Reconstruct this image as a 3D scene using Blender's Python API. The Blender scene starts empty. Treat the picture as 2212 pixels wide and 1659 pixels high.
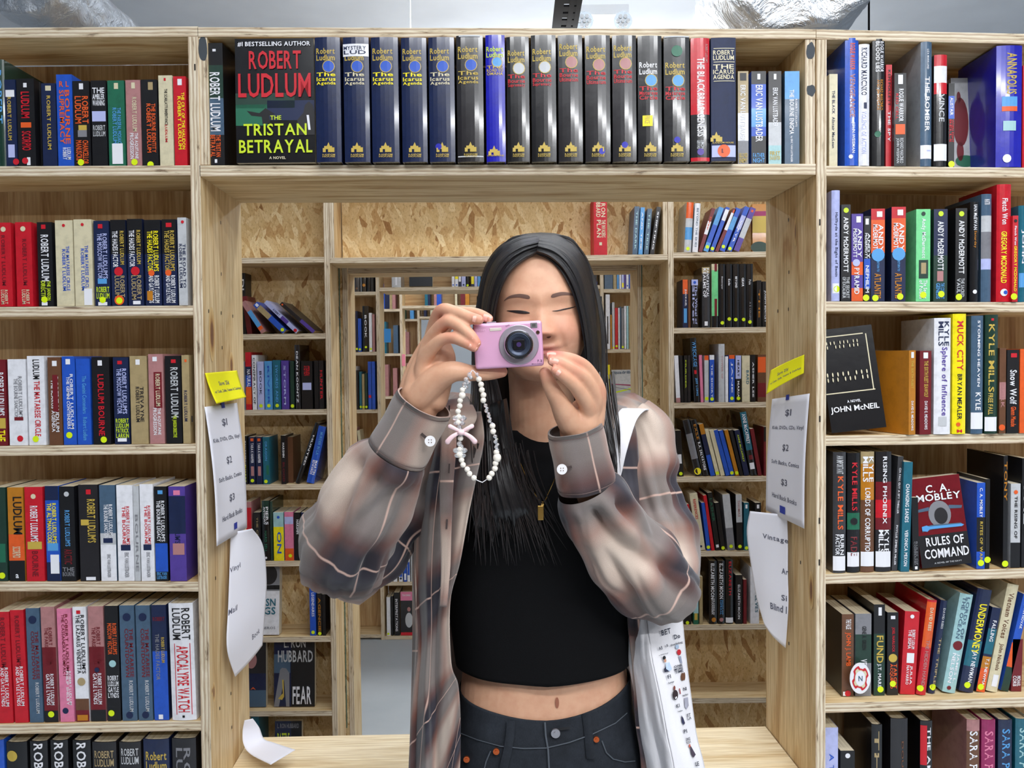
import bpy, math, random
from mathutils import Vector, Matrix, noise
random.seed(7)
S = bpy.context.scene
COL = S.collection
# ---------------- camera ----------------
F, CX, CY = 1789.0, 1106.0, 829.5
YAW, PITCH, ROLL = map(math.radians, (0.3, 1.85, 0.6))
CAM = Vector((0, 0, 1.5))
_f = Vector((-math.sin(YAW)*math.cos(PITCH), math.cos(YAW)*math.cos(PITCH), -math.sin(PITCH)))
_r = Vector((math.cos(YAW), math.sin(YAW), 0)); _u = _r.cross(_f)
RR = _r*math.cos(ROLL) - _u*math.sin(ROLL); UU = _r*math.sin(ROLL) + _u*math.cos(ROLL)
cd = bpy.data.cameras.new('camera'); cam = bpy.data.objects.new('camera', cd); COL.objects.link(cam)
cd.sensor_fit = 'HORIZONTAL'; cd.sensor_width = 36; cd.lens = 36*F/2212; cd.clip_start = 0.05
M = Matrix((( RR.x, UU.x, -_f.x), (RR.y, UU.y, -_f.y), (RR.z, UU.z, -_f.z))).to_4x4()
M.translation = CAM; cam.matrix_world = M; S.camera = cam
def ray(px, py): return _f + RR*((px-CX)/F) - UU*((py-CY)/F)
def at(px, py, Y):
    d = ray(px, py); return CAM + d*(Y/d.y)
def atX(px, py, X):
    d = ray(px, py); return CAM + d*(X/d.x)
# ---------------- world, lamps, exposure ----------------
w = bpy.data.worlds.new('world'); S.world = w; w.use_nodes = True
w.node_tree.nodes['Background'].inputs[0].default_value = (0.86, 0.93, 1.0, 1)
w.node_tree.nodes['Background'].inputs[1].default_value = 0.5
S.view_settings.view_transform = 'Standard'; S.view_settings.look = 'None'
S.view_settings.exposure = 0.14; S.view_settings.gamma = 1.0; S.view_settings.use_curve_mapping = False
LAMPZ = 2.95
def lamp(x, y, lx, ly, watts, z=LAMPZ, up=False):
    ld = bpy.data.lights.new('tube_or_uplight', 'AREA'); ld.shape = 'RECTANGLE'; ld.size = lx; ld.size_y = ly
    ld.energy = watts; ld.color = (0.97, 0.985, 1.0)
    o = bpy.data.objects.new('tube_or_uplight', ld); COL.objects.link(o); o.location = (x, y, z)
    if up: o.rotation_euler = (math.pi, 0, 0)
LAMPS = [(0.3, -0.5, 2.2, 0.16, 42), (1.9, -1.75, 2.6, 0.14, 112), (0.45, 0.75, 1.6, 0.14, 9), (0.6, 2.3, 2.4, 0.14, 11), (0.4, 4.6, 2.4, 0.16, 45), (0.6, 7.3, 2.4, 0.16, 45)]
for l in LAMPS:
    lamp(*l)
    lamp(l[0], l[1], l[2], l[3], (26, 34, 16, 26, 46, 46)[LAMPS.index(l)], LAMPZ+.125, True)  # added uplight above each fitting, only there to brighten the ceiling
# ---------------- palette ----------------
PAL = dict(k=('black',22,22,26), n=('navy',24,36,72), b=('blue',34,84,190), s=('sky blue',84,155,215), t=('teal',28,100,120),
 g=('green',34,104,78), G=('pale green',120,215,145), r=('red',198,26,42), m=('maroon',112,24,34), p=('dusty pink',176,124,124),
 P=('pink',222,125,160), o=('orange',226,92,36), y=('yellow',246,228,30), Y=('gold',196,168,72), c=('cream',214,204,172),
 w=('white',232,232,238), e=('grey',128,128,134), E=('dark grey',58,58,62), u=('purple',84,62,150), v=('lavender',180,186,232),
 B=('brown',104,68,46), l=('light grey',192,194,198), d=('dark green',30,58,48), a=('amber',186,120,30), T=('tan',168,148,108),
 S=('steel blue',72,96,120), L=('lime',200,222,40), R=('deep blue',28,30,170), K=('charcoal',34,32,36), M=('magenta',150,30,90), h=('pale teal',160,200,204))
def lin(c):
    c /= 255.0
    return c/12.92 if c <= .04045 else ((c+.055)/1.055)**2.4
def rgb(k):
    if isinstance(k, str): k = PAL[k][1:]
    return (lin(k[0]), lin(k[1]), lin(k[2]), 1)
# ---------------- materials ----------------
def newmat(name, rough=.5, col=None, spec=.5, metal=0):
    m = bpy.data.materials.new(name); m.use_nodes = True
    b = m.node_tree.nodes['Principled BSDF']
    b.inputs['Roughness'].default_value = rough; b.inputs['Metallic'].default_value = metal
    b.inputs['Specular IOR Level'].default_value = spec
    if col is not None: b.inputs['Base Color'].default_value = rgb(col)
    return m, m.node_tree, b
class N:
    """tiny node helper"""
    def __init__(s, nt): s.nt = nt
    def n(s, t, **kw):
        x = s.nt.nodes.new('ShaderNode'+t)
        for k, v in kw.items(): setattr(x, k, v)
        return x
    def link(s, a, b): s.nt.links.new(a, b)
    def coord(s, kind='UV'): return s.n('TexCoord').outputs[kind]
    def mapping(s, vec, scale=(1,1,1), rot=(0,0,0), loc=(0,0,0)):
        m = s.n('Mapping'); s.link(vec, m.inputs[0]); m.inputs['Scale'].default_value = scale
        m.inputs['Rotation'].default_value = rot; m.inputs['Location'].default_value = loc; return m.outputs[0]
    def noise(s, vec, scale, detail=3, rough=.5, dist=0, out='Fac'):
        x = s.n('TexNoise'); s.link(vec, x.inputs['Vector']); x.inputs['Scale'].default_value = scale
        x.inputs['Detail'].default_value = detail; x.inputs['Roughness'].default_value = rough; x.inputs['Distortion'].default_value = dist
        return x.outputs[out]
    def ramp(s, fac, stops, interp='LINEAR'):
        x = s.n('ValToRGB'); s.link(fac, x.inputs[0]); r = x.color_ramp; r.interpolation = interp
        while len(r.elements) < len(stops): r.elements.new(1.0)
        for e, (p, c) in zip(r.elements, stops): e.position = p; e.color = rgb(c) if not isinstance(c, float) else (c, c, c, 1)
        return x.outputs[0]
    def mix(s, fac, a, b, mode='MIX'):
        x = s.n('Mix', data_type='RGBA', blend_type=mode)
        for sock, v in ((x.inputs[0], fac), (x.inputs[6], a), (x.inputs[7], b)):
            if hasattr(v, 'links'): s.link(v, sock)
            elif isinstance(v, (int, float)): sock.default_value = v if sock == x.inputs[0] else (v, v, v, 1)
            else: sock.default_value = v
        return x.outputs[2]
    def math(s, op, a, b=0.0):
        x = s.n('Math', operation=op)
        for i, v in enumerate((a, b)):
            if hasattr(v, 'links'): s.link(v, x.inputs[i])
            else: x.inputs[i].default_value = v
        return x.outputs[0]
    def bump(s, h, b, strength=.3, dist=.001):
        x = s.n('Bump'); x.inputs['Strength'].default_value = strength; x.inputs['Distance'].default_value = dist
        s.link(h, x.inputs['Height']); s.link(x.outputs[0], b.inputs['Normal'])
def ply_face(name, light, mid, dark):
    m, nt, b = newmat(name, .55, spec=.3); q = N(nt); uv = q.coord()
    base = q.noise(q.mapping(uv, (1.2, 9, 1)), 1.6, 4, .55, 1.6)
    fine = q.noise(q.mapping(uv, (3, 90, 1)), 2.0, 3, .6, .4)
    c1 = q.ramp(base, [(.30, dark), (.44, mid), (.56, light), (.72, mid)])
    c2 = q.ramp(fine, [(.35, (196, 176, 140)), (.6, (255, 255, 255))])
    q.link(q.mix(.55, c1, c2, 'MULTIPLY'), b.inputs['Base Color']); q.bump(fine, b, .12, .0006); return m
PLY = ply_face('plywood_face', (236, 213, 170), (220, 190, 142), (186, 144, 94))
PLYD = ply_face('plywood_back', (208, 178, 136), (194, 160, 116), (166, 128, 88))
def ply_edge():
    m, nt, b = newmat('plywood_edge', .6, spec=.25); q = N(nt); uv = q.coord()
    wob = q.noise(q.mapping(uv, (6, 20, 1)), 2, 3)
    sp = q.n('SeparateXYZ'); q.link(uv, sp.inputs[0])
    v = q.math('ADD', q.math('MULTIPLY', sp.outputs[1], 55.0*2.6), q.math('MULTIPLY', wob, .9))
    f = q.math('FRACT', v)
    c1 = q.ramp(f, [(0, (232, 222, 202)), (.42, (224, 210, 184)), (.5, (164, 140, 120)), (.62, (200, 180, 156)), (.95, (214, 198, 172)), (1, (236, 226, 206))])
    st = q.noise(q.mapping(uv, (7, 60, 1)), 2.2, 4, .6, .6)
    c2 = q.ramp(st, [(.30, (110, 84, 62)), (.40, (232, 226, 214)), (.6, (255, 255, 255))])
    q.link(q.mix(.8, c1, c2, 'MULTIPLY'), b.inputs['Base Color']); q.bump(f, b, .15, .0005); return m
EDGE = ply_edge()
PLYL = ply_face('pale_plywood', (246, 230, 198), (238, 218, 180), (216, 186, 140))
def osb():
    m, nt, b = newmat('osb_panel', .6, spec=.25); q = N(nt); uv = q.coord(); cols = []
    warp = q.n('MixRGB'); warp.inputs[0].default_value = .018
    q.link(uv, warp.inputs[1]); q.link(q.noise(uv, 14, 2, out='Color'), warp.inputs[2])
    vec = warp.outputs[0]
    for i, (ang, sc, off) in enumerate(((.06, 1.15, 0), (-.42, 1.5, 3.1), (.50, 1.3, 7.7))):
        vo = q.n('TexVoronoi'); vo.voronoi_dimensions = '2D'
        q.link(q.mapping(vec, (15*sc, 52*sc, 1), (0, 0, ang), (off, off, 0)) if False else q.mapping(q.mapping(vec, (1, 1, 1), (0, 0, ang), (off, off, 0)), (14*sc, 55*sc, 1)), vo.inputs['Vector'])
        vo.inputs['Scale'].default_value = 1.0
        sp = q.n('SeparateColor'); q.link(vo.outputs['Color'], sp.inputs[0]); cols.append((sp, vo))
    r = [q.ramp(c[0].outputs[0], [(0, (158, 116, 70)), (.07, (198, 160, 108)), (.3, (216, 186, 134)), (.8, (226, 200, 152)), (1, (238, 218, 174))]) for c in cols]
    m1 = q.math('GREATER_THAN', cols[1][0].outputs[1], .55); m2 = q.math('GREATER_THAN', cols[2][0].outputs[1], .62)
    c = q.mix(m2, q.mix(m1, r[0], r[1]), r[2])
    g = q.ramp(q.noise(q.mapping(uv, (30, 60, 1), (0, 0, 1.2)), 3, 3, .7), [(.3, (140, 108, 78)), (.42, (240, 232, 220)), (.6, (255, 255, 255))])
    q.link(q.mix(.7, c, g, 'MULTIPLY'), b.inputs['Base Color']); q.bump(cols[0][1].outputs['Distance'], b, .3, .001); return m
OSB = osb()
def attr_mat(name, rough, bump=0.0, coat=0.0, spec=.5):
    m, nt, b = newmat(name, rough, spec=spec); q = N(nt)
    a = q.n('VertexColor', layer_name='Col'); ob = q.coord('Object')
    mot = q.ramp(q.noise(ob, 60, 4, .65), [(.32, (214, 214, 214)), (.55, (255, 255, 255))])
    q.link(q.mix(.5, a.outputs[0], mot, 'MULTIPLY'), b.inputs['Base Color'])
    if bump: q.bump(q.noise(ob, 22, 4, .6), b, bump, .004)
    b.inputs['Coat Weight'].default_value = coat; b.inputs['Coat Roughness'].default_value = .08; return m
GLOSS = attr_mat('jacket_gloss', .24, .10, .5, .4); SATIN = attr_mat('paperback_satin', .36, .07, .08); MATTE = attr_mat('cover_matte', .6, .05)
def pages():
    m, nt, b = newmat('book_pages', .8, spec=.1); q = N(nt)
    w_ = q.noise(q.mapping(q.coord('Object'), (900, 6, 6)), 1, 2)
    q.link(q.ramp(w_, [(.3, (176, 160, 128)), (.6, (226, 214, 188))]), b.inputs['Base Color']); return m
PAGES = pages()
_ink = {}
def ink(k):
    if k not in _ink: _ink[k] = newmat('ink_'+(PAL[k][0] if isinstance(k, str) else '%d_%d_%d' % k).replace(' ', '_'), .4, k)[0]
    return _ink[k]
# ---------------- mesh helpers ----------------
def mesh(name, vs, fs, mats, mi=None, parent=None, uv=None, smooth=False, cols=None):
    me = bpy.data.meshes.new(name); me.from_pydata([tuple(v) for v in vs], [], fs)
    for m in (mats if isinstance(mats, (list, tuple)) else [mats]): me.materials.append(m)
    if mi: me.polygons.foreach_set('material_index', mi)
    if smooth: me.polygons.foreach_set('use_smooth', [True]*len(fs))
    if uv:
        l = me.uv_layers.new(name='UVMap'); flat = [c for f in uv for p in f for c in p]; l.data.foreach_set('uv', flat)
    if cols:
        a = me.color_attributes.new('Col', 'FLOAT_COLOR', 'CORNER'); flat = []
        for f, c in zip(fs, cols): flat += list(c)*len(f)
        a.data.foreach_set('color', flat)
    me.update(); o = bpy.data.objects.new(name, me); COL.objects.link(o)
    if parent: o.parent = parent
    return o
def tag(o, label=None, cat=None, group=None, kind=None):
    if label: o['label'] = label
    if cat: o['category'] = cat
    if group: o['group'] = group
    if kind: o['kind'] = kind
    return o
def empty(name, loc=(0, 0, 0)):
    o = bpy.data.objects.new(name, None); COL.objects.link(o); o.location = loc; o.empty_display_size = .02; return o
BOXF = [(0,1,2,3), (7,6,5,4), (0,4,5,1), (3,2,6,7), (1,5,6,2), (0,3,7,4)]  # front, back, bottom, top, right, left
def hexa(name, q, mats, parent, grain='h', skin=0):
    """q = 8 corners: front bl, br, tr, tl then back; wood board with uv in metres. grain h or v"""
    off = random.random()*7; uvs = []
    for fi, f in enumerate(BOXF):
        P = [q[i] for i in f]; a = (P[1]-P[0]); bvec = (P[3]-P[0]); la, lb = a.length, bvec.length
        swap = False
        long_is_u = la >= lb if fi < 2 else None
        if fi < 2: swap = not long_is_u            # edge strip: length along u
        elif fi in (2, 3): swap = la < 1e-9 or (abs(a.x) < abs(a.y))
        else: swap = not (abs(a.z) > abs(a.y))
        pts = [(0, 0), (la, 0), (la, lb), (0, lb)]
        if fi < 2 and skin:      # big front face (panel)
            swap = (grain == 'v')
        if swap: pts = [(y, x) for x, y in pts]
        uvs.append([(x+off, y+(0 if fi < 2 and not skin else off*.37)) for x, y in pts])
    mi = [1, 1, 0, 0, 0, 0] if not skin else [0]*6
    return mesh(name, q, BOXF, mats, mi, parent, uvs)
def board_h(name, parent, x0, x1, zl, zr, th, y0, y1, sh=0, mats=None):
    """horizontal board: top surface height zl at x0 to zr at x1"""
    d = Vector((sh*(y1-y0), 0, 0))
    f = [Vector((x0, y0, zl-th)), Vector((x1, y0, zr-th)), Vector((x1, y0, zr)), Vector((x0, y0, zl))]
    b = [p+Vector((d.x, y1-y0, 0)) for p in f]
    return hexa(name, f+b, mats or [PLY, EDGE], parent)
def board_v(name, parent, xb, xt, th, z0, z1, y0, y1, sh=0, mats=None):
    """upright: left face x at bottom / top"""
    f = [Vector((xb, y0, z0)), Vector((xb+th, y0, z0)), Vector((xt+th, y0, z1)), Vector((xt, y0, z1))]
    b = [p+Vector((sh*(y1-y0), y1-y0, 0)) for p in f]
    return hexa(name, f+b, mats or [PLY, EDGE], parent)
def panel(name, parent, x0, x1, z0, z1, y, th, mat, grain='v'):
    f = [Vector((x0, y, z0)), Vector((x1, y, z0)), Vector((x1, y, z1)), Vector((x0, y, z1))]
    b = [p+Vector((0, th, 0)) for p in f]
    return hexa(name, f+b, [mat], parent, grain, 1)
def boxmesh(name, lo, hi, mat, parent=None, bev=0):
    x0, y0, z0 = lo; x1, y1, z1 = hi
    q = [(x0,y0,z0),(x1,y0,z0),(x1,y0,z1),(x0,y0,z1),(x0,y1,z0),(x1,y1,z0),(x1,y1,z1),(x0,y1,z1)]
    o = mesh(name, q, BOXF, mat, parent=parent)
    if bev:
        b = o.modifiers.new('bevel', 'BEVEL'); b.width = bev; b.segments = 3
    return o
# ---------------- lettering ----------------
_gl = {}
def glyph(ch):
    if ch not in _gl:
        cu = bpy.data.curves.new('g', 'FONT'); cu.body = ch; cu.size = 1; cu.resolution_u = 2; cu.offset = .018; cu.fill_mode = 'FRONT'
        o = bpy.data.objects.new('g', cu); COL.objects.link(o)
        dg = bpy.context.evaluated_depsgraph_get(); me = bpy.data.meshes.new_from_object(o.evaluated_get(dg))
        vs = [(v.co.x, v.co.y) for v in me.vertices]; fs = [tuple(p.vertices) for p in me.polygons]
        bpy.data.objects.remove(o); bpy.data.curves.remove(cu); bpy.data.meshes.remove(me)
        if vs:
            x0 = min(v[0] for v in vs); vs = [(x-x0, y) for x, y in vs]; wd = max(v[0] for v in vs)
        else: wd = .22
        _gl[ch] = (vs, fs, wd)
    return _gl[ch]
def text2d(lines):
    """lines stacked; returns verts in 0..1 x 0..1 and faces"""
    if isinstance(lines, str): lines = lines.split('|')
    V, Fc = [], []; n = len(lines); H = 0
    for i, ln in enumerate(lines):
        vs, fs, x = [], [], 0
        for ch in ln:
            g, gf, wd = glyph(ch); k = len(vs)
            vs += [(a+x, b_) for a, b_ in g]; fs += [tuple(j+k for j in f) for f in gf]; x += wd+.09
        if not vs: continue
        x -= .09; ys = [v[1] for v in vs]; y0 = min(0, min(ys)); y1 = max(ys); k = len(V)
        V += [(a/x, (n-1-i + .06 + .88*(b_-y0)/(y1-y0))/n) for a, b_ in vs]; Fc += [tuple(j+k for j in f) for f in fs]
    return V, Fc
def text_on(parent, s, O, R_, U_, wd, ht, mat, name='lettering', fn=None):
    """lettering whose lower-left corner is O, running along R_ (unit), up U_"""
    V, Fc = text2d(s)
    if not V: return
    P = [fn(a, b_) for a, b_ in V] if fn else [O + R_*(a*wd) + U_*(b_*ht) for a, b_ in V]
    return mesh(name, P, Fc, mat, parent=parent)
def disc(parent, name, c, R_, U_, rx, ry, mat, n=16):
    return mesh(name, [c+R_*(rx*math.cos(2*math.pi*i/n))+U_*(ry*math.sin(2*math.pi*i/n)) for i in range(n)], [tuple(range(n))], mat, parent=parent)
def quad(parent, name, c, R_, U_, hx, hy, mat):
    return mesh(name, [c-R_*hx-U_*hy, c+R_*hx-U_*hy, c+R_*hx+U_*hy, c-R_*hx+U_*hy], [(0,1,2,3)], mat, parent=parent)
# ================= the room =================
def floor_mat():
    m, nt, b = newmat('sealed_concrete', .42, spec=.4); q = N(nt); ob = q.coord('Object')
    n1 = q.noise(ob, 1.3, 5, .6); q.link(q.ramp(n1, [(.3, (158, 165, 170)), (.7, (178, 184, 188))]), b.inputs['Base Color']); return m
def paint(name, c, r=.7):
    m, nt, b = newmat(name, r, spec=.2); q = N(nt); ob = q.coord('Object')
    n1 = q.noise(ob, 2.0, 3); c2 = tuple(int(v*.96) for v in c)
    q.link(q.ramp(n1, [(.3, c2), (.7, c)]), b.inputs['Base Color']); return m
CEILP = paint('ceiling_paint', (232, 238, 246), .95); WALLP = paint('wall_paint', (224, 230, 236))
tag(boxmesh('floor', (-5, -5, -.1), (6, 11, 0), floor_mat()), kind='structure')
tag(boxmesh('ceiling', (-5, -5, 4.0), (6, 11, 4.1), CEILP), kind='structure')
tag(boxmesh('wall_far', (-5, 10.9, 0), (6, 11, 4.0), WALLP), kind='structure')
tag(boxmesh('wall_left', (-5.1, -5, 0), (-5, 11, 4.0), WALLP), kind='structure')
tag(boxmesh('wall_right', (6, -5, 0), (6.1, 11, 4.0), WALLP), kind='structure')
tag(boxmesh('wall_near', (-5, -5.1, 0), (6, -5, 4.0), paint('shelved_wall_paint', (120, 104, 84))), kind='structure')
# ================= bookcases =================
def zf(a, b, Y):
    """height as a function of x from two pixels on the same edge"""
    A, B = at(a[0], a[1], Y), at(b[0], b[1], Y)
    k = (B.z-A.z)/(B.x-A.x)
    return lambda x: A.z + k*(x-A.x)
Y0, DP, SH = 1.6, .15, -.05
TH = .019
SHELF = {}     # name -> (z function, front Y)
def xof(px, py, Y): return at(px, py, Y).x
# ---- near left bookcase
NL = empty('bookcase', (-1.0, Y0, 0)); tag(NL, 'plywood bookcase at the left edge, filled with paperbacks on every shelf', 'bookcase', )
def par(o, e):
    o.parent = e; o.matrix_parent_inverse = Matrix.Translation(-Vector(e.location)); return o
XL, XLI = -1.41, -1.40
lt, lb_ = xof(406, 90, Y0), xof(436, 1659, Y0)
slope = (lt-lb_)/(at(406, 90, Y0).z-at(436, 1659, Y0).z)
def lx(z): return lb_ + slope*(z-at(436, 1659, Y0).z)
rows = [('T', (0, 60), (420, 57)), ('1', (0, 359), (405, 357)), ('2', (0, 663), (405, 660)), ('3', (0, 964), (410, 959)), ('4', (0, 1257), (430, 1257)), ('5', (0, 1566), (430, 1558))]
for k, a, b in rows:
    z = zf(a, b, Y0); SHELF['NL'+k] = (z, Y0)
    xr = lx(z(-.6)) + (TH+.0005 if k == 'T' else .001)
    par(board_h('top_board' if k == 'T' else 'shelf', None, XL, xr, z(XL), z(xr), TH, Y0+(.0 if k == 'T' else .001), Y0+DP, SH), NL)
z5 = SHELF['NL5'][0](-.7)
for i, k in enumerate('678'[:2]):
    zz = z5-.272*(i+1); SHELF['NL'+k] = ((lambda zz: (lambda x: zz))(zz), Y0)
    par(board_h('shelf', None, XL, lx(zz), zz, zz, TH, Y0, Y0+DP, SH), NL)
topz = SHELF['NLT'][0](-.62)-TH-.0005
par(board_v('upright', None, lx(0), lx(topz), TH, 0, topz, Y0, Y0+.275, SH), NL)
par(board_v('upright', None, XL-.019, XL-.019, TH, 0, SHELF['NLT'][0](XL), Y0, Y0+DP, SH), NL)
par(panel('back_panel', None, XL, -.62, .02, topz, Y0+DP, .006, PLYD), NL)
# ---- near right bookcase
NR = empty('bookcase', (1.0, Y0, 0)); tag(NR, 'plywood bookcase at the right edge, holding hardcovers and leaning books', 'bookcase')
XR = 1.40
rx_ = xof(1764, 120, Y0)
rows = [('T', (1762, 63), (2212, 73)), ('1', (1775, 358), (2212, 362)), ('2', (1775, 651), (2212, 653)), ('3', (1775, 942), (2212, 936)), ('4', (1780, 1241), (2212, 1228)), ('5', (1775, 1520), (2212, 1507))]
for k, a, b in rows:
    z = zf(a, b, Y0); SHELF['NR'+k] = (z, Y0)
    xl = rx_ + (-.0005 if k == 'T' else TH-.004)
    par(board_h('top_board' if k == 'T' else 'shelf', None, xl, XR, z(xl), z(XR), TH, Y0+(.0 if k == 'T' else .001), Y0+.178, SH), NR)
z5 = SHELF['NR5'][0](.8)
for i, k in enumerate('67'):
    zz = z5-.272*(i+1); SHELF['NR'+k] = ((lambda zz: (lambda x: zz))(zz), Y0)
    par(board_h('shelf', None, rx_+TH, XR, zz, zz, TH, Y0, Y0+.178, SH), NR)
topz = SHELF['NRT'][0](rx_)-TH-.001
par(board_v('upright', None, rx_, rx_, TH, 0, topz, Y0, Y0+.275, SH), NR)
par(board_v('upright', None, XR, XR, TH, 0, SHELF['NRT'][0](XR), Y0, Y0+.178, SH), NR)
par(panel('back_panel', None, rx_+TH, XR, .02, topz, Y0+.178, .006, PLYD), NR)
# ---- near bridge box over the opening
NC = empty('bridge_shelf', (0, Y0, 1.85)); tag(NC, 'plywood box shelf spanning the top of the front opening', 'shelf')
bl, br = xof(427, 75, Y0), rx_-.0015
z = zf((560, 59), (1640, 62.6), Y0); SHELF['NCT'] = (z, Y0)
par(board_h('top_board', None, bl, br, z(bl), z(br), .018, Y0, Y0+.275, SH), NC)
z = zf((560, 356), (1640, 354), Y0); SHELF['NC1'] = (z, Y0)
par(board_h('shelf', None, xof(427, 375, Y0)+.004, br, z(bl)-.001, z(br), .0205, Y0, Y0+.275, SH), NC)
zt, zb_ = SHELF['NCT'][0], SHELF['NC1'][0]
xa = xof(428, 200, Y0)
par(board_v('upright', None, xa, xa, .0185, zb_(bl)+.0005, zt(bl)-.0185, Y0+.002, Y0+.27, SH), NC)
xa = xof(1740, 200, Y0)
par(board_v('upright', None, xa, xa, .0185, zb_(br)+.0005, zt(br)-.0185, Y0+.002, Y0+.27, SH), NC)
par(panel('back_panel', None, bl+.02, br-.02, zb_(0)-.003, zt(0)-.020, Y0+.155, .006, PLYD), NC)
# black smudges on the bridge uprights
SM = newmat('black_smudge', .7, (62, 68, 74))[0]
def smudge(px, py, w_, h_, Y, parent):
    c = at(px, py, Y); pts = []
    for i in range(18):
        a = 2*math.pi*i/18; r = 1+.25*noise.noise(Vector((px+math.cos(a)*2, py*.1+math.sin(a)*2, 3)))
        pts.append(c+Vector((w_*r*math.cos(a), 0, h_*r*math.sin(a))))
    par(mesh('stain', pts, [tuple(range(18))], SM), parent)
smudge(438, 105, .0085, .024, Y0+.0015, NC); smudge(1751, 110, .0082, .016, Y0+.0015, NC); smudge(1752, 195, .0082, .011, Y0+.0015, NC)
# ---- sill shelf across the opening
NS = empty('sill_shelf', (0, Y0, .64)); tag(NS, 'pale plywood sill board across the bottom of the front opening', 'shelf')
sl, sr = lx(.64)+TH+.001, rx_-.002
par(board_h('sill_board', None, sl, sr, .632, .648, .02, Y0, Y0+.275, SH, [PLYL, EDGE]), NS)
par(board_h('shelf', None, sl, sr, .34, .34, TH, Y0, Y0+.15, SH), NS)
par(board_h('shelf', None, sl, sr, .05, .05, TH, Y0, Y0+.15, SH), NS)
par(panel('back_panel', None, sl, sr-.012, .03, .61, Y0+.15, .006, PLYD), NS)
# knots, staples on the opening's side walls
KN = []
def knot_mat():
    m, nt, b = newmat('wood_knot', .6, spec=.2); q = N(nt); u_ = q.coord()
    sp = q.n('VectorMath', operation='LENGTH'); q.link(u_, sp.inputs[0])
    rr = q.math('ADD', sp.outputs['Value'], q.math('MULTIPLY', q.noise(u_, 4, 3), .2))
    q.link(q.ramp(rr, [(.0, (126, 88, 66)), (.5, (140, 102, 76)), (.62, (178, 136, 88)), (.8, (206, 168, 112)), (1, (222, 190, 136))]), b.inputs['Base Color']); return m
KNOT = knot_mat()
def knot(parent, c, R_, U_, rx, ry):
    n = 20; vs = [c]+[c+R_*rx*math.cos(2*math.pi*i/n)+U_*ry*math.sin(2*math.pi*i/n) for i in range(n)]
    fs = [(0, 1+i, 1+(i+1) % n) for i in range(n)]; uvc = [(0, 0)]+[(math.cos(2*math.pi*i/n), math.sin(2*math.pi*i/n)) for i in range(n)]
    par(mesh('knot', vs, fs, KNOT, uv=[[uvc[i] for i in f] for f in fs]), parent)
def wallpt(px, py, side):
    if side == 'L':
        X = lx(1.3)+TH
        for _ in range(4):
            p = atX(px, py, X); X = lx(p.z)+TH + SH*(p.y-Y0)
        return atX(px, py, X+.0006)
    X = rx_
    for _ in range(4):
        p = atX(px, py, X); X = rx_ + SH*(p.y-Y0)
    return atX(px, py, X-.0006)
Yv, Zv = Vector((SH, 1, 0)).normalized(), Vector((0, 0, 1))
knot(NL, wallpt(458, 722, 'L'), Yv, Zv, .020, .055); knot(NL, wallpt(500, 790, 'L'), Yv, Zv, .016, .03)
knot(NL, wallpt(462, 1495, 'L'), Yv, Zv, .008, .02); knot(NL, wallpt(459, 1492, 'L'), Yv, Zv, .004, .008)
knot(NR, wallpt(1752, 1275, 'R'), Yv, Zv, .012, .038); knot(NR, wallpt(1718, 500, 'R'), Yv, Zv, .006, .03)
DARK = newmat('dark_metal', .5, (52, 46, 40), metal=.4)[0]
for sd, e, pts in (('L', NL, [(477, 481), (478, 592), (478, 676), (503, 683), (480, 751), (451, 672), (466, 1249), (499, 1498), (475, 1530), (501, 1571)]),
                   ('R', NR, [(1703, 475), (1704, 588), (1680, 672), (1703, 668), (1704, 1390), (1729, 1215), (1701, 1237)])):
    for p in pts:
        c = wallpt(p[0], p[1], sd); par(quad(None, 'staple', c, Yv, Zv, .0022, .0035, DARK), e)
for Yb, pts, e in ((Y0, [(421, 145), (415, 905), (1771, 480), (1771, 905), (1770, 1125), (1770, 1215)], NR),):
    for i, p in enumerate(pts):
        c = at(p[0], p[1], Yb-.0006); par(quad(None, 'staple', c, Vector((1, 0, 0)), Zv, .0015, .006, DARK), NL if i < 2 else NR)
# ---- second rack (facing us through the opening)
Y1 = 2.85; S2 = -.03
FL = empty('bookcase', (-1.0, Y1, 0)); tag(FL, 'chipboard-backed bookcase seen through the opening, left bay', 'bookcase')
FR = empty('bookcase', (1.0, Y1, 0)); tag(FR, 'chipboard-backed bookcase seen through the opening, right bay', 'bookcase')
FC = empty('bridge_shelf', (0, Y1, 1.83)); tag(FC, 'chipboard-backed box shelf over the second doorway, nearly empty', 'shelf')
fx = xof(700, 560, Y1); gx = xof(1443, 560, Y1)
def zpx(py, px=620, Y=Y1): return at(px, py, Y).z
FLZ = [zpx(v, 620) for v in (556, 721, 885, 1046.5, 1212, 1376, 1536)]
FRZ = [zpx(v, 1550) for v in (544.5, 707.5, 869.5, 1029.5, 1190.5, 1349.5, 1508)]
DF = .15
def simple_case(e, x0, x1, zs, Y, sh, backmat, topz, up=TH, names='FL', wall=.15):
    for i, z in enumerate(zs):
        SHELF[names+str(i+1)] = ((lambda z: (lambda x: z))(z), Y)
        par(board_h('shelf', None, x0+up, x1-.0, z, z, TH, Y+.001, Y+DF, sh), e)
    par(board_h('top_board', None, x0, x1+up, topz, topz, TH, Y, Y+DF, sh), e)
    par(board_v('upright', None, x0, x0, up, 0, topz-TH, Y, Y+DF, sh), e)
    par(board_v('upright', None, x1, x1, up, 0, topz-TH, Y, Y+DF, sh), e)
    par(panel('back_panel', None, x0+up, x1, .02, topz-TH, Y+DF-.008, .012, backmat), e)
simple_case(FL, -1.42, fx, FLZ+[FLZ[-1]-.27, .05], Y1, S2, OSB, 2.16, names='FL')
simple_case(FR, gx, 1.42, FRZ+[FRZ[-1]-.27, .05], Y1, S2, OSB, 2.16, names='FR')
a, b = fx+TH+.001, gx-.001
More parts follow.
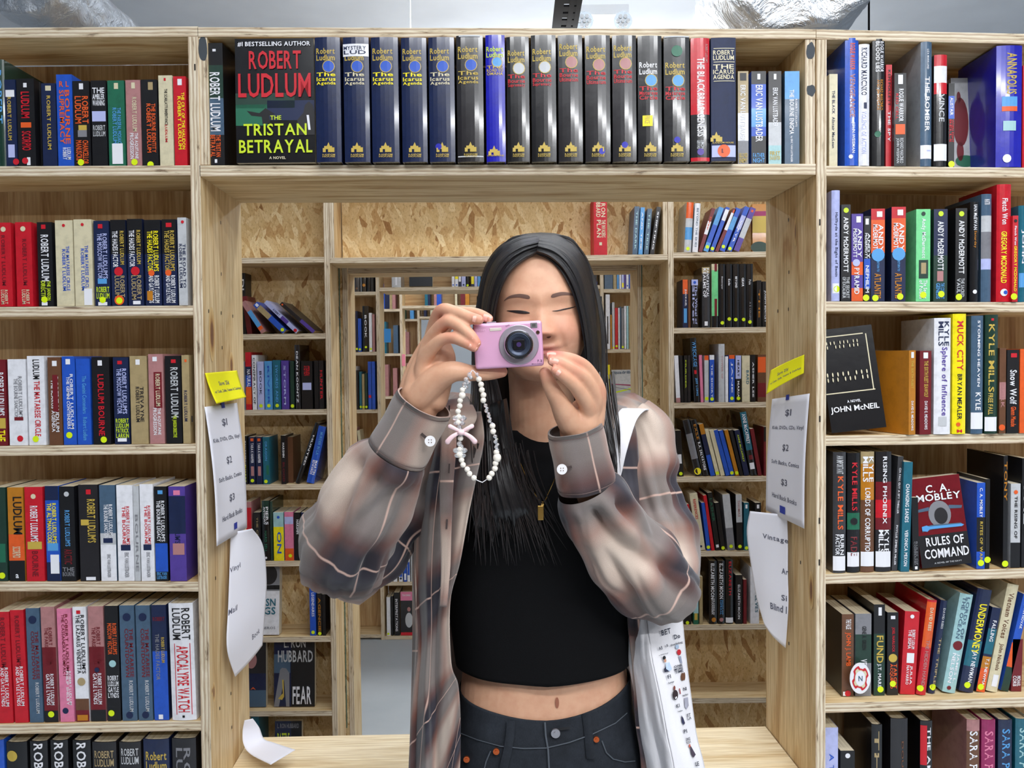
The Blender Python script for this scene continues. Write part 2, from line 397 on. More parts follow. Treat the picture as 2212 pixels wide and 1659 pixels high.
z = zf((760, 556.5), (1430, 549.5), Y1); SHELF['FC1'] = (z, Y1)
par(board_h('shelf', None, a, b, z(a), z(b), TH, Y1, Y1+.15, S2), FC)
par(board_h('top_board', None, a, b, 2.15, 2.15, TH, Y1, Y1+.15, S2), FC)
par(board_v('upright', None, a, a, .016, z(a)+.0005, 2.13, Y1+.001, Y1+.15, S2), FC)
par(board_v('upright', None, b-.016, b-.016, .016, z(b)+.0005, 2.13, Y1+.001, Y1+.15, S2), FC)
par(panel('back_panel', None, a+.016, b-.016, z(0)+.004, 2.13, Y1+.135, .012, OSB), FC)
# rear half of the second rack: cases standing back to back, their chipboard backs face us past the gap
YR = 3.07
r1, r2 = xof(741, 600, YR), xof(1386, 600, YR)
zr_ = at(1000, 588, YR).z
for x0, x1, nm, side in ((-1.4, r1-.002, 'left', 1), (r2+.002, 1.4, 'right', 0)):
    e = empty('bookcase', (x0 if side else x1, YR, 0))
    tag(e, 'bookcase seen from behind in the gap, '+nm+' of the doorway', 'bookcase')
    par(panel('back_panel', None, x0, x1, 0, 2.13, YR, .012, OSB), e)
    xs = x1-.001 if side else x0-TH+.001
    par(board_v('upright', None, xs, xs, TH, 0, 2.13, YR-.002, YR+.16, S2), e)
GREEN = newmat('green_edge_paint', .6, (60, 120, 110))[0]
RC = empty('bridge_shelf', (0, YR, 1.85)); tag(RC, 'back of the rear box shelf above the second doorway', 'shelf')
par(board_h('shelf', None, r1+TH, r2-TH, zr_+.02, zr_+.02, .02, YR, YR+.16, S2), RC)
par(panel('back_panel', None, r1+TH, r2-TH, zr_+.021, 2.13, YR, .012, PLYD, 'h'), RC)
par(quad(None, 'painted_edge', at(739.5, 1000, YR-.003), Vector((1, 0, 0)), Zv, .0015, 1.0, GREEN), RC)
par(quad(None, 'painted_edge', at(1388.5, 1000, YR-.003), Vector((1, 0, 0)), Zv, .0015, 1.0, GREEN), RC)
# ---- third, fourth and fifth racks
def far_rack(Y, pxl, pxr, ordn, sill, nm):
    xl, xr = xof(pxl, 600, Y), xof(pxr, 600, Y)
    zs = [1.5+(771-v)/1789*4.37 for v in (626.5, 756, 881, 1010, 1135, 1258, 1373)]
    L = empty('bookcase', (xl-.4, Y, 0)); tag(L, '%s rack of plywood shelves, bay left of its opening' % ordn, 'bookcase')
    R_ = empty('bookcase', (xr+.4, Y, 0)); tag(R_, '%s rack of plywood shelves, bay right of its opening' % ordn, 'bookcase')
    simple_case(L, xl-.8, xl, zs, Y, 0, PLYD, 2.12, names=nm+'L')
    simple_case(R_, xr, xr+.8, zs, Y, 0, PLYD, 2.12, names=nm+'R')
    C = empty('bridge_shelf', ((xl+xr)/2, Y, 1.85)); tag(C, '%s rack box shelf above its opening' % ordn, 'shelf')
    zc = 1.5+(771-618)/1789*4.37; a, b = xl+TH+.001, xr-.001
    SHELF[nm+'C1'] = ((lambda z: (lambda x: z))(zc), Y)
    par(board_h('shelf', None, a, b, zc, zc, TH, Y, Y+.25), C); par(board_h('top_board', None, a, b, 2.12, 2.12, TH, Y, Y+.25), C)
    par(panel('back_panel', None, a, b, zc+.001, 2.10, Y+.15, .01, PLYD, 'h'), C)
    if sill:
        for k, zz in enumerate((.62, .31, .02)):
            SHELF[nm+'S%d' % k] = ((lambda z: (lambda x: z))(zz), Y)
            par(board_h('shelf', None, a, b, zz, zz, TH, Y, Y+.25), C)
        par(panel('back_panel', None, a, b, .0, .6, Y+.15, .01, PLYD, 'h'), C)
    return xl, xr
U3 = far_rack(4.37, 811, 1296, 'third', True, 'U3'); U4 = far_rack(5.9, 862, 1262, 'fourth', False, 'U4'); U5 = far_rack(7.45, 900, 1230, 'fifth', False, 'U5')
# ================= things under the ceiling =================
def foil():
    m, nt, b = newmat('foil_wrap', .28, (208, 212, 218), metal=1.0); q = N(nt)
    q.bump(q.noise(q.coord('Object'), 9, 6, .65, .8), b, .9, .03); return m
FOIL = foil()
def duct(name, label, p0, p1, r, n=48, m=40, amp=.02):
    ax = (p1-p0); L = ax.length; ax.normalize(); s = ax.cross(Vector((.3, .2, 1))).normalized(); t = ax.cross(s)
    vs, fs = [], []
    prof = [(0, .02), (0, .5), (0, .9)]+[(i/(m-1), 1) for i in range(m)]
    for j, (f, rr) in enumerate(prof):
        for i in range(n):
            a = 2*math.pi*i/n; d = s*math.cos(a)+t*math.sin(a); c = p0+ax*(f*L)
            k = noise.noise(d*2.2*r*6+ax*f*L*5)*amp + abs(noise.noise(d*9*r*3+ax*f*L*9))*amp*.6
            vs.append(c+d*(r*rr+k*rr)+ax*(k*1.2 if j < 4 else 0))
    for j in range(len(prof)-1):
        for i in range(n): fs.append((j*n+i, j*n+(i+1) % n, (j+1)*n+(i+1) % n, (j+1)*n+i))
    o = mesh(name, vs, fs, FOIL, smooth=True); tag(o, label, 'duct'); return o
duct('foil_duct', 'crinkled silver foil duct under the ceiling at upper right', at(1735, -150, 2.7), at(1735, -150, 2.7)+Vector((.25, 1.5, .10)), .30)
duct('foil_duct', 'crinkled silver foil duct under the ceiling at upper left', at(40, -60, 3.4), at(40, -60, 3.4)+Vector((-.2, 2.4, .1)), .17)
BLK = newmat('black_steel', .8, (16, 16, 20), spec=.2)[0]
tray = empty('cable_tray', at(1225, 30, 4.4)); tag(tray, 'black slotted cable tray hanging under the ceiling', 'cable tray')
tc = at(1220, 60, 4.25)
for a, b_ in ((-.064, -.020), (.006, .030), (.040, .064)): par(boxmesh('rail', (tc.x+a, 3.2, tc.z), (tc.x+b_, 7.2, tc.z+.012), BLK), tray)
for i in range(50):
    par(boxmesh('rung', (tc.x-.022, 3.2+i*.08, tc.z+.001), (tc.x+.008, 3.2+i*.08+(.05 if i % 2 else .058), tc.z+.011), BLK), tray)
    par(boxmesh('rung', (tc.x+.028, 3.2+i*.08, tc.z+.001), (tc.x+.042, 3.265+i*.08, tc.z+.011), BLK), tray)
WHP = newmat('white_enamel', .35, (236, 238, 240))[0]
TUBE, tnt, tb = newmat('lit_tube', .3, (240, 244, 250)); tb.inputs['Emission Color'].default_value = (.95, .98, 1, 1); tb.inputs['Emission Strength'].default_value = 3.0
CAPM = newmat('tube_cap', .2, (206, 214, 220), metal=.7)[0]
def rod(name, p0, p1, r, mat, parent=None, n=16, smooth=True):
    ax = (p1-p0).normalized(); s = ax.cross(Vector((0, 0, 1)) if abs(ax.z) < .9 else Vector((1, 0, 0))).normalized(); t = ax.cross(s)
    vs = [p+(s*math.cos(2*math.pi*i/n)+t*math.sin(2*math.pi*i/n))*r for p in (p0, p1) for i in range(n)]
    fs = [(i, (i+1) % n, n+(i+1) % n, n+i) for i in range(n)]+[tuple(range(n))[::-1], tuple(range(n, 2*n))]
    o = mesh(name, vs, fs, mat, smooth=False); 
    if parent: par(o, parent)
    return o
cl = empty('ceiling_light', at(1303, 40, 4.5)); tag(cl, 'twin round-ended ceiling light fitting right of the black tray', 'ceiling light')
for px in (1262, 1345):
    p = at(px, 47, 4.5); rod('light_tube', p, p+Vector((0, 1.5, .0)), .046, WHP, cl, 24); rod('end_cap', p-Vector((0, .012, 0)), p+Vector((0, .0, 0)), .05, CAPM, cl, 24)
    for k in range(7):
        a = k*math.pi*2/6; rr = 0 if k == 6 else .026
        rod('end_cap', p+Vector((rr*math.cos(a), -.02, rr*math.sin(a))), p+Vector((rr*math.cos(a), -.011, rr*math.sin(a))), .011, WHP, cl, 10)
pm = at(1303, 47, 4.5); par(boxmesh('housing', (pm.x-.14, 4.52, pm.z+.045), (pm.x+.14, 6.0, pm.z+.10), WHP), cl)
wire = rod('hanging_cable', at(1877, 95, 2.9), at(1877, -330, 2.9), .0035, BLK); tag(wire, 'thin black cable hanging beside the upper right foil duct', 'cable')
bk = empty('wire_bracket', at(1670, 40, 2.75)); tag(bk, 'small bent wire hook below the upper right foil duct', 'hook')
rod('hook_arm', at(1669, 36, 2.75), at(1669, 58, 2.75), .002, BLK, bk); rod('hook_arm', at(1669, 38, 2.75), at(1712, 30, 2.78), .002, BLK, bk)
for i, (x, y, lx_, ly_, wt) in enumerate(LAMPS):
    e = empty('ceiling_light', (x, y, LAMPZ)); nmz = ['above the photographer', 'nearest the right wall behind the photographer', 'just before the front rack', 'between the first two racks', 'over the third rack', 'over the farthest racks'][i]
    tag(e, 'long white ceiling light fitting with lit tubes, '+nmz, 'ceiling light')
    par(boxmesh('housing', (x-lx_/2, y-ly_/2, LAMPZ+.05), (x+lx_/2, y+ly_/2, LAMPZ+.12), WHP), e)
    for sx in (-.4, .4): rod('hanging_rod', Vector((x+sx*lx_, y, LAMPZ+.12)), Vector((x+sx*lx_, y, 4.0)), .003, WHP, e)
    for dy in (-.04, .04): rod('light_tube', Vector((x-lx_/2+.02, y+dy, LAMPZ+.03)), Vector((x+lx_/2-.02, y+dy, LAMPZ+.03)), .014, TUBE, e)
# ================= books =================
ORD = ['leftmost', 'second', 'third', 'fourth', 'fifth', 'sixth', 'seventh', 'eighth', 'ninth', 'tenth', 'eleventh', 'twelfth', 'thirteenth', 'fourteenth', 'fifteenth', 'sixteenth',
 'seventeenth', 'eighteenth', 'nineteenth', 'twentieth', 'twenty-first', 'twenty-second', 'twenty-third']
KD = dict(m=('paperback', .106, SATIN, 0.0), t=('softcover', .131, SATIN, 0.0), h=('hardcover', .1365, GLOSS, .0032), c=('hardcover', .1365, MATTE, .002), F=('book', .0, GLOSS, 0.0))
X3, Y3, Z3 = Vector((1, 0, 0)), Vector((0, 1, 0)), Vector((0, 0, 1))
def vary(c, k):
    return (min(1, c[0]*k), min(1, c[1]*k), min(1, c[2]*k), 1)
def make_book(T, H, D, kind, col, spec, far=False):
    nm, _, mat, bul = KD[kind]; root = empty('book')
    base = rgb(col); th = .0022 if kind in 'hc' else .0006
    bands = [s.split(':') for s in spec if s[:2] == 'b:']
    zs = {0.0, 1.0}
    for b_ in bands: zs.add(float(b_[2])); zs.add(float(b_[3]))
    zs = sorted(zs); nseg = 6 if bul else 1
    sy = lambda a: -bul*(1-(2*a-1)**2)
    outer = [(-T/2, D)]+[(-T/2+T*i/nseg, sy(i/nseg)) for i in range(nseg+1)]+[(T/2, D)]
    ti = max(.3*T, T/2-th)
    inner = [(-ti, D)]+[(-ti+2*ti*i/nseg, sy(i/nseg)+th*1.2) for i in range(nseg+1)]+[(ti, D)]
    n = len(outer); vs = []
    for t in zs: vs += [(x, y, H*(1-t)) for x, y in outer]+[(x, y, H*(1-t)) for x, y in inner]
    fs, cs = [], []
    for k in range(len(zs)-1):
        tm = (zs[k]+zs[k+1])/2; c = base
        for b_ in bands:
            if float(b_[2]) <= tm <= float(b_[3]): c = rgb(b_[1])
        A, B_ = k*2*n, (k+1)*2*n
        for i in range(n-1):
            fs.append((B_+i, B_+i+1, A+i+1, A+i)); cs.append(c if 1 <= i <= n-3 or len(b_) > 4 else vary(base, .9))  if bands else cs.append(c)
            fs.append((A+n+i, A+n+i+1, B_+n+i+1, B_+n+i)); cs.append((.6, .56, .48, 1))
        fs.append((A, A+n, B_+n, B_)); cs.append(base); fs.append((A+n-1, B_+n-1, B_+2*n-1, A+2*n-1)); cs.append(base)
    m = (len(zs)-1)*2*n
    for i in range(n-1):
        fs.append((i, i+1, n+i+1, n+i)); cs.append(vary(base, 1.15)); fs.append((m+i+1, m+i, m+n+i, m+n+i+1)); cs.append(base)
    mesh('cover', vs, fs, mat, parent=root, cols=cs)
    g = .003 if kind in 'hc' else .0004
    boxmesh('pages', (-ti+.0002, sy(0)+th*1.4, g), (ti-.0002, D-g, H-g), PAGES, root)
    lay_ = [0]
    def P(a, t, off=.0004): return Vector((-T/2+T*a, sy(a)-off-lay_[0]*.00012, H*(1-t)))
    for s in spec:
        lay_[0] += 1
        f = s.split(':'); k = f[0]
        if k == 'b' or not k: continue
        if k in 'vhw':
            t0, t1, a0, a1 = (float(x) for x in f[3:7]); V, Fc = text2d(f[1])
            if k == 'v': pts = [P(a0+(a1-a0)*v, t0+(t1-t0)*u) for u, v in V]
            else: pts = [P(a0+(a1-a0)*u, t1-(t1-t0)*v) for u, v in V]
            mesh('lettering', pts, Fc, ink(f[2]), parent=root)
        elif k == 'r':
            t0, t1, a0, a1 = (float(x) for x in f[2:6]); q = 4 if bul else 1; pts = []
            for i in range(q+1):
                a = a0+(a1-a0)*i/q; pts += [P(a, t1, .0003), P(a, t0, .0003)]
            mesh('label_patch', pts, [(2*i, 2*i+2, 2*i+3, 2*i+1) for i in range(q)], ink(f[1]), parent=root)
        elif k in 'dy':
            cc, t, a, r = (f[1], float(f[2]), float(f[3]), float(f[4])) if k == 'd' else ('L' if False else 'y', float(f[1]) if len(f) > 1 else .945, float(f[2]) if len(f) > 2 else .5, .0062)
            if k == 'y': cc = (214, 236, 20)
            c = P(a, t, .0007); mesh('sticker' if r < .012 else 'emblem', [Vector((c.x+r*math.cos(2*math.pi*i/14), sy(min(1, max(0, (c.x+r*math.cos(2*math.pi*i/14)+T/2)/T)))-.0006-lay_[0]*.00012, c.z+r*math.sin(2*math.pi*i/14))) for i in range(14)], [tuple(range(14))], ink(cc) if cc in PAL or not isinstance(cc, str) else ink('y'), parent=root)
        elif k == 'D':   # house emblem: little gold house
            t, cc = float(f[1]), f[2]; w2 = min(.011, T*.3); c = P(float(f[3]) if len(f) > 3 else .5, t)
            mesh('emblem', [c+Vector((w2*x, 0, w2*z)) for x, z in ((-1,-.7),(-.5,-.7),(-.5,-.2),(-.1,-.2),(-.1,-.7),(1,-.7),(1,.1),(.6,.1),(.6,.35),(.25,.35),(0,1),(-.3,.35),(-.75,.35),(-.75,0),(-1,0))], [tuple(range(15))], ink(cc), parent=root)
        elif k in 'RT':   # front-cover (face +X) rect / lettering: y0..y1 across the cover from the spine, t0..t1 from the top
            off = T/2+.0005
            if k == 'R':
                t0, t1, a0, a1 = (float(x) for x in f[2:6])
                mesh('cover_picture', [Vector((off, D*a0, H*(1-t1))), Vector((off, D*a1, H*(1-t1))), Vector((off, D*a1, H*(1-t0))), Vector((off, D*a0, H*(1-t0)))], [(0,1,2,3)], ink(f[1]), parent=root)
            else:
                t0, t1, a0, a1 = (float(x) for x in f[3:7]); V, Fc = text2d(f[1])
                mesh('lettering', [Vector((off+.0018, D*(a0+(a1-a0)*u), H*(1-t1+(t1-t0)*v))) for u, v in V], Fc, ink(f[2]), parent=root)
        elif k == 'G':   # polygon on the front cover: G:col:a,t a,t ...
            pts = [tuple(float(z) for z in p.split(',')) for p in f[2].split()]
            lay = float(f[3]) if len(f) > 3 else 0
            mesh('cover_picture', [Vector((T/2+.0007+.0004*lay, D*a, H*(1-t))) for a, t in pts], [tuple(range(len(pts)))], ink(f[1]), parent=root)
        elif k == 'C':   # ellipse on the front cover
            cc, a, t, ra, rt = f[1], *(float(x) for x in f[2:6]); lay = float(f[6]) if len(f) > 6 else 0
            mesh('cover_picture', [Vector((T/2+.0007+.0004*lay, D*a+ra*math.cos(2*math.pi*i/22), H*(1-t)+rt*math.sin(2*math.pi*i/22))) for i in range(22)], [tuple(range(22))], ink(cc), parent=root)
    return root
USED = {}
def article_color(spec, col):
    for s in spec:
        f = s.split(':')
        if f[0] in 'vhT' and f[0]: return PAL[f[2]][0] if f[2] in PAL else None
    return None
def book_row(key, place, group, lines, dy=.004, Yo=0.0):
    zfn, Yf = SHELF[key]; Ys = Yf+dy; seen = []
    for i, ln in enumerate(lines):
        head, *spec = [s.strip() for s in ln.split(';')]
        p = head.split(); x0, x1, yt = float(p[0]), float(p[1]), float(p[2]); kind, col = p[3][0], p[4]
        opt = dict(o.split('=') for o in p[5:])
        dyb = float(opt.get('dy', 0)); Yb = Ys+dyb
        lean = float(opt.get('lean', 0)); xm = (x0+x1)/2
        xa, xb = at(x0, (yt+800)/2, Yb).x, at(x1, (yt+800)/2, Yb).x
        zb = zfn((xa+xb)/2)+.0006
        zpix = 771-(zb-1.5)*F/Yb
        def xat(px): # pixel x at the foot of the book
            lo = at(px, zpix, Yb); return lo.x
        xa, xb = xat(x0), xat(x1)
        ztop = at(xm+lean, yt, Yb).z
        if key == 'NC1': ztop = min(ztop, SHELF['NCT'][0](xa)-.0205)
        if kind == 'F':
            Wc = abs(xb-xa); T = float(opt.get('T', .03)); back = float(opt.get('back', 8)); H = (ztop-zb)/math.cos(math.radians(back))
            b_ = make_book(T, H, Wc, 'F', col, spec)
            b_.rotation_mode = 'XYZ'
            Rm = Matrix.Rotation(math.radians(-back), 4, 'X') @ Matrix.Rotation(math.radians(float(opt.get('yaw', 0))), 4, 'Z') @ Matrix.Rotation(math.radians(lean), 4, 'Y') @ Matrix.Rotation(-math.pi/2, 4, 'Z')
            b_.matrix_basis = Matrix.Translation((xa, Yb+T/2, zb+.001+T/2*math.sin(math.radians(back)) + (Wc*math.sin(math.radians(lean)) if lean > 0 else 0))) @ Rm
        else:
            hpx = (ztop-zb); dx = at(xm+lean, yt, Yb).x-at(xm, zpix, Yb).x if lean else 0
            th = math.atan2(dx, hpx) if lean else 0
            T = (xb-xa)*math.cos(th)*.985; H = hpx/math.cos(th)-abs(math.tan(th))*T*.5 if lean else hpx
            D = float(opt.get('D', KD[kind][1]))
            b_ = make_book(T, H, D, kind, col, spec)
            Rm = Matrix.Rotation(math.radians(float(opt.get('yaw', 0))), 4, 'Z') @ Matrix.Rotation(th, 4, 'Y')
            b_.matrix_basis = Matrix.Translation(((xa+xb)/2, Yb+(.0033 if kind == 'h' else 0), zb+abs(math.sin(th))*T/2+.0002)) @ Rm
        cn = PAL[col][0]; tc_ = article_color(spec, col); kn = {'m': 'paperback', 't': 'softcover', 'h': 'hardcover', 'c': 'hardcover', 'F': 'face-out book'}[kind]
        lab = '%s %s%s%s, %s from left, %s' % (cn, 'leaning ' if abs(lean) > 8 and kind != 'F' else '', kn, (' lettered '+tc_.split()[-1]) if tc_ else '', ORD[i], place)
        lab = lab.replace('leftmost from left', 'leftmost')
        tag(b_, lab, 'book', group)
LB, RB = 'of left bookcase', 'of right bookcase'
RL = 'ROBERT LUDLUM'
book_row('NL1', 'top shelf '+LB, 'paperbacks on the left bookcase', [
 "-9 13 128 h d;v:ROBERT:s:.1:.6:.3:.8",
 "14 38 172 m n;v:ROBERT LUDLUM:Y:.2:.7:.2:.6;r:w:.12:.2:.1:.9;r:v:.75:.9:.2:.8;d:r:.95:.9:.006",
 "40 78 170 m k;v:LUDLUM:r:.15:.45:.2:.75;v:SCORPIO:r:.6:.82:.2:.8;r:w:.05:.1:.4:.6;r:o:.5:.56:.2:.8;r:w:.9:.99:.5:.7;d:r:.94:.4:.006",
 "79 92 178 m k dy=.02;v:THE:m:.5:.9:.2:.8",
 "93 124 180 m n;v:ROBERT LUDLUM:Y:.15:.8:.35:.65;r:c:.03:.09:.3:.7",
 "126 160 161 m b;h:R L:o:.07:.14:.2:.8;v:BOURNE|SUPREMACY:o:.17:.76:.15:.85;v:LUDLUM|ROBERT:w:.8:.93:.3:.85",
 "161 197 175 m k;v:ROBERT|LUDLUM:o:.18:.5:.08:.95;r:Y:.52:.58:.3:.8;r:e:.58:.66:.25:.8;v:CHANCELLOR|MANUSCRIPT:o:.7:.98:.1:.9;r:w:.03:.1:.4:.65;y:.96:.4",
 "200 233 174 m k;h:THE|AMBLER|WARNING:w:.08:.3:.1:.9;r:v:.36:.48:.05:.95;h:ROBERT|LUDLUM:l:.52:.66:.1:.9",
 "236 272 174 m g;r:c:.03:.1:.4:.65;v:THE PARSIFAL MOSAIC|ROBERT LUDLUM:s:.32:.74:.25:.8;r:w:.74:.98:.2:.85",
 "275 307 173 m p;v:ROBERT LUDLUM:c:.2:.6:.4:.75;r:c:.03:.1:.4:.65;v:THE AQUITAINE|PROGRESSION:w:.62:.92:.2:.8;y:.96:.5",
 "308 343 172 m k;r:T:.03:.12:.45:.75;v:THE BOURNE IDENTITY|ROBERT LUDLUM:o:.28:.85:.3:.9;y:.99:.5",
 "346 376 163 m c;v:THE SCARLATTI INHERITANCE:k:.15:.55:.4:.65;v:LUDLUM:r:.55:.74:.4:.6;r:r:.03:.06:.4:.55",
 "378 405 165 m r;v:THE CRY OF THE HALIDON|  ROBERT LUDLUM:y:.18:.82:.3:.9;r:w:.03:.1:.35:.7"])
book_row('NL2', 'second shelf '+LB, 'paperbacks on the left bookcase', [
 "-4 28 481 m r;v:ROBERT LUDLUM:m:.15:.75:.3:.6;v:ROBERT|LUDLUM:c:.8:.97:.2:.7;d:c:.08:.5:.005",
 "37 72 480 m r;v:ROBERT LUDLUM:m:.2:.75:.4:.7;v:ROBERT|LUDLUM:c:.8:.97:.3:.8;d:c:.08:.5:.005",
 "73 81 485 m m dy=.02",
 "84 116 480 m k;v:ROBERT LUDLUM:w:.15:.7:.2:.8;v:THE JANSON|DIRECTIVE:L:.7:.93:.15:.85;r:r:.03:.08:.3:.6;y:.92:.4;r:w:.95:.99:.2:.6",
 "123 161 476 m c;v:THE MATARESE CIRCLE|  ROBERT LUDLUM:b:.3:.82:.35:.8;d:r:.06:.5:.003",
 "163 202 474 m c;v:THE MATARESE CIRCLE|  ROBERT LUDLUM:b:.3:.82:.35:.8;d:r:.06:.5:.003;r:w:.8:.99:.5:.95",
 "206 239 477 m n;v:ROBERT LUDLUM'S|THE MOSCOW VECTOR:v:.15:.68:.2:.9;r:s:.68:.74:.2:.8;h:ROBERT|LUDLUM:L:.77:.92:.1:.95;r:r:.04:.09:.3:.6;y:.93:.5;r:w:.955:.995:.2:.8",
 "242 275 475 m n;b:k:0:.4;v:THE HADES FACTOR:w:.13:.55:.1:.5;v:ROBERT LUDLUM:Y:.13:.52:.6:.9;d:r:.6:.5:.0085;v:ROBERT|LUDLUM:T:.65:.9:.2:.9;d:o:.935:.5:.0095;y:.94:.5",
 "278 311 473 m n;b:k:0:.4;v:THE HADES FACTOR:w:.13:.55:.1:.5;v:ROBERT LUDLUM:Y:.13:.52:.6:.9;d:r:.6:.5:.0085;v:ROBERT|LUDLUM:T:.65:.93:.2:.9;r:w:.945:.985:.3:.8",
 "315 350 475 m n;b:k:0:.4;v:ROBERT LUDLUM'S|THE HADES FACTOR:y:.13:.6:.15:.9;d:o:.62:.4:.006;v:ROBERT LUDLUM|AND GAYLE LYNDS:w:.65:.97:.2:.9;r:a:.83:.94:.1:.45",
 "353 384 474 m n;b:k:0:.4;v:ROBERT LUDLUM'S|THE HADES FACTOR:Y:.13:.6:.15:.9;d:o:.62:.4:.006;v:ROBERT LUDLUM|AND GAYLE LYNDS:w:.65:.97:.2:.9;r:r:.04:.09:.3:.7",
 "387 406 470 m l;v:THE ROAD TO|ROBERT LUDLUM:n:.3:.8:.1:.9;d:r:.05:.6:.003"])
book_row('NL3', 'third shelf '+LB, 'paperbacks on the left bookcase', [
 "-14 17 777 m m;v:ROBERT LUDLUM'S:w:.15:.65:.3:.9;r:Y:.68:.8:.2:.9;v:THE:y:.82:.95:.2:.9",
 "21 60 776 m w;v:ROBERT LUDLUM'S|  THE BOURNE SANCTION:e:.2:.68:.3:.8;r:m:.67:.71:.3:.8;d:r:.92:.6:.006",
 "63 100 769 m w;v:LUDLUM:k:.04:.26:.3:.75;v:THE MATARESE CIRCLE:r:.28:.9:.35:.75;y:.93:.4",
 "107 136 772 m B;r:w:.04:.1:.35:.7;v:ROBERT LUDLUM|  THE ICARUS AGENDA:w:.22:.85:.2:.8;r:m:.2:.62:.35:.75",
 "138 166 770 m b;r:w:.03:.09:.3:.65;v:ROBERT LUDLUM|  THE GEMINI CONTENDERS:w:.2:.82:.3:.85;y:.89:.45",
 "168 198 775 m b;v:The Gemini Contenders   Robert Ludlum:s:.2:.95:.4:.75",
 "202 240 771 m k;r:w:.04:.1:.35:.6;v:LUDLUM BOURNE:r:.2:.9:.3:.7;y:.945:.6",
 "248 281 772 m n;v:ROBERT LUDLUM'S|THE MOSCOW VECTOR:v:.13:.65:.2:.9;h:ROBERT|LUDLUM|PATRICK|LARKIN:L:.7:.93:.1:.95;r:r:.04:.08:.3:.6;r:w:.93:.97:.2:.8",
 "284 321 769 m T;r:w:.04:.1:.35:.6;v:TREVAYNE|ROBERT LUDLUM:K:.35:.75:.3:.8",
 "324 356 765 m p;r:m:.2:.6:.35:.9;r:w:.03:.08:.3:.6;v:ROBERT LUDLUM:c:.22:.58:.45:.8;v:THE AQUITAINE|PROGRESSION:w:.6:.9:.25:.8",
 "360 394 769 m k;v:ROBERT LUDLUM:l:.13:.7:.3:.85;v:THE JANSON DIRECTIVE:L:.68:.93:.35:.7;r:r:.04:.08:.4:.7",
 "396 412 767 m T;v:ROBERT LUDLUM:n:.4:.75:.2:.7;r:o:.05:.08:.4:.7"])
book_row('NL4', 'fourth shelf '+LB, 'paperbacks on the left bookcase', [
 "-12 17 1053 m d;r:g:.6:.8:.1:.9;y:.94:.6",
 "21 55 1053 m a;b:o:.5:.78;b:k:.78:1;v:LUDLUM:k:.1:.5:.3:.95;v:SCORPIO:c:.63:.75:.2:.8;h:a:w:.92:.97:.4:.6",
 "58 97 1052 m r;v:ROBERT LUDLUM'S:w:.2:.58:.25:.75;r:Y:.58:.66:.1:.9;v:BOURNE:m:.68:.95:.3:.7;d:c:.1:.5:.005",
 "102 131 1050 m b;b:n:0:.15;v:ROBERT LUDLUM'S|THE ALTMAN CODE:y:.18:.6:.1:.85;r:s:.6:.68:.1:.9;r:w:.72:.92:.3:.95;b:n:.8:1",
 "133 165 1051 m k;v:ROBERT LUDLUM'S:s:.25:.63:.3:.7;v:ARCTIC:m:.66:.82:.2:.8;h:THE|BOURNE:e:.85:.95:.1:.9;d:l:.08:.5:.005",
 "174 216 1047 m K;v:ROBERT LUDLUM'S:Y:.15:.6:.4:.9;r:r:.05:.1:.4:.65;r:Y:.36:.42:.1:.5;r:w:.955:.99:.3:.8",
 "219 253 1048 m S;b:l:.5:.75;b:w:.62:1;v:ROBERT LUDLUM'S|THE BOURNE SANCTION:w:.2:.55:.25:.85;v:ERIC VAN LUSTBADER:e:.72:.96:.4:.65;r:n:.55:.6:.2:.8",
 "256 291 1048 m w;v:ROBERT LUDLUM'S|THE BOURNE:r:.22:.62:.3:.8;r:n:.62:.68:.2:.8;v:ERIC VAN LUSTBADER:e:.7:.96:.4:.7",
 "292 304 1050 m l;v:BOURNE:e:.3:.9:.2:.8",
 "306 335 1046 m w;v:ROBERT LUDLUM'S|THE BOURNE:r:.22:.62:.3:.8;r:n:.62:.68:.2:.8;v:ERIC VAN LUSTBADER:e:.7:.96:.4:.7",
 "337 364 1051 m k;b:b:.6:.9;v:ROBERT LUDLUM'S|THE BOURNE LEGACY:w:.15:.58:.15:.85;r:s:.04:.08:.3:.7;h:ERIC VAN|LUSTBADER:s:.9:.98:.1:.9",
 "368 404 1051 m u;v:ROBERT LUDLUM'S:n:.15:.6:.3:.7;r:P:.04:.09:.3:.7;r:p:.6:.72:.2:.9;b:n:.1:.5"], dy=.003)
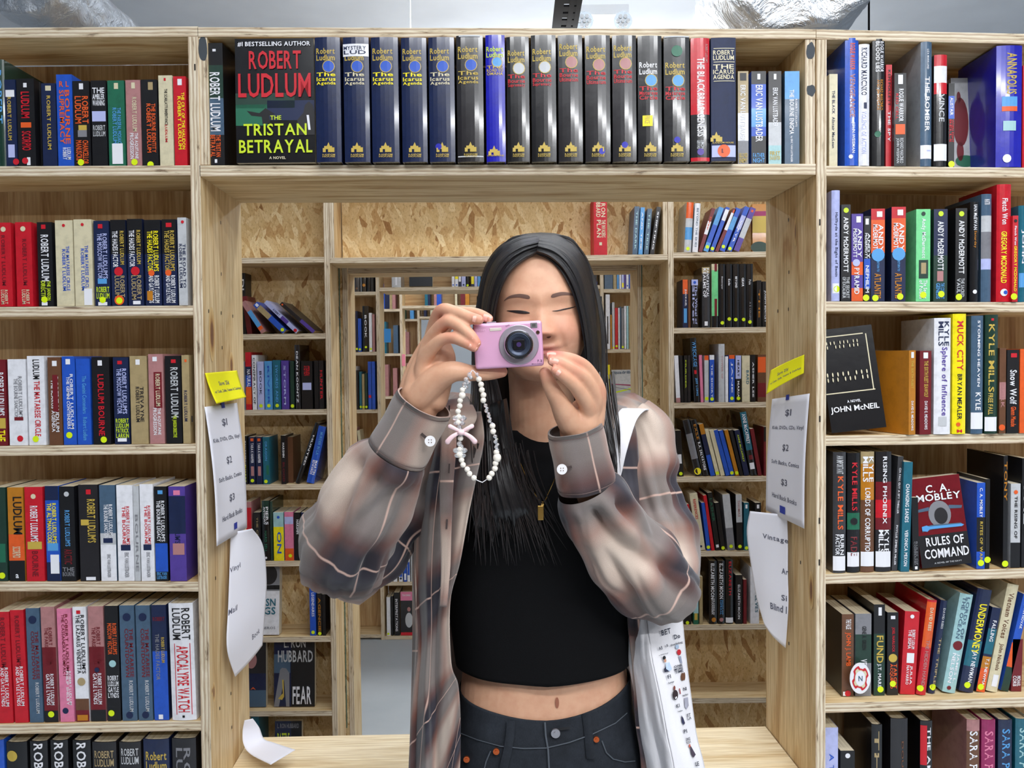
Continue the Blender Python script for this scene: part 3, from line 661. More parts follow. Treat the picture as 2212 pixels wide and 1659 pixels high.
book_row('NL5', 'fifth shelf '+LB, 'paperbacks on the left bookcase', [
 "-1 29 1322 m r lean=-10;v:ROBERT LUDLUM|AND GAYLE LYNDS:w:.5:.85:.2:.8;v:ROBERT LUDLUM:m:.05:.5:.3:.7",
 "33 62 1318 m r lean=-12;v:ROBERT LUDLUM|AND GAYLE LYNDS:w:.5:.85:.2:.8;v:ROBERT LUDLUM'S:m:.05:.5:.3:.7",
 "65 94 1314 m S lean=-10;v:THE MATARESE|COUNTDOWN:m:.2:.62:.3:.9;v:ROBERT LUDLUM:l:.65:.92:.5:.8;d:n:.1:.5:.008",
 "97 127 1311 m p lean=-10;b:m:.35:.9;b:k:.9:1;v:ROBERT LUDLUM|THE PARIS OPTION:m:.18:.5:.2:.8;v:ROBERT LUDLUM|GAYLE LYNDS:w:.58:.85:.2:.8;y:.93:.5",
 "131 161 1315 m P lean=-9;v:ROBERT LUDLUM'S|THE CASSANDRA COMPACT:m:.05:.6:.3:.8;v:ROBERT LUDLUM|PHILIP SHELBY:w:.55:.85:.5:.9;d:n:.9:.4:.006",
 "165 194 1311 m w lean=-9;b:B:.8:.93;b:m:.9:1;v:ROBERT LUDLUM'S|THE LAZARUS VENDETTA:k:.07:.58:.2:.9;d:T:.65:.5:.008;r:a:.94:.99:.1:.9;r:r:.03:.06:.3:.6",
 "197 230 1310 m p lean=-8;b:m:.35:.9;b:k:.9:1;v:ROBERT LUDLUM|THE PARIS OPTION:m:.18:.5:.2:.8;v:ROBERT LUDLUM|GAYLE LYNDS:w:.58:.85:.2:.8;d:n:.55:.5:.005",
 "233 262 1309 m k lean=-8;v:ROBERT LUDLUM'S|MOSCOW VECTOR:o:.15:.42:.15:.9;d:h:.5:.5:.007;h:ROBERT|LUDLUM|GAYLE|LYNDS:w:.6:.8:.1:.9;y:.93:.3",
 "265 297 1308 m S lean=-8;v:THE MATARESE|COUNTDOWN:m:.2:.62:.3:.9;v:ROBERT LUDLUM:l:.65:.92:.5:.8;d:n:.1:.5:.008;d:n:.95:.5:.007",
 "300 331 1308 m S lean=-8;v:THE MATARESE|COUNTDOWN:m:.2:.62:.3:.9;v:ROBERT LUDLUM:l:.65:.92:.5:.8;d:n:.1:.5:.008;d:n:.95:.5:.007",
 "334 366 1307 m n lean=-8;b:b:.4:1;v:THE HADES FACTOR:e:.25:.65:.2:.5;v:ROBERT LUDLUM:Y:.28:.5:.6:.85;h:ROBERT:m:.1:.14:.1:.9;r:w:.95:.99:.3:.6",
 "371 424 1304 h w lean=-9 dy=-.004;v:ROBERT|LUDLUM:k:.04:.31:.12:.9;v:APOCALYPSE WATCH:r:.36:.93:.25:.8;r:r:.34:.95:.2:.23;r:r:.34:.95:.83:.86;r:k:.955:.975:.45:.55"], dy=.006)
book_row('NL6', 'bottom shelf '+LB, 'hardcovers on the left bookcase', [
 "-14 14 1600 h b", "19 64 1604 h k;d:Y:.12:.3:.011", "70 108 1602 h k;v:ROBERT LUDLUM:w:.02:.9:.2:.8", "114 152 1600 h k;v:ROBERT LUDLUM:w:.02:.9:.2:.8",
 "162 201 1600 h k;v:ROBERT LUDLUM:w:.02:.9:.2:.8", "204 256 1604 h K;h:ROBERT|LUDLUM:T:.07:.22:.1:.9", "262 309 1604 h K;h:ROBERT|LUDLUM:l:.05:.2:.1:.9",
 "314 370 1598 h n;h:Robert|Ludlum:Y:.1:.27:.1:.9;d:s:.3:.5:.009", "376 428 1596 h K;v:ROBERT|LUDLUM:e:.08:.8:.15:.8"], dy=.01)
# ---- bridge shelf over the opening
def icarus(x0, x1, yt, tcol='y', em='b', title='The|Icarus|Agenda', t=(.085, .19), extra='', D_='D:.89:Y', base='n', off=0.0):
    return "%s %s %s h %s;h:Robert|Ludlum:Y:%.3f:%.3f:.06:.8;d:Y:%.3f:.55:.0118;d:%s:%.3f:.55:.0105;h:%s:%s:%.3f:%.3f:.06:.82;%s;h:RANDOM|HOUSE:Y:.935:.965:.25:.75;%s" % (
        x0, x1, yt, base, t[0]+off, t[1]+off, t[1]+.045+off, em, t[1]+.045+off, title, tcol, t[1]+.09+off, t[1]+.2+off, D_, extra)
book_row('NC1', 'shelf above the opening', 'books over the opening', [
 "450 486 93 t k dy=.028;b:d:.18:.45;b:S:.45:.75;v:ROBERT LUDLUM:w:.24:.72:.15:.85;v:THE TRISTAN|BETRAYAL:o:.75:.93:.15:.8;r:w:.05:.07:.4:.6;r:w:.95:.98:.4:.55",
 "511 681 83 F k T=.03 back=1 dy=.012;T:#1 BESTSELLING AUTHOR:w:.025:.07:.04:.96;R:d:.44:.56:.0:.75;R:g:.53:.7:.0:.4;R:n:.5:.66:.4:1.0;T:ROBERT:r:.09:.26:.18:.84;T:LUDLUM:r:.27:.49:.04:.96;T:THE:L:.62:.66:.44:.58;T:TRISTAN:L:.68:.79:.1:.9;T:BETRAYAL:L:.81:.93:.04:.97;T:A NOVEL:c:.95:.975:.42:.63;G:k:.14,.58 .3,.6 .38,.56 .5,.61 .42,.62 .44,.68 .34,.69 .33,.63 .2,.62;G:K:.78,.66 .86,.6 .88,.54 .93,.51 .98,.54 1,.6 1,.78 .8,.78:1;G:w:.9,.62 .93,.62 .95,.74 .92,.74:2",
 icarus(683, 738, 80), icarus(744, 800, 80, 'c', extra='r:w:.055:.155:.0:1.0;h:MYSTERY|LUD:n:.07:.14:.03:.9'), icarus(804, 863, 80), icarus(869, 924, 81), icarus(928, 984, 80, 'c', extra='d:R:.88:.35:.006'),
 icarus(988, 1046, 76, 'Y', extra='r:l:.955:.965:.02:.98;r:l:.0:.012:.1:.9', base='K', off=.0),
 "1051 1093 74 h R;h:Robert|Ludlum:L:.09:.18:.04:.92;d:Y:.215:.6:.0105;d:s:.215:.6:.009;h:THE|ROAD TO|OMAHA:Y:.24:.32:.06:.9;D:.92:Y:.4;h:RANDOM HOUSE:Y:.945:.96:.05:.9",
 icarus(1096, 1145, 79, 'r', 'l', 'The|Bourne|Supremacy', base='k', off=.02), icarus(1149, 1203, 71, 'r', 'l', 'The|Bourne|Supremacy', base='k', off=.02),
 icarus(1207, 1260, 67, 'r', 'p', 'The|Bourne|Ultimatum', base='K', off=-.02), icarus(1265, 1320, 71, 'r', 'p', 'The|Bourne|Ultimatum', base='K', extra='d:R:.92:.65:.006'),
 icarus(1324, 1376, 74, 'r', 'p', 'The|Bourne|Ultimatum', base='K', off=-.01, extra='d:R:.87:.5:.006'),
 icarus(1379, 1431, 77, 'r', 's', 'The|Matarese|Circle', base='k', off=.12, extra='G:y:0,0 1,0 1,1;r:y:.635:.72:.18:.6;v:PRICE:Y:.64:.7:.25:.5').replace('h:Robert|Ludlum:Y', 'h:Robert|Ludlum:w').replace('G:y:0,0 1,0 1,1;', ''),
 icarus(1435, 1491, 78, 'r', 's', 'The|Matarese|Circle', base='k', off=.12, extra='d:g:.12:.5:.0105;d:R:.83:.5:.006;r:l:.0:.01:.02:.98'),
 "1493 1534 82 h k;b:r:0:.62;v:THE BLACKBRIAR GENESIS:w:.16:.8:.3:.75;v:ROBERT LUDLUM'S:p:.05:.2:.76:.92;v:SIMON|GERVAIS:l:.83:.9:.3:.7;d:u:.925:.5:.0065;b:r:.97:1",
 "1536 1590 82 c n;r:c:.085:.09:.1:.95;h:ROBERT|LUDLUM:c:.1:.185:.08:.92;r:c:.195:.2:.1:.95;h:THE|ICARUS|AGENDA:c:.215:.34:.08:.92;r:c:.35:.355:.1:.95;D:.81:Y:.2;h:RANDOM HOUSE:Y:.845:.86:.05:.9;r:v:.875:.97:.02:.98;d:o:.92:.5:.012;h:L:m:.9:.94:.4:.6",
 "1594 1617 154 m T dy=.024;b:w:.45:.75;b:e:.75:1;r:k:.02:.1:.2:.8;v:ERIC VAN LUSTBADER:w:.15:.75:.2:.75;h:BELOVED|ENEMY:Y:.88:.99:.1:.9",
 "1623 1655 154 m b dy=.024;b:k:0:.14;b:s:.4:.6;b:k:.7:1;v:ERIC VAN LUSTBADER:w:.15:.76:.25:.8;h:FATHER|NIGHT:s:.88:.99:.1:.9;r:w:.03:.09:.4:.6",
 "1660 1688 154 m K dy=.024;b:l:.55:.8;b:h:.8:1;v:ERIC VAN LUSTBADER:w:.18:.6:.3:.75;h:FIRST|DAUGHTER:Y:.86:.96:.1:.9;r:w:.03:.09:.4:.6",
 "1695 1727 154 m S dy=.024;b:s:.0:.3;v:THE BOURNE ENIGMA:w:.2:.68:.3:.65;v:by ERIC VAN LUSTBADER:w:.7:.98:.35:.55;v:ROBERT LUDLUM'S:w:.3:.6:.7:.85"], dy=-.020)
# ---- right bookcase
book_row('NR1', 'top shelf '+RB, 'books on the right bookcase', [
 "1791 1809 160 m c dy=.01;v:THE BLACK  Alistair MacLean:n:.18:.8:.3:.7",
 "1826 1855 82 h b;v:ROGUE WARRIOR:o:.04:.25:.3:.75;v:VENGEANCE:p:.28:.62:.3:.75;v:JOHN WEISMAN:w:.66:.9:.4:.75;d:w:.93:.4:.004",
 "1856 1879 95 h w;v:RICHARD MARCINKO:n:.03:.42:.15:.75;v:VIOLENCE OF ACTION:v:.55:.9:.2:.7;r:n:.48:.53:.4:.7",
 "1885 1912 84 h k;v:ROGUE WARRIOR|BLOOD LIES:w:.02:.26:.2:.9;v:RICHARD MARCINKO|AND JIM DEFELICE:a:.32:.56:.25:.85;d:g:.75:.4:.006",
 "1913 1926 140 m r dy=.012;v:THE SPY:w:.45:.75:.3:.8;v:KEN FOLLETT:k:.05:.4:.3:.8",
 "1931 1957 158 m k;v:ROGUE WARRIOR:w:.17:.52:.35:.8;v:RED CELL:r:.22:.5:.1:.35;r:o:.55:.66:.1:.9;v:RICHARD MARCINKO|JOHN WEISMAN:l:.7:.97:.1:.8;r:w:.02:.12:.3:.7",
 "1989 2013 90 h l;b:S:0:1;v:LIZA MARKLUND:w:.06:.22:.5:.7;v:THE BOMBER:w:.28:.72:.3:.8;r:w:.83:.94:.0:1.0;r:v:.87:.88:.5:.9",
 "2018 2046 118 h k;b:r:0:.35;b:w:.1:.25;v:VINCE:l:.35:.6:.3:.8;r:w:.8:.95:.0:1.0",
 "2048 2061 180 m k dy=.01;b:b:.15:.42;v:ALISTAIR:w:.17:.38:.2:.8;v:WHEN EIGHT|BELLS:r:.43:.7:.1:.9;y:.96:.5",
 "2060 2112 166 F l T=.02 back=4 dy=.09;C:m:.35:.45:.016:.05;C:m:.3:.2:.004:.012;C:m:.3:.75:.007:.02;C:g:.5:.85:.02:.012",
 "2152 2208 98 h R;v:ANNAPOLIS:Y:.06:.4:.35:.8;r:s:.42:.5:.2:.8;r:o:.5:.54:.2:.8;r:h:.62:.7:.25:.75;d:w:.93:.4:.008",
 "2210 2236 140 h r;v:WILLIAM:c:.1:.6:.1:.6"], dy=-.001)
book_row('NR2', 'second shelf '+RB, 'books on the right bookcase', [
 "1797 1815 411 h v;v:Halfhyde at the Bight of Benin:n:.2:.78:.25:.75;r:w:.84:.93:.1:.9;y:.89:.6",
 "1817 1837 442 t k;v:ANDY McDERMOTT:w:.13:.7:.2:.8;d:L:.06:.5:.005;v:THE SECRET|OF EXCALIBUR:l:.75:.97:.1:.9",
 "1839 1864 462 m u;b:o:.55:.7;b:o:.85:1;v:ANDY|McDERMOTT:w:.17:.5:.1:.9;r:w:.03:.1:.4:.8;v:PYRAMID:w:.62:.92:.2:.7;d:v:.56:.4:.007",
 "1866 1880 467 m k;b:b:.5:.85;v:ANDY|McDERMOTT:w:.2:.5:.1:.95;v:NEPHILIM:w:.58:.9:.2:.8;r:w:.03:.1:.2:.7;y:.96:.3",
 "1881 1911 451 m n;b:r:.0:.12;b:o:.12:.48;v:ANDY|McDERMOTT:w:.17:.47:.1:.9;d:s:.5:.5:.0125;r:w:.03:.09:.4:.8;v:RETURN TO:s:.57:.68:.4:.6;v:ATLANTIS:a:.7:.97:.2:.75;y:.965:.3",
 "1925 1956 447 m n;b:r:.0:.12;b:o:.12:.48;v:ANDY|McDERMOTT:w:.17:.47:.1:.9;d:s:.5:.5:.0125;r:w:.03:.09:.4:.8;v:RETURN TO:s:.57:.68:.4:.6;v:ATLANTIS:a:.7:.97:.2:.75;y:.95:.6",
 "1978 2009 452 t G;v:Andy McDermott:w:.1:.53:.3:.7;d:d:.05:.5:.004;r:d:.55:.75:.2:.85;r:T:.58:.7:.35:.7;v:The Secret|of Poison:w:.77:.97:.2:.8;y:.93:.5",
 "2016 2046 452 t d;b:n:0:.5;v:ANDY McDERMOTT:w:.13:.66:.25:.75;d:L:.05:.5:.005;r:p:.67:.78:.25:.7;v:THE COVENANT|GENESIS:s:.8:.97:.15:.8;y:.92:.55",
 "2063 2088 450 t k;v:ANDY McDERMOTT:w:.13:.7:.25:.8;d:L:.06:.5:.005;v:THE SACRED|VAULT:l:.75:.95:.1:.8;y:.95:.3",
 "2096 2115 436 h k;v:IAN McEWAN:w:.03:.28:.3:.75;v:Saturday:a:.29:.46:.3:.7;d:w:.9:.5:.004",
 "2120 2142 419 h S;b:l:.2:.35;b:e:.35:.6;b:v:.6:.7;v:MARTIN:w:.05:.1:.2:.8",
 "2153 2184 398 h r;v:Fletch Won:w:.12:.34:.3:.75;v:GREGORY MCDONALD:y:.4:.84:.25:.7;d:w:.92:.5:.007;d:b:.92:.6:.004",
 "2186 2198 466 m r dy=-.004;v:Fletch Won:w:.12:.34:.3:.75;v:GREGORY MCDONALD:y:.35:.88:.25:.8;d:k:.06:.5:.003;y:.94:.3",
 "2200 2216 444 h t;v:JOHN:w:.25:.6:.3:.7;r:s:.7:.85:.1:.9"], dy=.0)
book_row('NR3', 'third shelf '+RB, 'books on the right bookcase', [
 "1797 1916 716 F k T=.03 back=6 lean=-6 dy=.006;R:c:.07:.08:.0:.82;R:c:.62:.63:.0:.9;R:c:.08:.62:.86:.88;T:. . . .  . . .  . .|. .   . . .  . . .:c:.12:.2:.05:.7;T:. . . . .  . . .|. . .  . . .  . .:c:.42:.52:.05:.8;T:A NOVEL:w:.7:.73:.35:.6;T:JOHN McNEIL:w:.75:.83:.03:.92",
 "1961 1979 757 m a yaw=18;v:THE SIXTH FLEET:Y:.12:.45:.3:.7;r:w:.02:.09:.3:.7;v:DAVID E. MEADOWS:w:.6:.95:.3:.7",
 "1986 2011 758 m m;v:THE SIXTH FLEET: SEAWOLF:Y:.12:.55:.35:.75;v:DAVID E. MEADOWS:w:.6:.94:.4:.7;r:w:.02:.09:.3:.7".replace(': SEA', ' SEA'),
 "2018 2054 687 h w;v:KYLE|MILLS:n:.03:.24:.2:.9;v:Sphere of Influence:u:.25:.84:.3:.8;r:l:.85:.93:.25:.75",
 "2058 2087 678 h y;v:MUCK CITY:r:.06:.47:.25:.8;v:BRYAN MEALER:k:.5:.88:.3:.7;d:o:.92:.4:.004;h:M:r:.96:.99:.3:.7",
 "2098 2124 682 h S;v:STORMING HEAVEN:w:.04:.6:.45:.7;v:KYLE:w:.65:.8:.3:.8;r:w:.82:.96:.0:1.0",
 "2128 2156 680 h d;v:KYLE MILLS:Y:.08:.65:.2:.7;v:FREE FALL:Y:.66:.84:.2:.6;r:r:.03:.05:.4:.6;r:w:.86:.98:.0:.9",
 "2158 2172 752 m B;b:p:.4:.6;v:DARK:p:.4:.7:.2:.8;d:o:.93:.4:.006",
 "2174 2200 756 m k;v:Snow Wolf:w:.24:.65:.2:.85;v:Glenn Meade:o:.68:.92:.3:.8;r:r:.04:.09:.3:.8",
 "2202 2218 754 m o"], dy=-.004)
book_row('NR4', 'fourth shelf '+RB, 'books on the right bookcase', [
 "1800 1828 977 h E;v:KYLE MILLS:o:.2:.64:.3:.8;v:BURN|FACTOR:w:.68:.85:.15:.85;r:w:.86:.98:.0:.95;v:AN IMPORTANT:l:.03:.18:.2:.8",
 "1831 1858 979 h k;b:g:.5:.64;v:KYLE MILLS:r:.08:.48:.3:.8;v:FADE:m:.7:.86:.2:.8;r:w:.83:.95:.0:.95;d:k:.57:.5:.007",
 "1860 1889 976 h T;b:a:.1:.4;b:B:.4:1;v:KYLE|MILLS:w:.04:.25:.1:.95;v:LORDS OF CORRUPTION:w:.3:.86:.25:.7;r:w:.83:.95:.0:.98",
 "1892 1926 976 h K;b:m:.25:.4;b:r:.4:.55;b:m:.55:.65;v:RISING PHOENIX:w:.04:.6:.4:.7;v:KYLE|MILLS:w:.65:.84:.15:.85;r:w:.83:.96:.0:.95",
 "1926 1938 986 t E lean=14 dy=.004;v:CIA FALL GUY A SPY THRILLER:w:.1:.5:.3:.7;v:PHYLLIS ZIMBLER MILLER:w:.6:.95:.3:.7",
 "1945 1964 998 t t lean=8 dy=-.004;v:CHANGING SANDS:w:.2:.55:.25:.75;v:VERONICA MIXON:w:.62:.95:.3:.75",
 "1972 1986 1075 m k lean=-3;v:RULES OF|COMMAND:e:.6:.92:.2:.8;r:w:.94:.98:.3:.7",
 "1992 2100 1040 F m T=.024 back=5 lean=-6;R:k:.64:1:.0:1.0;T:C. A.:w:.08:.18:.28:.76;T:MOBLEY:w:.18:.27:.07:.96;C:e:.5:.42:.022:.026;C:K:.52:.44:.013:.016:1;G:S:.05,.35 .3,.33 .3,.37 .05,.38;G:S:.7,.33 .97,.35 .95,.38 .7,.37;G:S:.1,.55 .3,.53 .9,.54 .9,.57 .3,.58 .1,.6:2;G:s:.1,.54 .2,.53 .25,.545 .9,.55 .95,.565 .9,.58 .25,.575 .2,.6 .1,.585:3;T:RULES OF:w:.66:.77:.14:.9;T:COMMAND:w:.79:.91:.08:.97;T:A NOVEL OF THE NAVY:l:.945:.965:.25:.8",
 "2109 2127 1043 m b;b:k:.4:.8;v:C. A. MOBLEY:w:.06:.4:.3:.7;v:RITES OF WAR:Y:.45:.9:.35:.75;y:.93:.5",
 "2128 2137 1035 m k;y:.9:.5",
 "2166 2175 985 t k;v:TONY:a:.05:.4:.1:.9;y:.96:.5",
 "2182 2203 1045 m l;b:k:.7:1;d:o:.1:.5:.004;v:THE RISING OF:K:.15:.65:.35:.7",
 "2206 2222 990 t k;v:THE:w:.2:.6:.2:.7"], dy=.004)
book_row('NR5', 'fifth shelf '+RB, 'books on the right bookcase', [
 "1818 1844 1327 t k;b:B:0:1;v:JOHN J. LAMB:o:.22:.63:.2:.8;v:THE FALSE:w:.06:.18:.3:.8;r:w:.94:.99:.1:.4;d:r:.96:.5:.006",
 "1847 1882 1326 t e;b:d:.25:.6;v:GENE A. GREEN:k:.15:.44:.4:.7;v:VENGEANCE:w:.55:.9:.3:.75",
 "1887 1911 1306 t k;b:d:.32:1;v:FUND:Y:.34:.64:.2:.9;v:J.T. MARER:w:.65:.95:.25:.7;r:w:.03:.12:.4:.7;y:.93:.6",
 "1916 1940 1323 m k;v:JOEL NARLOCK:r:.18:.48:.35:.7;v:TARGET|ACQUIRED:o:.62:.92:.2:.9;d:Y:.55:.5:.0085;r:w:.04:.08:.3:.7;y:.86:.5",
 "1944 1976 1321 t r lean=11;v:ROBERT LUDLUM|THE SIGMA:w:.22:.45:.3:.8;r:w:.5:.62:.3:.8;v:JULIA|NAVARRO:w:.65:.88:.3:.75;d:w:.06:.5:.004",
 "1980 2001 1297 h r lean=25 dy=-.006;b:o:.02:.5;v:DAVID REES:c:.08:.32:.3:.7;v:THE HIDDEN HAND:p:.42:.9:.3:.7;y:.93:.3",
 "2006 2021 1298 h n lean=28;v:DAVID REES:l:.08:.3:.4:.8;v:THE TRIPLE:T:.4:.9:.4:.8;y:.93:.5",
 "2036 2065 1284 h h lean=40 dy=-.002;v:LORDS OF|THE OCEAN:S:.03:.45:.2:.8;d:m:.52:.5:.0095;v:JAMES L.|NELSON:w:.6:.9:.2:.8;d:m:.95:.4:.004",
 "2072 2104 1274 h n lean=42 dy=-.002;b:t:.5:.75;v:UNDERMONEY:y:.14:.62:.25:.85;v:JAY NEWMAN:w:.6:.9:.3:.75;y:.93:.45",
 "2108 2127 1313 t n lean=36;b:t:.25:.55;b:a:.58:.72;b:o:.72:1;v:FALLING:w:.15:.4:.3:.8;v:T.J. NEWMAN:w:.6:.96:.3:.8;y:.94:.4",
 "2131 2156 1263 h c lean=48 dy=-.003;v:Vietnam Voices:B:.08:.5:.2:.7;v:John Nichols:B:.55:.8:.2:.7;r:w:.84:.95:.3:.8",
 "2161 2178 1285 t b lean=50;b:o:.5:.75;b:d:.75:1;v:JOHN NOVAK:w:.1:.35:.3:.8",
 "2184 2206 1381 m m lean=4;v:MICHAEL|CORB:w:.7:.9:.1:.9"], dy=.028)
book_row('NR6', 'bottom shelf '+RB, 'books on the right bookcase', [
 "1782 1810 1572 t v;v:A THE HEART:b:.25:.9:.3:.7", "1815 1846 1622 m k;d:w:.06:.5:.005", "1883 1906 1566 h k;v:THE:T:.06:.6:.2:.7", "1924 1961 1553 h K;v:DOUGLAS:B:.2:.7:.6:.75",
 "1988 2014 1558 h k;r:r:.04:.4:-.0:.5;v:THE AMERICAN:w:.06:.9:.5:.85", "2088 2116 1556 h p;b:B:.1:.7;v:SARA PARETSKY:w:.1:.9:.15:.85", "2120 2150 1556 h M;v:SARA PARETSKY:P:.1:.9:.15:.85",
 "2156 2186 1556 h n;v:SARA PARETSKY:s:.08:.9:.2:.85", "2193 2224 1554 h t;v:SARA PARETSKY:h:.08:.9:.2:.85"], dy=.02)
# ---- second rack, left bay
FB = 'far left bay'
book_row('FL2', 'second shelf '+FB, 'books in the far left bay', [
 "520 532 590 t k dy=.07;v:DI A:w:.1:.5:.2:.8", "534 545 640 m m dy=.04 lean=-12", "563 575 652 t p lean=-46;b:s:.3:.8;b:o:.8:.9", "606 623 656 t b lean=-68;b:T:.12:.5;r:w:.02:.1:.3:.8;y:.93:.5", "636 648 652 t v lean=-72;v:ROBERT:n:.25:.45:.2:.8;b:u:.5:.7;d:r:.94:.5:.006", "672 684 655 t K lean=-75;b:u:.6:1;r:o:.03:.07:.3:.7"], dy=.006)
book_row('FL3', 'third shelf '+FB, 'books in the far left bay', [
 "520 531 781 m e", "532 544 761 t r;b:n:.25:.4;b:b:.4:.6;b:o:.6:.9;v:NATURAL:w:.3:.6:.2:.9", "546 555 767 t w;v:CONSPIRACY OF:k:.05:.9:.2:.8", "557 571 781 m v;v:BOOK:n:.2:.7:.3:.7;y:.92:.5", "573 589 780 m s;v:RIVER:b:.1:.9:.35:.65;y:.92:.5", "591 607 778 m t;v:SWORDS AND:s:.1:.85:.3:.7;y:.92:.5",
 "609 625 779 m u;v:STORM:v:.1:.9:.3:.6", "628 636 780 m d;y:.93:.5", "638 649 745 h K;v:DEAN KOONTZ:w:.1:.9:.3:.7", "652 676 780 t k;v:STEPHEN:r:.1:.3:.2:.8;r:v:.45:.6:.1:.9", "680 689 779 m k", "690 700 779 m k;v:HUNTER:r:.2:.8:.2:.8"], dy=.004)
book_row('FL4', 'fourth shelf '+FB, 'books in the far left bay', [
 "524 535 942 m k;v:TOM PICCIRILLI:w:.1:.6:.2:.8;v:SHARDS:L:.6:.95:.2:.8", "539 552 944 m n;r:o:.03:.09:.3:.8;v:TARA K HARPER:w:.13:.55:.3:.8;r:p:.62:.82:.3:.8;y:.92:.5", "554 567 944 m n;r:o:.03:.09:.3:.8;v:TARA K HARPER:w:.13:.55:.3:.8;r:p:.62:.82:.3:.8", "569 583 944 m t;v:DRAGON:s:.1:.5:.3:.7;r:g:.6:.8:.5:.9;y:.94:.4",
 "608 618 941 m k;v:HARSHIN:w:.15:.45:.3:.8;v:BLOOD:m:.55:.95:.3:.8", "619 634 944 m B dy=.03", "637 647 914 h k lean=44;v:HUNTED:w:.2:.7:.4:.8", "661 678 921 h b lean=27;v:MURDER IN LA:s:.1:.5:.4:.8;v:MARTIN|EDWARDS:w:.6:.85:.2:.9"], dy=.004)
book_row('FL5', 'fifth shelf '+FB, 'books in the far left bay', [
 "530 545 1084 m p;b:r:.1:.6", "549 564 1107 m K;v:THE CRYSTAL:T:.1:.9:.4:.7", "567 583 1082 h k;b:d:.0:.3;v:PIERS|ANTHONY:w:.1:.4:.2:.9;v:HARD SELL:g:.5:.85:.3:.7;d:w:.95:.5:.004", "584 590 1083 h d", "592 614 1107 m h;b:y:.3:1;d:b:.1:.5:.005;v:ON:b:.4:.85:.3:.8", "616 635 1106 m P;b:v:.1:.25;b:o:.75:1;y:.9:.6", "637 650 1107 m k;v:HARSHIN:w:.15:.45:.3:.8", "652 662 1107 m n;v:THE:w:.15:.45:.3:.8", "664 672 1107 m B"], dy=.004)
book_row('FL6', 'sixth shelf '+FB, 'books in the far left bay', [
 "550 603 1225 F w T=.03 back=6;R:e:.0:.38:.0:1.0;C:K:.55:.15:.03:.035;R:k:.3:.36:.0:1.0;T:ESSN|RGS:t:.48:.72:.1:.85;T:GEROS:e:.88:.92:.3:.85", "670 683 1270 m b;v:LEGENDAIRES:w:.1:.6:.3:.8;y:.93:.5", "686 696 1282 m k;v:AGENCIE:a:.1:.9:.2:.8;y:.95:.5", "697 704 1284 m k"], dy=.01)
book_row('FL7', 'seventh shelf '+FB, 'books in the far left bay', [
 "520 575 1386 F n T=.02 back=3;R:K:.0:.5:.0:1.0;T:HUBBARD:B:.02:.09:-.2:.8;C:p:.42:.3:.02:.03;R:S:.75:1:.3:1.0;T:A:o:.7:.74:.4:.6", "592 680 1386 F n T=.02 back=4;R:k:.0:1:.42:1.0;R:S:.22:.5:.0:.4;T:L. RON:l:-.02:.13:.25:.78;T:HUBBARD:l:.15:.35:.1:.96;T:FEAR:w:.68:.98:.46:.92;G:e:.0,1 .15,.45 .2,.42 .3,.43 .38,.5 .38,1 .3,1 .25,.6 .12,1;G:Y:.2,.6 .22,.8 .1,.88 .2,.9 .25,.85 .24,.6:1"], dy=.03)
book_row('FL8', 'lowest visible shelf '+FB, 'books in the far left bay', [
 "545 562 1546 t t", "594 652 1563 F n T=.02 back=4;R:k:.0:1:.6:1.0;T:L. RON HUBBARD:e:.03:.12:.1:.9;T:BATTLE|EARTH:L:.18:.6:.1:.55"], dy=.03)
# ---- second rack, middle and right bay
book_row('FC1', 'far middle shelf', 'books on the far middle shelf', [
 "1283 1312 425 c r;v:L. RON|HUBBARD:c:.0:.35:.15:.9;v:THE INVADERS|PLAN:c:.4:.7:.2:.9;h:1:c:.78:.84:.4:.6", "1366 1377 446 t S lean=5;v:THE DARK:h:.1:.9:.3:.7", "1379 1388 448 t s lean=5;v:AND TIME:w:.1:.9:.3:.7", "1391 1401 451 t S lean=8;v:THE TIDE:h:.1:.9:.3:.7", "1404 1413 447 t K lean=15;v:SHIFTING:w:.1:.9:.3:.7"], dy=.004)
FRN = 'far right bay'
book_row('FR1', 'top shelf '+FRN, 'books in the far right bay', [
 "1478 1493 437 h l lean=6;b:o:.0:.32;b:s:.5:.75;y:.93:.5", "1496 1508 439 h w lean=6;v:BEYOND THE SKIES:S:.1:.9:.3:.7", "1509 1517 450 m m lean=29;b:w:.3:.6;v:DEEP:o:.2:.5:.3:.7", "1519 1530 448 m s lean=35;b:b:.4:.8;y:.9:.5", "1533 1542 448 m b lean=36;b:w:.05:.3;y:.94:.4", "1544 1552 451 m m lean=40;b:w:.1:.5;r:o:.03:.1:.3:.7",
 "1554 1566 450 m b lean=36;b:s:.2:.5;y:.9:.4", "1570 1581 447 m b lean=40;v:WEYR:w:.3:.8:.3:.7;b:v:.2:.5;y:.95:.4", "1584 1597 449 m u lean=38;b:l:.25:.7;r:o:.05:.1:.3:.7", "1626 1662 441 F a T=.02 back=2 dy=.03;R:M:.15:.25:.0:1.0;R:Y:.25:.6:.0:1.0;C:d:.4:.9:.03:.02"], dy=.004)
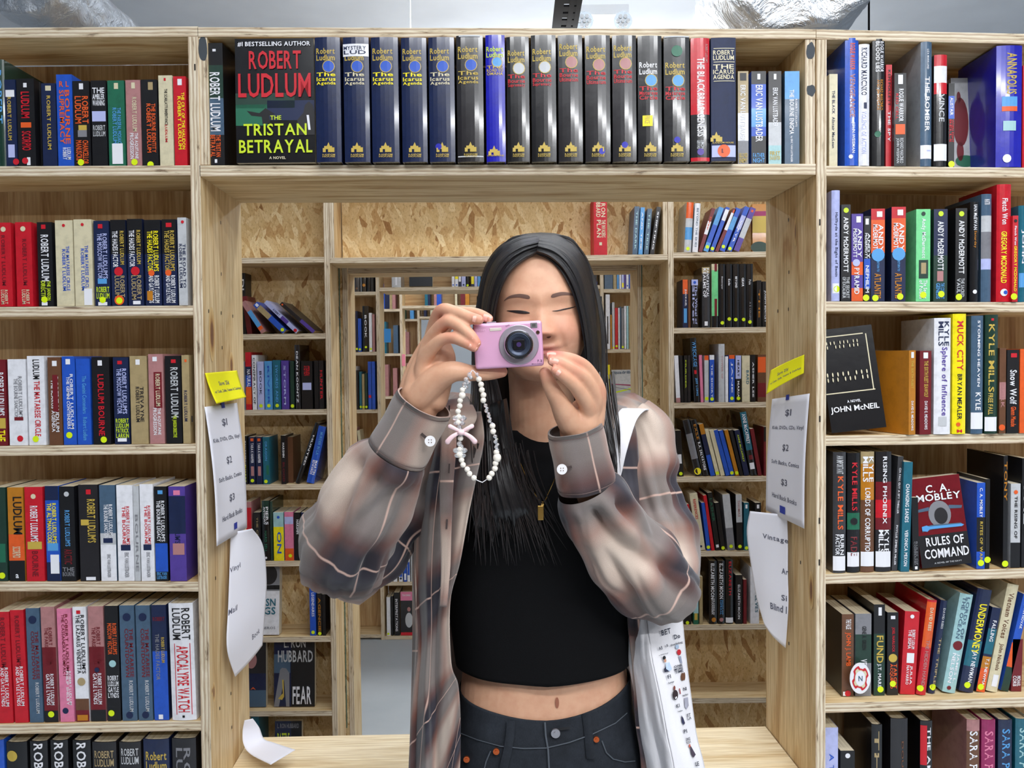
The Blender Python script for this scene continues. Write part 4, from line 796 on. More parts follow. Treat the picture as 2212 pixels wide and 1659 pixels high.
book_row('FR2', 'second shelf '+FRN, 'books in the far right bay', [
 "1475 1486 604 m n;b:o:.0:.3;v:JEAN M AUEL:w:.2:.55:.3:.8;r:s:.6:.9:.2:.8", "1487 1492 605 m B", "1494 1508 604 m k;b:v:.0:.12;v:The Wheel of|Silver:v:.13:.93:.1:.9;d:b:.06:.5:.005", "1517 1534 577 h E;v:FANTASTICAL|REALMS OF:w:.02:.5:.1:.9;b:T:.0:.1;r:w:.9:.97:.3:.7", "1538 1552 570 h c;b:G:.1:.82;b:k:.82:1;r:m:.0:.12:.4:.8;r:m:.55:.82:.4:.8",
 "1554 1567 570 h k;v:Destroyer:w:.2:.4:.3:.6;y:.93:.5", "1569 1582 570 h k;v:Exile:w:.24:.34:.3:.7;y:.87:.5", "1584 1597 570 h k;v:BEYOND:w:.2:.38:.3:.7;y:.88:.4", "1598 1612 570 h k;v:GEAR:w:.22:.36:.3:.7;y:.88:.6", "1613 1627 570 h k;v:Pale:l:.25:.33:.3:.7;v:A E COLLINS:e:.6:.9:.4:.7;y:.92:.5", "1635 1645 606 m k;v:THE:a:.2:.8:.3:.7", "1647 1657 608 m k;v:JOSEPH BENTLEY:w:.2:.9:.3:.9"], dy=.003)
book_row('FR3', 'third shelf '+FRN, 'books in the far right bay', [
 "1461 1470 768 m w lean=-5;b:p:.9:1", "1471 1477 768 m k lean=-3", "1478 1485 768 m k;v:MURDER:L:.1:.7:.3:.7", "1486 1492 768 m K", "1500 1513 730 h k lean=-9;v:WRECKAGE:s:.05:.45:.2:.9;v:JEFF LONG:s:.62:.9:.3:.8;r:r:.5:.56:.3:.7", "1514 1520 767 m P lean=-4", "1522 1531 768 m l;b:o:.0:.1;y:.92:.5", "1533 1543 767 m b;b:w:.0:.1;v:THE SHORT:w:.2:.9:.3:.7;y:.93:.5", "1553 1566 743 h l;v:TOWER OF:p:.2:.6:.4:.7", "1567 1573 770 m w",
 "1575 1587 767 m b;b:o:.0:.08;v:JANE:w:.15:.8:.3:.7;y:.92:.5", "1589 1601 768 m k;b:v:.0:.5;v:HEART:k:.1:.45:.3:.7;v:MARIA:w:.55:.9:.3:.7;y:.92:.5", "1603 1620 768 m c;v:BARD:t:.32:.62:.5:.9", "1622 1632 767 m k;v:ASHER LEE:w:.15:.9:.3:.7", "1637 1655 766 m B;r:o:.05:.38:.0:.95;b:m:.6:.9"], dy=.003)
book_row('FR4', 'fourth shelf '+FRN, 'books in the far right bay', [
 "1465 1477 930 m k lean=-6;r:w:.52:.72:.2:.8;y:.94:.5", "1502 1517 907 h K lean=-28;b:e:.25:.7;d:y:.92:.5:.012", "1519 1532 907 h k lean=-28;v:EXILE:a:.08:.35:.3:.8;v:R.A. SALVATORE:w:.4:.9:.3:.8", "1535 1545 916 t n lean=-26;b:a:.0:.2;b:b:.6:1", "1547 1555 928 m c lean=-25;y:.94:.5", "1557 1566 929 m c lean=-25", "1568 1577 929 m b lean=-27", "1578 1587 930 m b lean=-26;y:.94:.5", "1589 1597 929 m a lean=-25;y:.94:.5", "1599 1606 929 m k lean=-24",
 "1608 1619 929 m n lean=-22;v:ANNE McCAFFREY:L:.1:.7:.3:.7", "1622 1636 890 h k lean=-24;b:t:.0:.6;v:ANNE McCAFFREY:w:.03:.5:.2:.8;r:m:.68:.75:.2:.8;r:w:.8:.9:.1:.8", "1638 1646 926 m m lean=-18", "1650 1663 922 t m;b:k:.0:.3"], dy=.004)
book_row('FR5', 'fifth shelf '+FRN, 'books in the far right bay', [
 "1490 1504 1090 m r lean=-16;r:w:.93:.97:.3:.7;d:k:.5:.5:.005", "1507 1524 1066 t c lean=-18;v:REFERENCES:r:.1:.45:.3:.7;d:n:.93:.5:.004", "1527 1535 1086 m b lean=-12;y:.93:.5", "1537 1544 1070 m r lean=-18", "1546 1556 1064 t k lean=-18;v:LASHER:g:.1:.5:.2:.8;r:w:.9:.95:.2:.8", "1558 1567 1086 m k lean=-14;y:.95:.5", "1572 1588 1068 t e lean=-12;b:l:.0:.6;y:.93:.5", "1592 1605 1068 t k lean=-3;b:l:.0:.5;v:THOMAS:p:.1:.4:.3:.7;y:.93:.5", "1607 1618 1086 m t;r:w:.04:.12:.3:.7;y:.95:.5", "1631 1644 1086 m k;r:w:.04:.12:.3:.7"], dy=.004)
book_row('FR6', 'sixth shelf '+FRN, 'books in the far right bay', [
 "1477 1493 1296 m k;y:.93:.5", "1498 1509 1230 t g;b:h:.1:.8;r:Y:.8:.92:.2:.8", "1511 1518 1246 m T", "1532 1549 1212 h k;v:ELIZABETH MOON:w:.04:.6:.2:.7;d:a:.93:.6:.008;v:TRADING IN|DANGER:w:.6:.85:.3:.7", "1551 1566 1212 h k;v:ELIZABETH MOON:w:.04:.6:.2:.8;d:p:.93:.5:.007;v:MARQUE AND|REPRISAL:s:.62:.85:.3:.8", "1568 1584 1209 h k;v:ELIZABETH:r:.03:.55:.4:.8;r:w:.9:.98:.0:1.0", "1589 1604 1242 m k;v:ELIZABETH MOON:w:.2:.9:.3:.7", "1606 1613 1252 m m",
 "1621 1640 1225 t w;v:ELVES:t:.5:.8:.5:.9"], dy=.004)
# ---- third rack
def tiny(key, place, lines, dy=.003): book_row(key, place, 'books in the third rack', lines, dy=dy)
tiny('U3L1', 'top shelf of third rack', ["756 762 570 t b", "764 777 560 h E;d:B:.9:.5:.006", "779 791 560 h k;r:l:.0:1:.0:.12;d:a:.8:.6:.008", "793 800 560 h k;r:l:.0:.3:.0:.9", "801 807 575 t k"])
tiny('U3L2', 'second shelf, third rack left', ["756 762 683 t t", "763 768 679 t a", "769 773 672 t n;y:.93:.5", "774 781 688 m b;y:.93:.5", "784 797 661 h k;v:BOOK:w:.2:.7:.3:.7;y:.9:.5", "798 804 676 t w;y:.93:.5", "805 810 679 t p"])
tiny('U3L3', 'third shelf, third rack left', ["759 770 791 t w", "771 775 800 t K", "777 782 803 t t;y:.93:.5", "783 788 808 m T;y:.93:.5", "789 794 806 m d;y:.93:.5", "796 803 781 t b;r:r:.7:.76:.1:.9", "804 811 781 t b"])
tiny('U3L4', 'fourth shelf, third rack left', ["757 762 925 m G lean=-5", "764 770 928 m w lean=-8", "772 779 925 m p lean=-10", "781 787 930 m c lean=-10"])
tiny('U3C1', 'bridge shelf of third rack', ["846 866 575 h l;r:w:.1:.9:.4:.6", "884 934 584 F k T=.03 back=6;T:ALISTAIR|MACLEAN:l:.1:.45:.3:.75", "976 982 565 t w;d:b:.93:.5:.004", "983 990 565 t w;b:y:.0:.7;d:b:.93:.5:.004", "991 996 565 t n;b:w:.0:.8", "997 1006 565 t v;d:n:.93:.5:.005", "1007 1013 565 h k;r:w:.3:.5:.2:.8;y:.95:.5", "1018 1024 565 t y;b:w:.0:.6;b:n:.9:1", "1025 1031 565 t w;b:v:.5:1", "1032 1038 565 t s", "1040 1048 570 t w", "1280 1289 560 h E"])
tiny('U3R1', 'top shelf, third rack right', ["1306 1324 560 t S", "1325 1332 560 t T", "1333 1337 560 t s", "1338 1342 560 t w", "1343 1348 560 t v;r:y:.8:.95:.1:.9", "1349 1352 560 t u", "1353 1358 560 t w;d:b:.9:.5:.004", "1359 1363 560 t b", "1364 1372 560 t w"])
tiny('U3R2', 'second shelf, third rack right', ["1309 1318 636 t w;r:K:.4:.9:.3:.6", "1319 1322 680 m a", "1323 1328 653 t l;r:y:.95:.99:.1:.9", "1329 1335 665 m r;y:.93:.5", "1336 1339 665 m w", "1340 1342 662 t S", "1343 1348 666 m e;y:.95:.5", "1349 1353 661 t w", "1354 1358 661 t h", "1359 1362 661 t T", "1363 1368 660 t w;d:b:.9:.5:.004", "1369 1373 662 m p"])
tiny('U3R3', 'third shelf, third rack right', ["1306 1312 795 m k", "1313 1318 788 m y", "1322 1378 800 F l T=.03 back=4;T:quadrille:S:.02:.14:.1:.8;T:Noel Coward:e:.78:.92:.1:.95;G:M:.0,.38 1,.42 1,.46 .0,.4;G:L:.0,.62 1,.46 1,.5 .0,.66;G:e:.0,.45 1,.58 1,.6 .0,.47"])
tiny('U3S1', 'lower middle shelf, third rack', ["843 848 1186 t w", "850 858 1186 t w;d:b:.9:.5:.004", "862 870 1186 t w;r:b:.5:.85:.1:.9;d:n:.9:.5:.006", "872 879 1186 t b;r:w:.75:.95:.2:.8", "880 886 1186 t w;r:b:.4:.8:.1:.9", "888 896 1186 t l"])
tiny('U3S2', 'lowest middle shelf, third rack', ["836 844 1290 m w;y:.95:.4", "846 850 1288 m k", "852 864 1280 t k;v:INTERPRETATIONS:w:.15:.9:.2:.7", "866 902 1280 F K T=.015 back=2;R:P:.0:.2:.0:1.0;R:r:.93:1:.0:1.0;C:l:.5:.65:.02:.04;C:p:.5:.4:.009:.012:1;T:TEACHING:w:.05:.1:.1:.6"])
# ---- fourth and fifth racks: about a hundred spines a few pixels wide
def spines(key, x0, x1, Y, base, name, gap=.2):
    zfn, Yf = SHELF[key]; z0 = zfn(0); vs, fs, cs = [], [], []; x = x0
    rr = random.Random(key)
    while x < x1-.03:
        wd = rr.uniform(.014, .034)
        if rr.random() < gap: x += wd*1.5; continue
        h = rr.choice([.172, .178, .2, .226]); k = len(vs)
        vs += [(a, b_, c) for a, b_, c in ((x, Yf, z0), (x+wd, Yf, z0), (x+wd, Yf, z0+h), (x, Yf, z0+h), (x, Yf+.11, z0), (x+wd, Yf+.11, z0), (x+wd, Yf+.11, z0+h), (x, Yf+.11, z0+h))]
        col = rgb(rr.choice('knbswtgrmceETSpya')); fs += [tuple(i+k for i in f) for f in BOXF]; cs += [col]*6; x += wd+.001
    return vs, fs, cs
def far_books(nm, U, Y, label):
    V, Fc, C = [], [], []
    pl = [(nm+'L%d' % i, -1) for i in (1, 2, 3, 4, 5, 6)]+[(nm+'R%d' % i, 1) for i in (1, 2, 3, 4, 5, 6)]+[(nm+'C1', 0)]
    for key, sd in pl:
        X0 = U[0]-.42 if sd < 0 else (U[1]+.03 if sd > 0 else U[0]+.06); X1 = U[0]-.01 if sd < 0 else (U[1]+.45 if sd > 0 else U[1]-.1)
        v, f, c = spines(key, X0, X1, Y, 0, key, .12 if sd else .35); k = len(V)
        V += v; Fc += [tuple(i+k for i in q) for q in f]; C += c
    o = mesh('books', V, Fc, SATIN, cols=C); tag(o, label, 'books', kind='stuff')
far_books('U4', U4, 5.9, 'tiny distant books filling the fourth rack seen through the openings')
far_books('U5', U5, 7.45, 'tiny distant books filling the fifth rack seen through the openings')

FT = empty('round_tag', at(1858, 1465, 1.605)); tag(FT, 'white oval tag with red cross emblem and letter N, stuck over two books on the fifth right shelf', 'tag')
FT['label'] = 'white oval tag with red emblem and letter N on the fifth right shelf'
def ftd(rx, rz, off, col, name, n=24): par(mesh(name, [at(1858, 1465, 1.612-off)+Vector((rx*math.cos(2*math.pi*i/n), 0, rz*math.sin(2*math.pi*i/n))) for i in range(n)], [tuple(range(n))], ink(col)), FT)
rod_c = at(1858, 1465, 1.612)
par(mesh('card', [rod_c+Vector((.0205*math.cos(2*math.pi*i/28), y, .031*math.sin(2*math.pi*i/28))) for y in (-.0004, .0004) for i in range(28)], [tuple(range(28)), tuple(range(28, 56))[::-1]]+[(i, 28+i, 28+(i+1) % 28, (i+1) % 28) for i in range(28)], ink('w')), FT)
par(mesh('emblem', [rod_c+Vector((r*.0165*math.cos(a), -.0008, r*.025*math.sin(a))) for a, r in [(2*math.pi*i/32+.2, 1.0 if i % 8 in (0, 1, 2, 3, 4) else .78) for i in range(32)]], [tuple(range(32))], ink('r')), FT)
par(mesh('emblem', [rod_c+Vector((r*.0150*math.cos(a), -.0011, r*.023*math.sin(a))) for a, r in [(2*math.pi*i/32+.2, .92 if i % 8 in (1, 2, 3) else .72) for i in range(32)]], [tuple(range(32))], ink('c')), FT)
par(mesh('emblem', [rod_c+Vector((.0098*math.cos(2*math.pi*i/24), -.0014, .0150*math.sin(2*math.pi*i/24))) for i in range(24)], [tuple(range(24))], ink('w')), FT)
V, Fc = text2d('N'); par(mesh('lettering', [rod_c+Vector((-.004+.008*a, -.0018, -.006+.012*b_)) for a, b_ in V], Fc, ink('S')), FT)
# ================= the person =================
def skin_mat():
    m, nt, b = newmat('skin', .48, spec=.4); q = N(nt)
    a = q.n('VertexColor', layer_name='Col'); ob = q.coord('Object')
    n1 = q.ramp(q.noise(ob, 55, 4, .6), [(.3, (240, 226, 222)), (.6, (255, 255, 255))])
    q.link(q.mix(.6, a.outputs[0], n1, 'MULTIPLY'), b.inputs['Base Color'])
    b.inputs['Subsurface Weight'].default_value = .12; b.inputs['Subsurface Radius'].default_value = (.012, .005, .003); b.inputs['Subsurface Scale'].default_value = .6
    q.bump(q.noise(ob, 420, 3, .6), b, .12, .0004); return m
SKIN = skin_mat()
PERSON = empty('person', (.09, 1.25, 0)); tag(PERSON, 'long-haired person in plaid overshirt and black top holding up a pink camera', 'person')
_vs, _fs = [], []
def frames(pts):
    T = []
    for i in range(len(pts)):
        a = pts[max(0, i-1)]; b = pts[min(len(pts)-1, i+1)]; T.append((b-a).normalized())
    s = T[0].cross(Vector((0, -1, 0)))
    if s.length < .1: s = T[0].cross(Vector((1, 0, 0)))
    s.normalize(); out = []
    for t in T:
        s = (s-t*s.dot(t)).normalized(); out.append((t, s, t.cross(s)))
    return out
def catmull(ps, k):
    """ps list of tuples of floats; k samples per span"""
    out = []; n = len(ps)
    for i in range(n-1):
        p0, p1, p2, p3 = ps[max(0, i-1)], ps[i], ps[i+1], ps[min(n-1, i+2)]
        for j in range(k):
            t = j/k; out.append(tuple(.5*((2*b)+(-a+c)*t+(2*a-5*b+4*c-d)*t*t+(-a+3*b-3*c+d)*t**3) for a, b, c, d in zip(p0, p1, p2, p3)))
    out.append(tuple(ps[-1])); return out
def ringtube(cs, k=4, n=18, flat=1.0, cap=True):
    """cs: (x,y,z,r) world; returns verts, faces with rounded ends; flat squeezes the b axis"""
    sm = catmull(cs, k); pts = [Vector(p[:3]) for p in sm]; rs = [p[3] for p in sm]; fr = frames(pts); vs, fs = [], []
    rings = []
    if cap:
        for a in (80, 60, 35, 15): rings.append((pts[0]-fr[0][0]*rs[0]*math.sin(math.radians(a)), rs[0]*math.cos(math.radians(a)), fr[0]))
    rings += [(p, r, f) for p, r, f in zip(pts, rs, fr)]
    if cap:
        for a in (15, 35, 60, 80): rings.append((pts[-1]+fr[-1][0]*rs[-1]*math.sin(math.radians(a)), rs[-1]*math.cos(math.radians(a)), fr[-1]))
    for p, r, (t, s, b) in rings:
        for i in range(n):
            a = 2*math.pi*i/n; vs.append(p+s*(r*math.cos(a))+b*(r*flat*math.sin(a)))
    for j in range(len(rings)-1):
        for i in range(n): fs.append((j*n+i, j*n+(i+1) % n, (j+1)*n+(i+1) % n, (j+1)*n+i))
    if cap:
        fs.append(tuple(range(n))[::-1]); fs.append(tuple((len(rings)-1)*n+i for i in range(n)))
    return vs, fs
def W(px, py, Y, r): p = at(px, py, Y); return (p.x, p.y, p.z, r)
def addskin(vf):
    k = len(_vs); _vs.extend(vf[0]); _fs.extend([tuple(i+k for i in f) for f in vf[1]])
# ---- head (local: x right in the photo, y away from the viewer, z up; origin at the eye line)
H0 = at(1165, 679, 1.222); HR = Matrix.Rotation(math.radians(-2.0), 4, 'Y')
PROF = [(.106, .004, .004, .004), (.102, .030, .034, .036), (.094, .046, .056, .058), (.080, .059, .071, .078), (.060, .067, .081, .092), (.040, .071, .086, .098), (.020, .0725, .0885, .100), (0, .0715, .087, .099),
        (-.015, .070, .086, .095), (-.030, .068, .0855, .088), (-.045, .0645, .0845, .078), (-.058, .060, .083, .066), (-.070, .054, .081, .055), (-.080, .0465, .0785, .047), (-.088, .037, .074, .040), (-.094, .026, .066, .030), (-.098, .010, .050, .020)]
PS = catmull(PROF, 6)
def ga(x, s): return math.exp(-.5*(x/s)**2)
def feat(x, z):
    f = 0
    # nose: bridge, tip, wings
    t = min(1, max(0, (.006-z)/.036)); f += (.003+.016*t**1.3)*ga(x, .0062+.003*t)*(1 if z > -.031 else ga(z+.031, .0040))*(1 if z < .008 else ga(z-.008, .008))
    f += .0075*ga(x-.0125, .0048)*ga(z+.0315, .0052)+.0075*ga(x+.0125, .0048)*ga(z+.0315, .0052)
    for s in (-1, 1):
        f += -.0065*ga(x-s*.031, .016)*ga(z-.003, .009)+.0048*ga(x-s*.031, .0125)*ga(z-.001, .0062)
        f += -.0014*ga(x-s*.031, .013)*ga(z+.0065, .0016)            # fold under the eye
        f += .0030*ga(x-s*.030, .016)*ga(z-.022, .007)
        f += .0072*ga(x-s*.040, .016)*ga(z+.030, .015)               # smiling cheek
        f += -.0030*ga(x-s*(.024+.25*max(0, -.03-z)), .0035)*ga(z+.043, .012)  # smile fold
        f += -.0032*ga(x-s*.0285, .005)*ga(z+.0535, .0045)
    lip = ga(x, .020)
    f += .0050*lip*ga(z+.0500, .0034)+.0054*lip*ga(z+.0590, .0038)-.0036*ga(x, .021)*ga(z+.0545-.25*x*x/.02*.4, .0013)
    f += -.0030*ga(x, .014)*ga(z+.067, .0045)+.0050*ga(x, .014)*ga(z+.082, .010)
    return f
def head_pt(i, j, nn):
    z, w_, fr_, bk = PS[i]; a = 2*math.pi*j/nn; c, s = math.cos(a), math.sin(a)   # a=0 right, s<0 front
    e = 2/2.25; x = w_*math.copysign(abs(c)**e, c); y = (fr_ if s < 0 else bk)*math.copysign(abs(s)**e, s)
    if s < 0: y -= feat(x, z)*min(1, (-s)*1.6)
    return Vector((x, y, z))
def face_at(x, z):
    """point on the face surface"""
    i = min(range(len(PS)), key=lambda k: abs(PS[k][0]-z)); zz, w_, fr_, _ = PS[i]
    e = 2.25; s = max(0, 1-abs(x/w_)**e)**(1/e); y = -fr_*s-feat(x, z)*min(1, (max(0, s)**(e/2))*1.6)
    return Vector((x, y, z))
NH = 120; hv, hf = [], []
for i in range(len(PS)):
    for j in range(NH): hv.append(H0+HR.to_3x3() @ head_pt(i, j, NH))
for i in range(len(PS)-1):
    for j in range(NH): hf.append((i*NH+j, (i+1)*NH+j, (i+1)*NH+(j+1) % NH, i*NH+(j+1) % NH))
hf.append(tuple(range(NH))); hf.append(tuple((len(PS)-1)*NH+j for j in range(NH))[::-1])
addskin((hv, hf))
def HW(v): return H0+HR.to_3x3() @ v
# neck, chest, waist
addskin(ringtube([W(1168, 800, 1.255, .050), W(1170, 860, 1.258, .049), W(1174, 920, 1.268, .054), W(1180, 990, 1.28, .075)], 4, 32))
def ell_tube(rows, n=48, cap=True):
    """rows (px,py,Y,rx,ry)"""
    cs = catmull([(at(a, b_, Y).x, Y, at(a, b_, Y-ry).z, rx, ry) for a, b_, Y, rx, ry in rows], 5); vs, fs = [], []
    for x, y, z, rx, ry in cs:
        for i in range(n):
            a = 2*math.pi*i/n; c, s = math.cos(a), math.sin(a); e = .86
            vs.append(Vector((x+rx*math.copysign(abs(c)**e, c), y+ry*math.copysign(abs(s)**e, s), z)))
    for j in range(len(cs)-1):
        for i in range(n): fs.append((j*n+i, (j+1)*n+i, (j+1)*n+(i+1) % n, j*n+(i+1) % n))
    if cap: fs.append(tuple(range(n))); fs.append(tuple((len(cs)-1)*n+i for i in range(n))[::-1])
    return vs, fs, len(cs)
vf = ell_tube([(1178, 945, 1.285, .10, .060), (1180, 1000, 1.285, .135, .085), (1180, 1150, 1.28, .128, .095), (1178, 1350, 1.28, .118, .088), (1176, 1500, 1.28, .128, .092), (1176, 1600, 1.28, .135, .095), (1176, 1700, 1.28, .14, .1)])
addskin(vf[:2])
# arms
addskin(ringtube([W(985, 955, 1.285, .038), W(925, 1015, 1.275, .036), (*at(830, 1120, 1.24), .033), W(748, 1210, 1.19, .030)], 4, 20))
addskin(ringtube([W(748, 1210, 1.19, .026), W(805, 1090, 1.145, .027), W(862, 975, 1.098, .028), W(898, 890, 1.076, .0265), W(912, 855, 1.072, .027)], 4, 24, .82))
addskin(ringtube([W(1352, 950, 1.295, .030), W(1400, 1060, 1.268, .025), W(1425, 1240, 1.19, .025)], 4, 20))
addskin(ringtube([W(1425, 1240, 1.19, .025), W(1350, 1170, 1.138, .025), W(1290, 1080, 1.102, .025), W(1256, 960, 1.078, .0255), W(1252, 915, 1.074, .027)], 4, 24, .82))
# hands: (points with radius)
def finger(pts, n=16): addskin(ringtube([W(*p) for p in pts], 5, n))
# hand at the left of the photo, gripping the camera's end
finger([(928, 790, 1.080, .015), (936, 718, 1.078, .0105), (953, 672, 1.056, .0090), (984, 675, 1.040, .0082), (1014, 686, 1.028, .0078), (1034, 691, 1.022, .0066)])     # middle
finger([(940, 785, 1.100, .014), (955, 720, 1.100, .0100), (982, 681, 1.082, .0086), (1010, 676, 1.066, .0080), (1036, 680, 1.055, .0074), (1055, 688, 1.048, .0062)])    # index
finger([(920, 800, 1.072, .015), (926, 744, 1.066, .0105), (962, 697, 1.042, .0088), (990, 703, 1.030, .0080), (1014, 722, 1.020, .0074), (1029, 741, 1.017, .0062)])     # ring
finger([(915, 815, 1.066, .014), (918, 775, 1.058, .0100), (948, 738, 1.040, .0080), (976, 730, 1.030, .0074), (1004, 740, 1.020, .0068), (1024, 751, 1.016, .0057)])     # little
finger([(905, 862, 1.064, .019), (940, 822, 1.052, .0180), (978, 803, 1.042, .0138), (1018, 806, 1.046, .0104), (1054, 805, 1.050, .0100), (1084, 803, 1.052, .0076)])     # thumb
finger([(908, 868, 1.074, .0245), (912, 832, 1.078, .0240), (922, 790, 1.080, .0205), (934, 752, 1.080, .0150)], 24)
finger([(935, 860, 1.072, .0200), (945, 815, 1.072, .0200), (952, 775, 1.072, .0165), (950, 742, 1.082, .012)], 24)
finger([(962, 800, 1.066, .0125), (968, 772, 1.072, .0100), (958, 745, 1.080, .0095)], 18)
finger([(888, 868, 1.082, .0200), (900, 810, 1.088, .0170), (922, 755, 1.092, .0130), (944, 715, 1.095, .0100)], 20)
# hand at the right of the photo, pinching the lower corner
finger([(1278, 890, 1.078, .015), (1293, 846, 1.072, .0105), (1270, 800, 1.056, .0090), (1244, 780, 1.045, .0082), (1214, 771, 1.036, .0074), (1187, 768, 1.030, .0060)])
finger([(1272, 895, 1.072, .015), (1284, 860, 1.062, .0105), (1262, 818, 1.044, .0090), (1238, 800, 1.034, .0082), (1213, 787, 1.026, .0074), (1193, 780, 1.022, .0062)])
finger([(1262, 900, 1.068, .014), (1268, 878, 1.056, .0105), (1246, 840, 1.036, .0086), (1228, 822, 1.026, .0078), (1212, 810, 1.018, .0070), (1199, 800, 1.014, .0058)])
finger([(1265, 900, 1.085, .013), (1272, 870, 1.092, .0090), (1254, 840, 1.088, .0078), (1236, 828, 1.078, .0070), (1218, 820, 1.068, .0058)])
finger([(1240, 925, 1.068, .018), (1222, 895, 1.056, .0158), (1206, 866, 1.046, .0118), (1190, 836, 1.040, .0100), (1177, 806, 1.040, .0076)])
finger([(1252, 935, 1.076, .0250), (1258, 905, 1.075, .0245), (1272, 876, 1.074, .0180)], 24)
finger([(1272, 925, 1.080, .0190), (1280, 895, 1.080, .0170), (1290, 862, 1.078, .0125)], 20)
body = mesh('body', _vs, _fs, SKIN, smooth=True); par(body, PERSON)
rm = body.modifiers.new('join', 'REMESH'); rm.mode = 'VOXEL'; rm.voxel_size = .0018; rm.use_smooth_shade = True
sm = body.modifiers.new('soften', 'SMOOTH'); sm.factor = .5; sm.iterations = 3
dg = bpy.context.evaluated_depsgraph_get(); dg.update()
bm_ = bpy.data.meshes.new_from_object(body.evaluated_get(dg)); body.modifiers.clear(); body.data = bm_; bm_.name = 'body'
bm_.materials.clear(); bm_.materials.append(SKIN)
import numpy as np
nv = len(bm_.vertices); co = np.empty(nv*3); bm_.vertices.foreach_get('co', co); co = co.reshape(-1, 3)
base = np.array(rgb((212, 164, 134))[:3]); red = np.array(rgb((206, 122, 104))[:3]); lipc = np.array(rgb((160, 84, 78))[:3])
colr = np.tile(base, (nv, 1))
hi = np.array(HR.to_3x3().inverted()); loc = (co-np.array(H0)) @ hi.T
def blend(mask, c):
    global colr
    colr = colr*(1-mask[:, None])+c*mask[:, None]
fr = (loc[:, 1] < -.03)
lip = np.exp(-.5*(((loc[:, 2]+.0545+.0025*0)/.0058)**2)**1.6)*np.exp(-.5*((loc[:, 0]/.0195)**2)**2)*fr
for s in (-1, 1): blend(.35*np.exp(-.5*((loc[:, 0]-s*.04)/.02)**2-.5*((loc[:, 2]+.025)/.018)**2)*fr, red)
blend(.35*np.exp(-.5*(loc[:, 0]/.012)**2-.5*((loc[:, 2]+.03)/.01)**2)*fr, red)
blend(.35*np.exp(-.5*(loc[:, 0]/.028)**2-.5*((loc[:, 2]+.008)/.012)**2)*0*fr, red)
blend(np.clip(lip, 0, 1)*.9, lipc)
tips = [(1034, 691, 1.022), (1055, 688, 1.048), (1029, 741, 1.017), (1024, 751, 1.016), (1084, 803, 1.052), (1187, 768, 1.03), (1193, 780, 1.022), (1199, 800, 1.014), (1177, 806, 1.04), (953, 672, 1.056), (962, 697, 1.042), (976, 730, 1.03), (1244, 780, 1.045), (1238, 800, 1.034), (1293, 846, 1.072)]
for t in tips:
    p = np.array(at(*t)); blend(.5*np.exp(-.5*(((co-p)**2).sum(1)/.009**2)), red)
a_ = bm_.color_attributes.new('Col', 'FLOAT_COLOR', 'POINT'); a_.data.foreach_set('color', np.hstack([colr, np.ones((nv, 1))]).astype(np.float32).ravel())
# navel
NAV = newmat('navel_shadow', .7, (150, 92, 70))[0]
# ---- brows, lashes, nails
BROW = newmat('brow_hair', .8, (112, 84, 74))[0]; LASH = newmat('lashes', .5, (34, 24, 24))[0]; NAIL = newmat('nail', .3, (226, 168, 150))[0]
def face_strip(name, pts, mat, off=.0005, k=8):
    sm_ = catmull(pts, k); vs = []; 
    for x, z, h in sm_:
        for s in (-.5, 0, .5):
            p = face_at(x, z+s*h); vs.append(HW(p+Vector((0, -off*(1.6 if s == 0 else 1), 0))))
    fs = []
    for i in range(len(sm_)-1):
        for j in (0, 1): fs.append((i*3+j, (i+1)*3+j, (i+1)*3+j+1, i*3+j+1))
    return par(mesh(name, vs, fs, mat, smooth=True), PERSON)
face_strip('eyebrow', [(-.050, .0175, .001), (-.043, .0215, .003), (-.030, .0225, .0046), (-.018, .0200, .0054), (-.0145, .0190, .002)], BROW, .0004)
face_strip('eyebrow', [(.0145, .0190, .002), (.018, .0200, .0052), (.030, .0225, .0045), (.043, .0215, .003), (.051, .0175, .001)], BROW, .0004)
face_strip('eyelashes', [(-.047, .0035, .0006), (-.040, .0022, .0026), (-.030, .0005, .0044), (-.021, -.0008, .0036), (-.0155, -.0018, .0008)], LASH, .0006)
face_strip('eyelashes', [(.0155, -.0005, .0006), (.022, -.0004, .0014), (.031, .0012, .0018), (.041, .0030, .0016), (.049, .0052, .0006)], LASH, .0006)
face_strip('lip_line', [(-.026, -.0515, .0004), (-.014, -.0545, .0010), (0, -.0552, .0012), (.014, -.0545, .0010), (.0275, -.0505, .0004)], newmat('lip_line', .5, (110, 50, 50))[0], .0005)
for s in (-1, 1): face_strip('nostril', [(s*.0055, -.0362, .0006), (s*.0085, -.0366, .0024), (s*.0115, -.0358, .0008)], newmat('nostril', .7, (96, 48, 42))[0], .0006, 5)
def nail(px, py, Y, r, dx, dy, w_=.0042, l=.0056):
    c = at(px, py, Y)+Vector((0, -r*.93, 0)); d = Vector((dx, 0, -dy)).normalized(); s = Vector((d.z, 0, -d.x)); vs = []
    for i in range(5):
        for j in range(5):
            u, v = j/2-1, i/2-1; uu = u*math.sqrt(max(0, 1-(v*.75)**4)); vs.append(c+d*(v*l)+s*(uu*w_)+Vector((0, (u*u)*.0016+(max(0, -v))*.0002+.0004*v, 0)))
    o = mesh('fingernail', vs, [(i*5+j, i*5+j+1, i*5+j+6, i*5+j+5) for i in range(4) for j in range(4)], NAIL, smooth=True); par(o, PERSON)
nail(1031, 690, 1.0225, .0066, 1, .15); nail(1053, 687, 1.048, .0062, 1, .35); nail(1027, 738, 1.0175, .0064, .6, .8); nail(1022, 750, 1.0165, .0058, .8, .45, .0036, .005)
nail(1191, 768, 1.030, .0062, -1, .0); nail(1196, 781, 1.022, .0064, -1, -.25); nail(1202, 802, 1.0145, .0060, -.8, -.6, .0038, .0052)
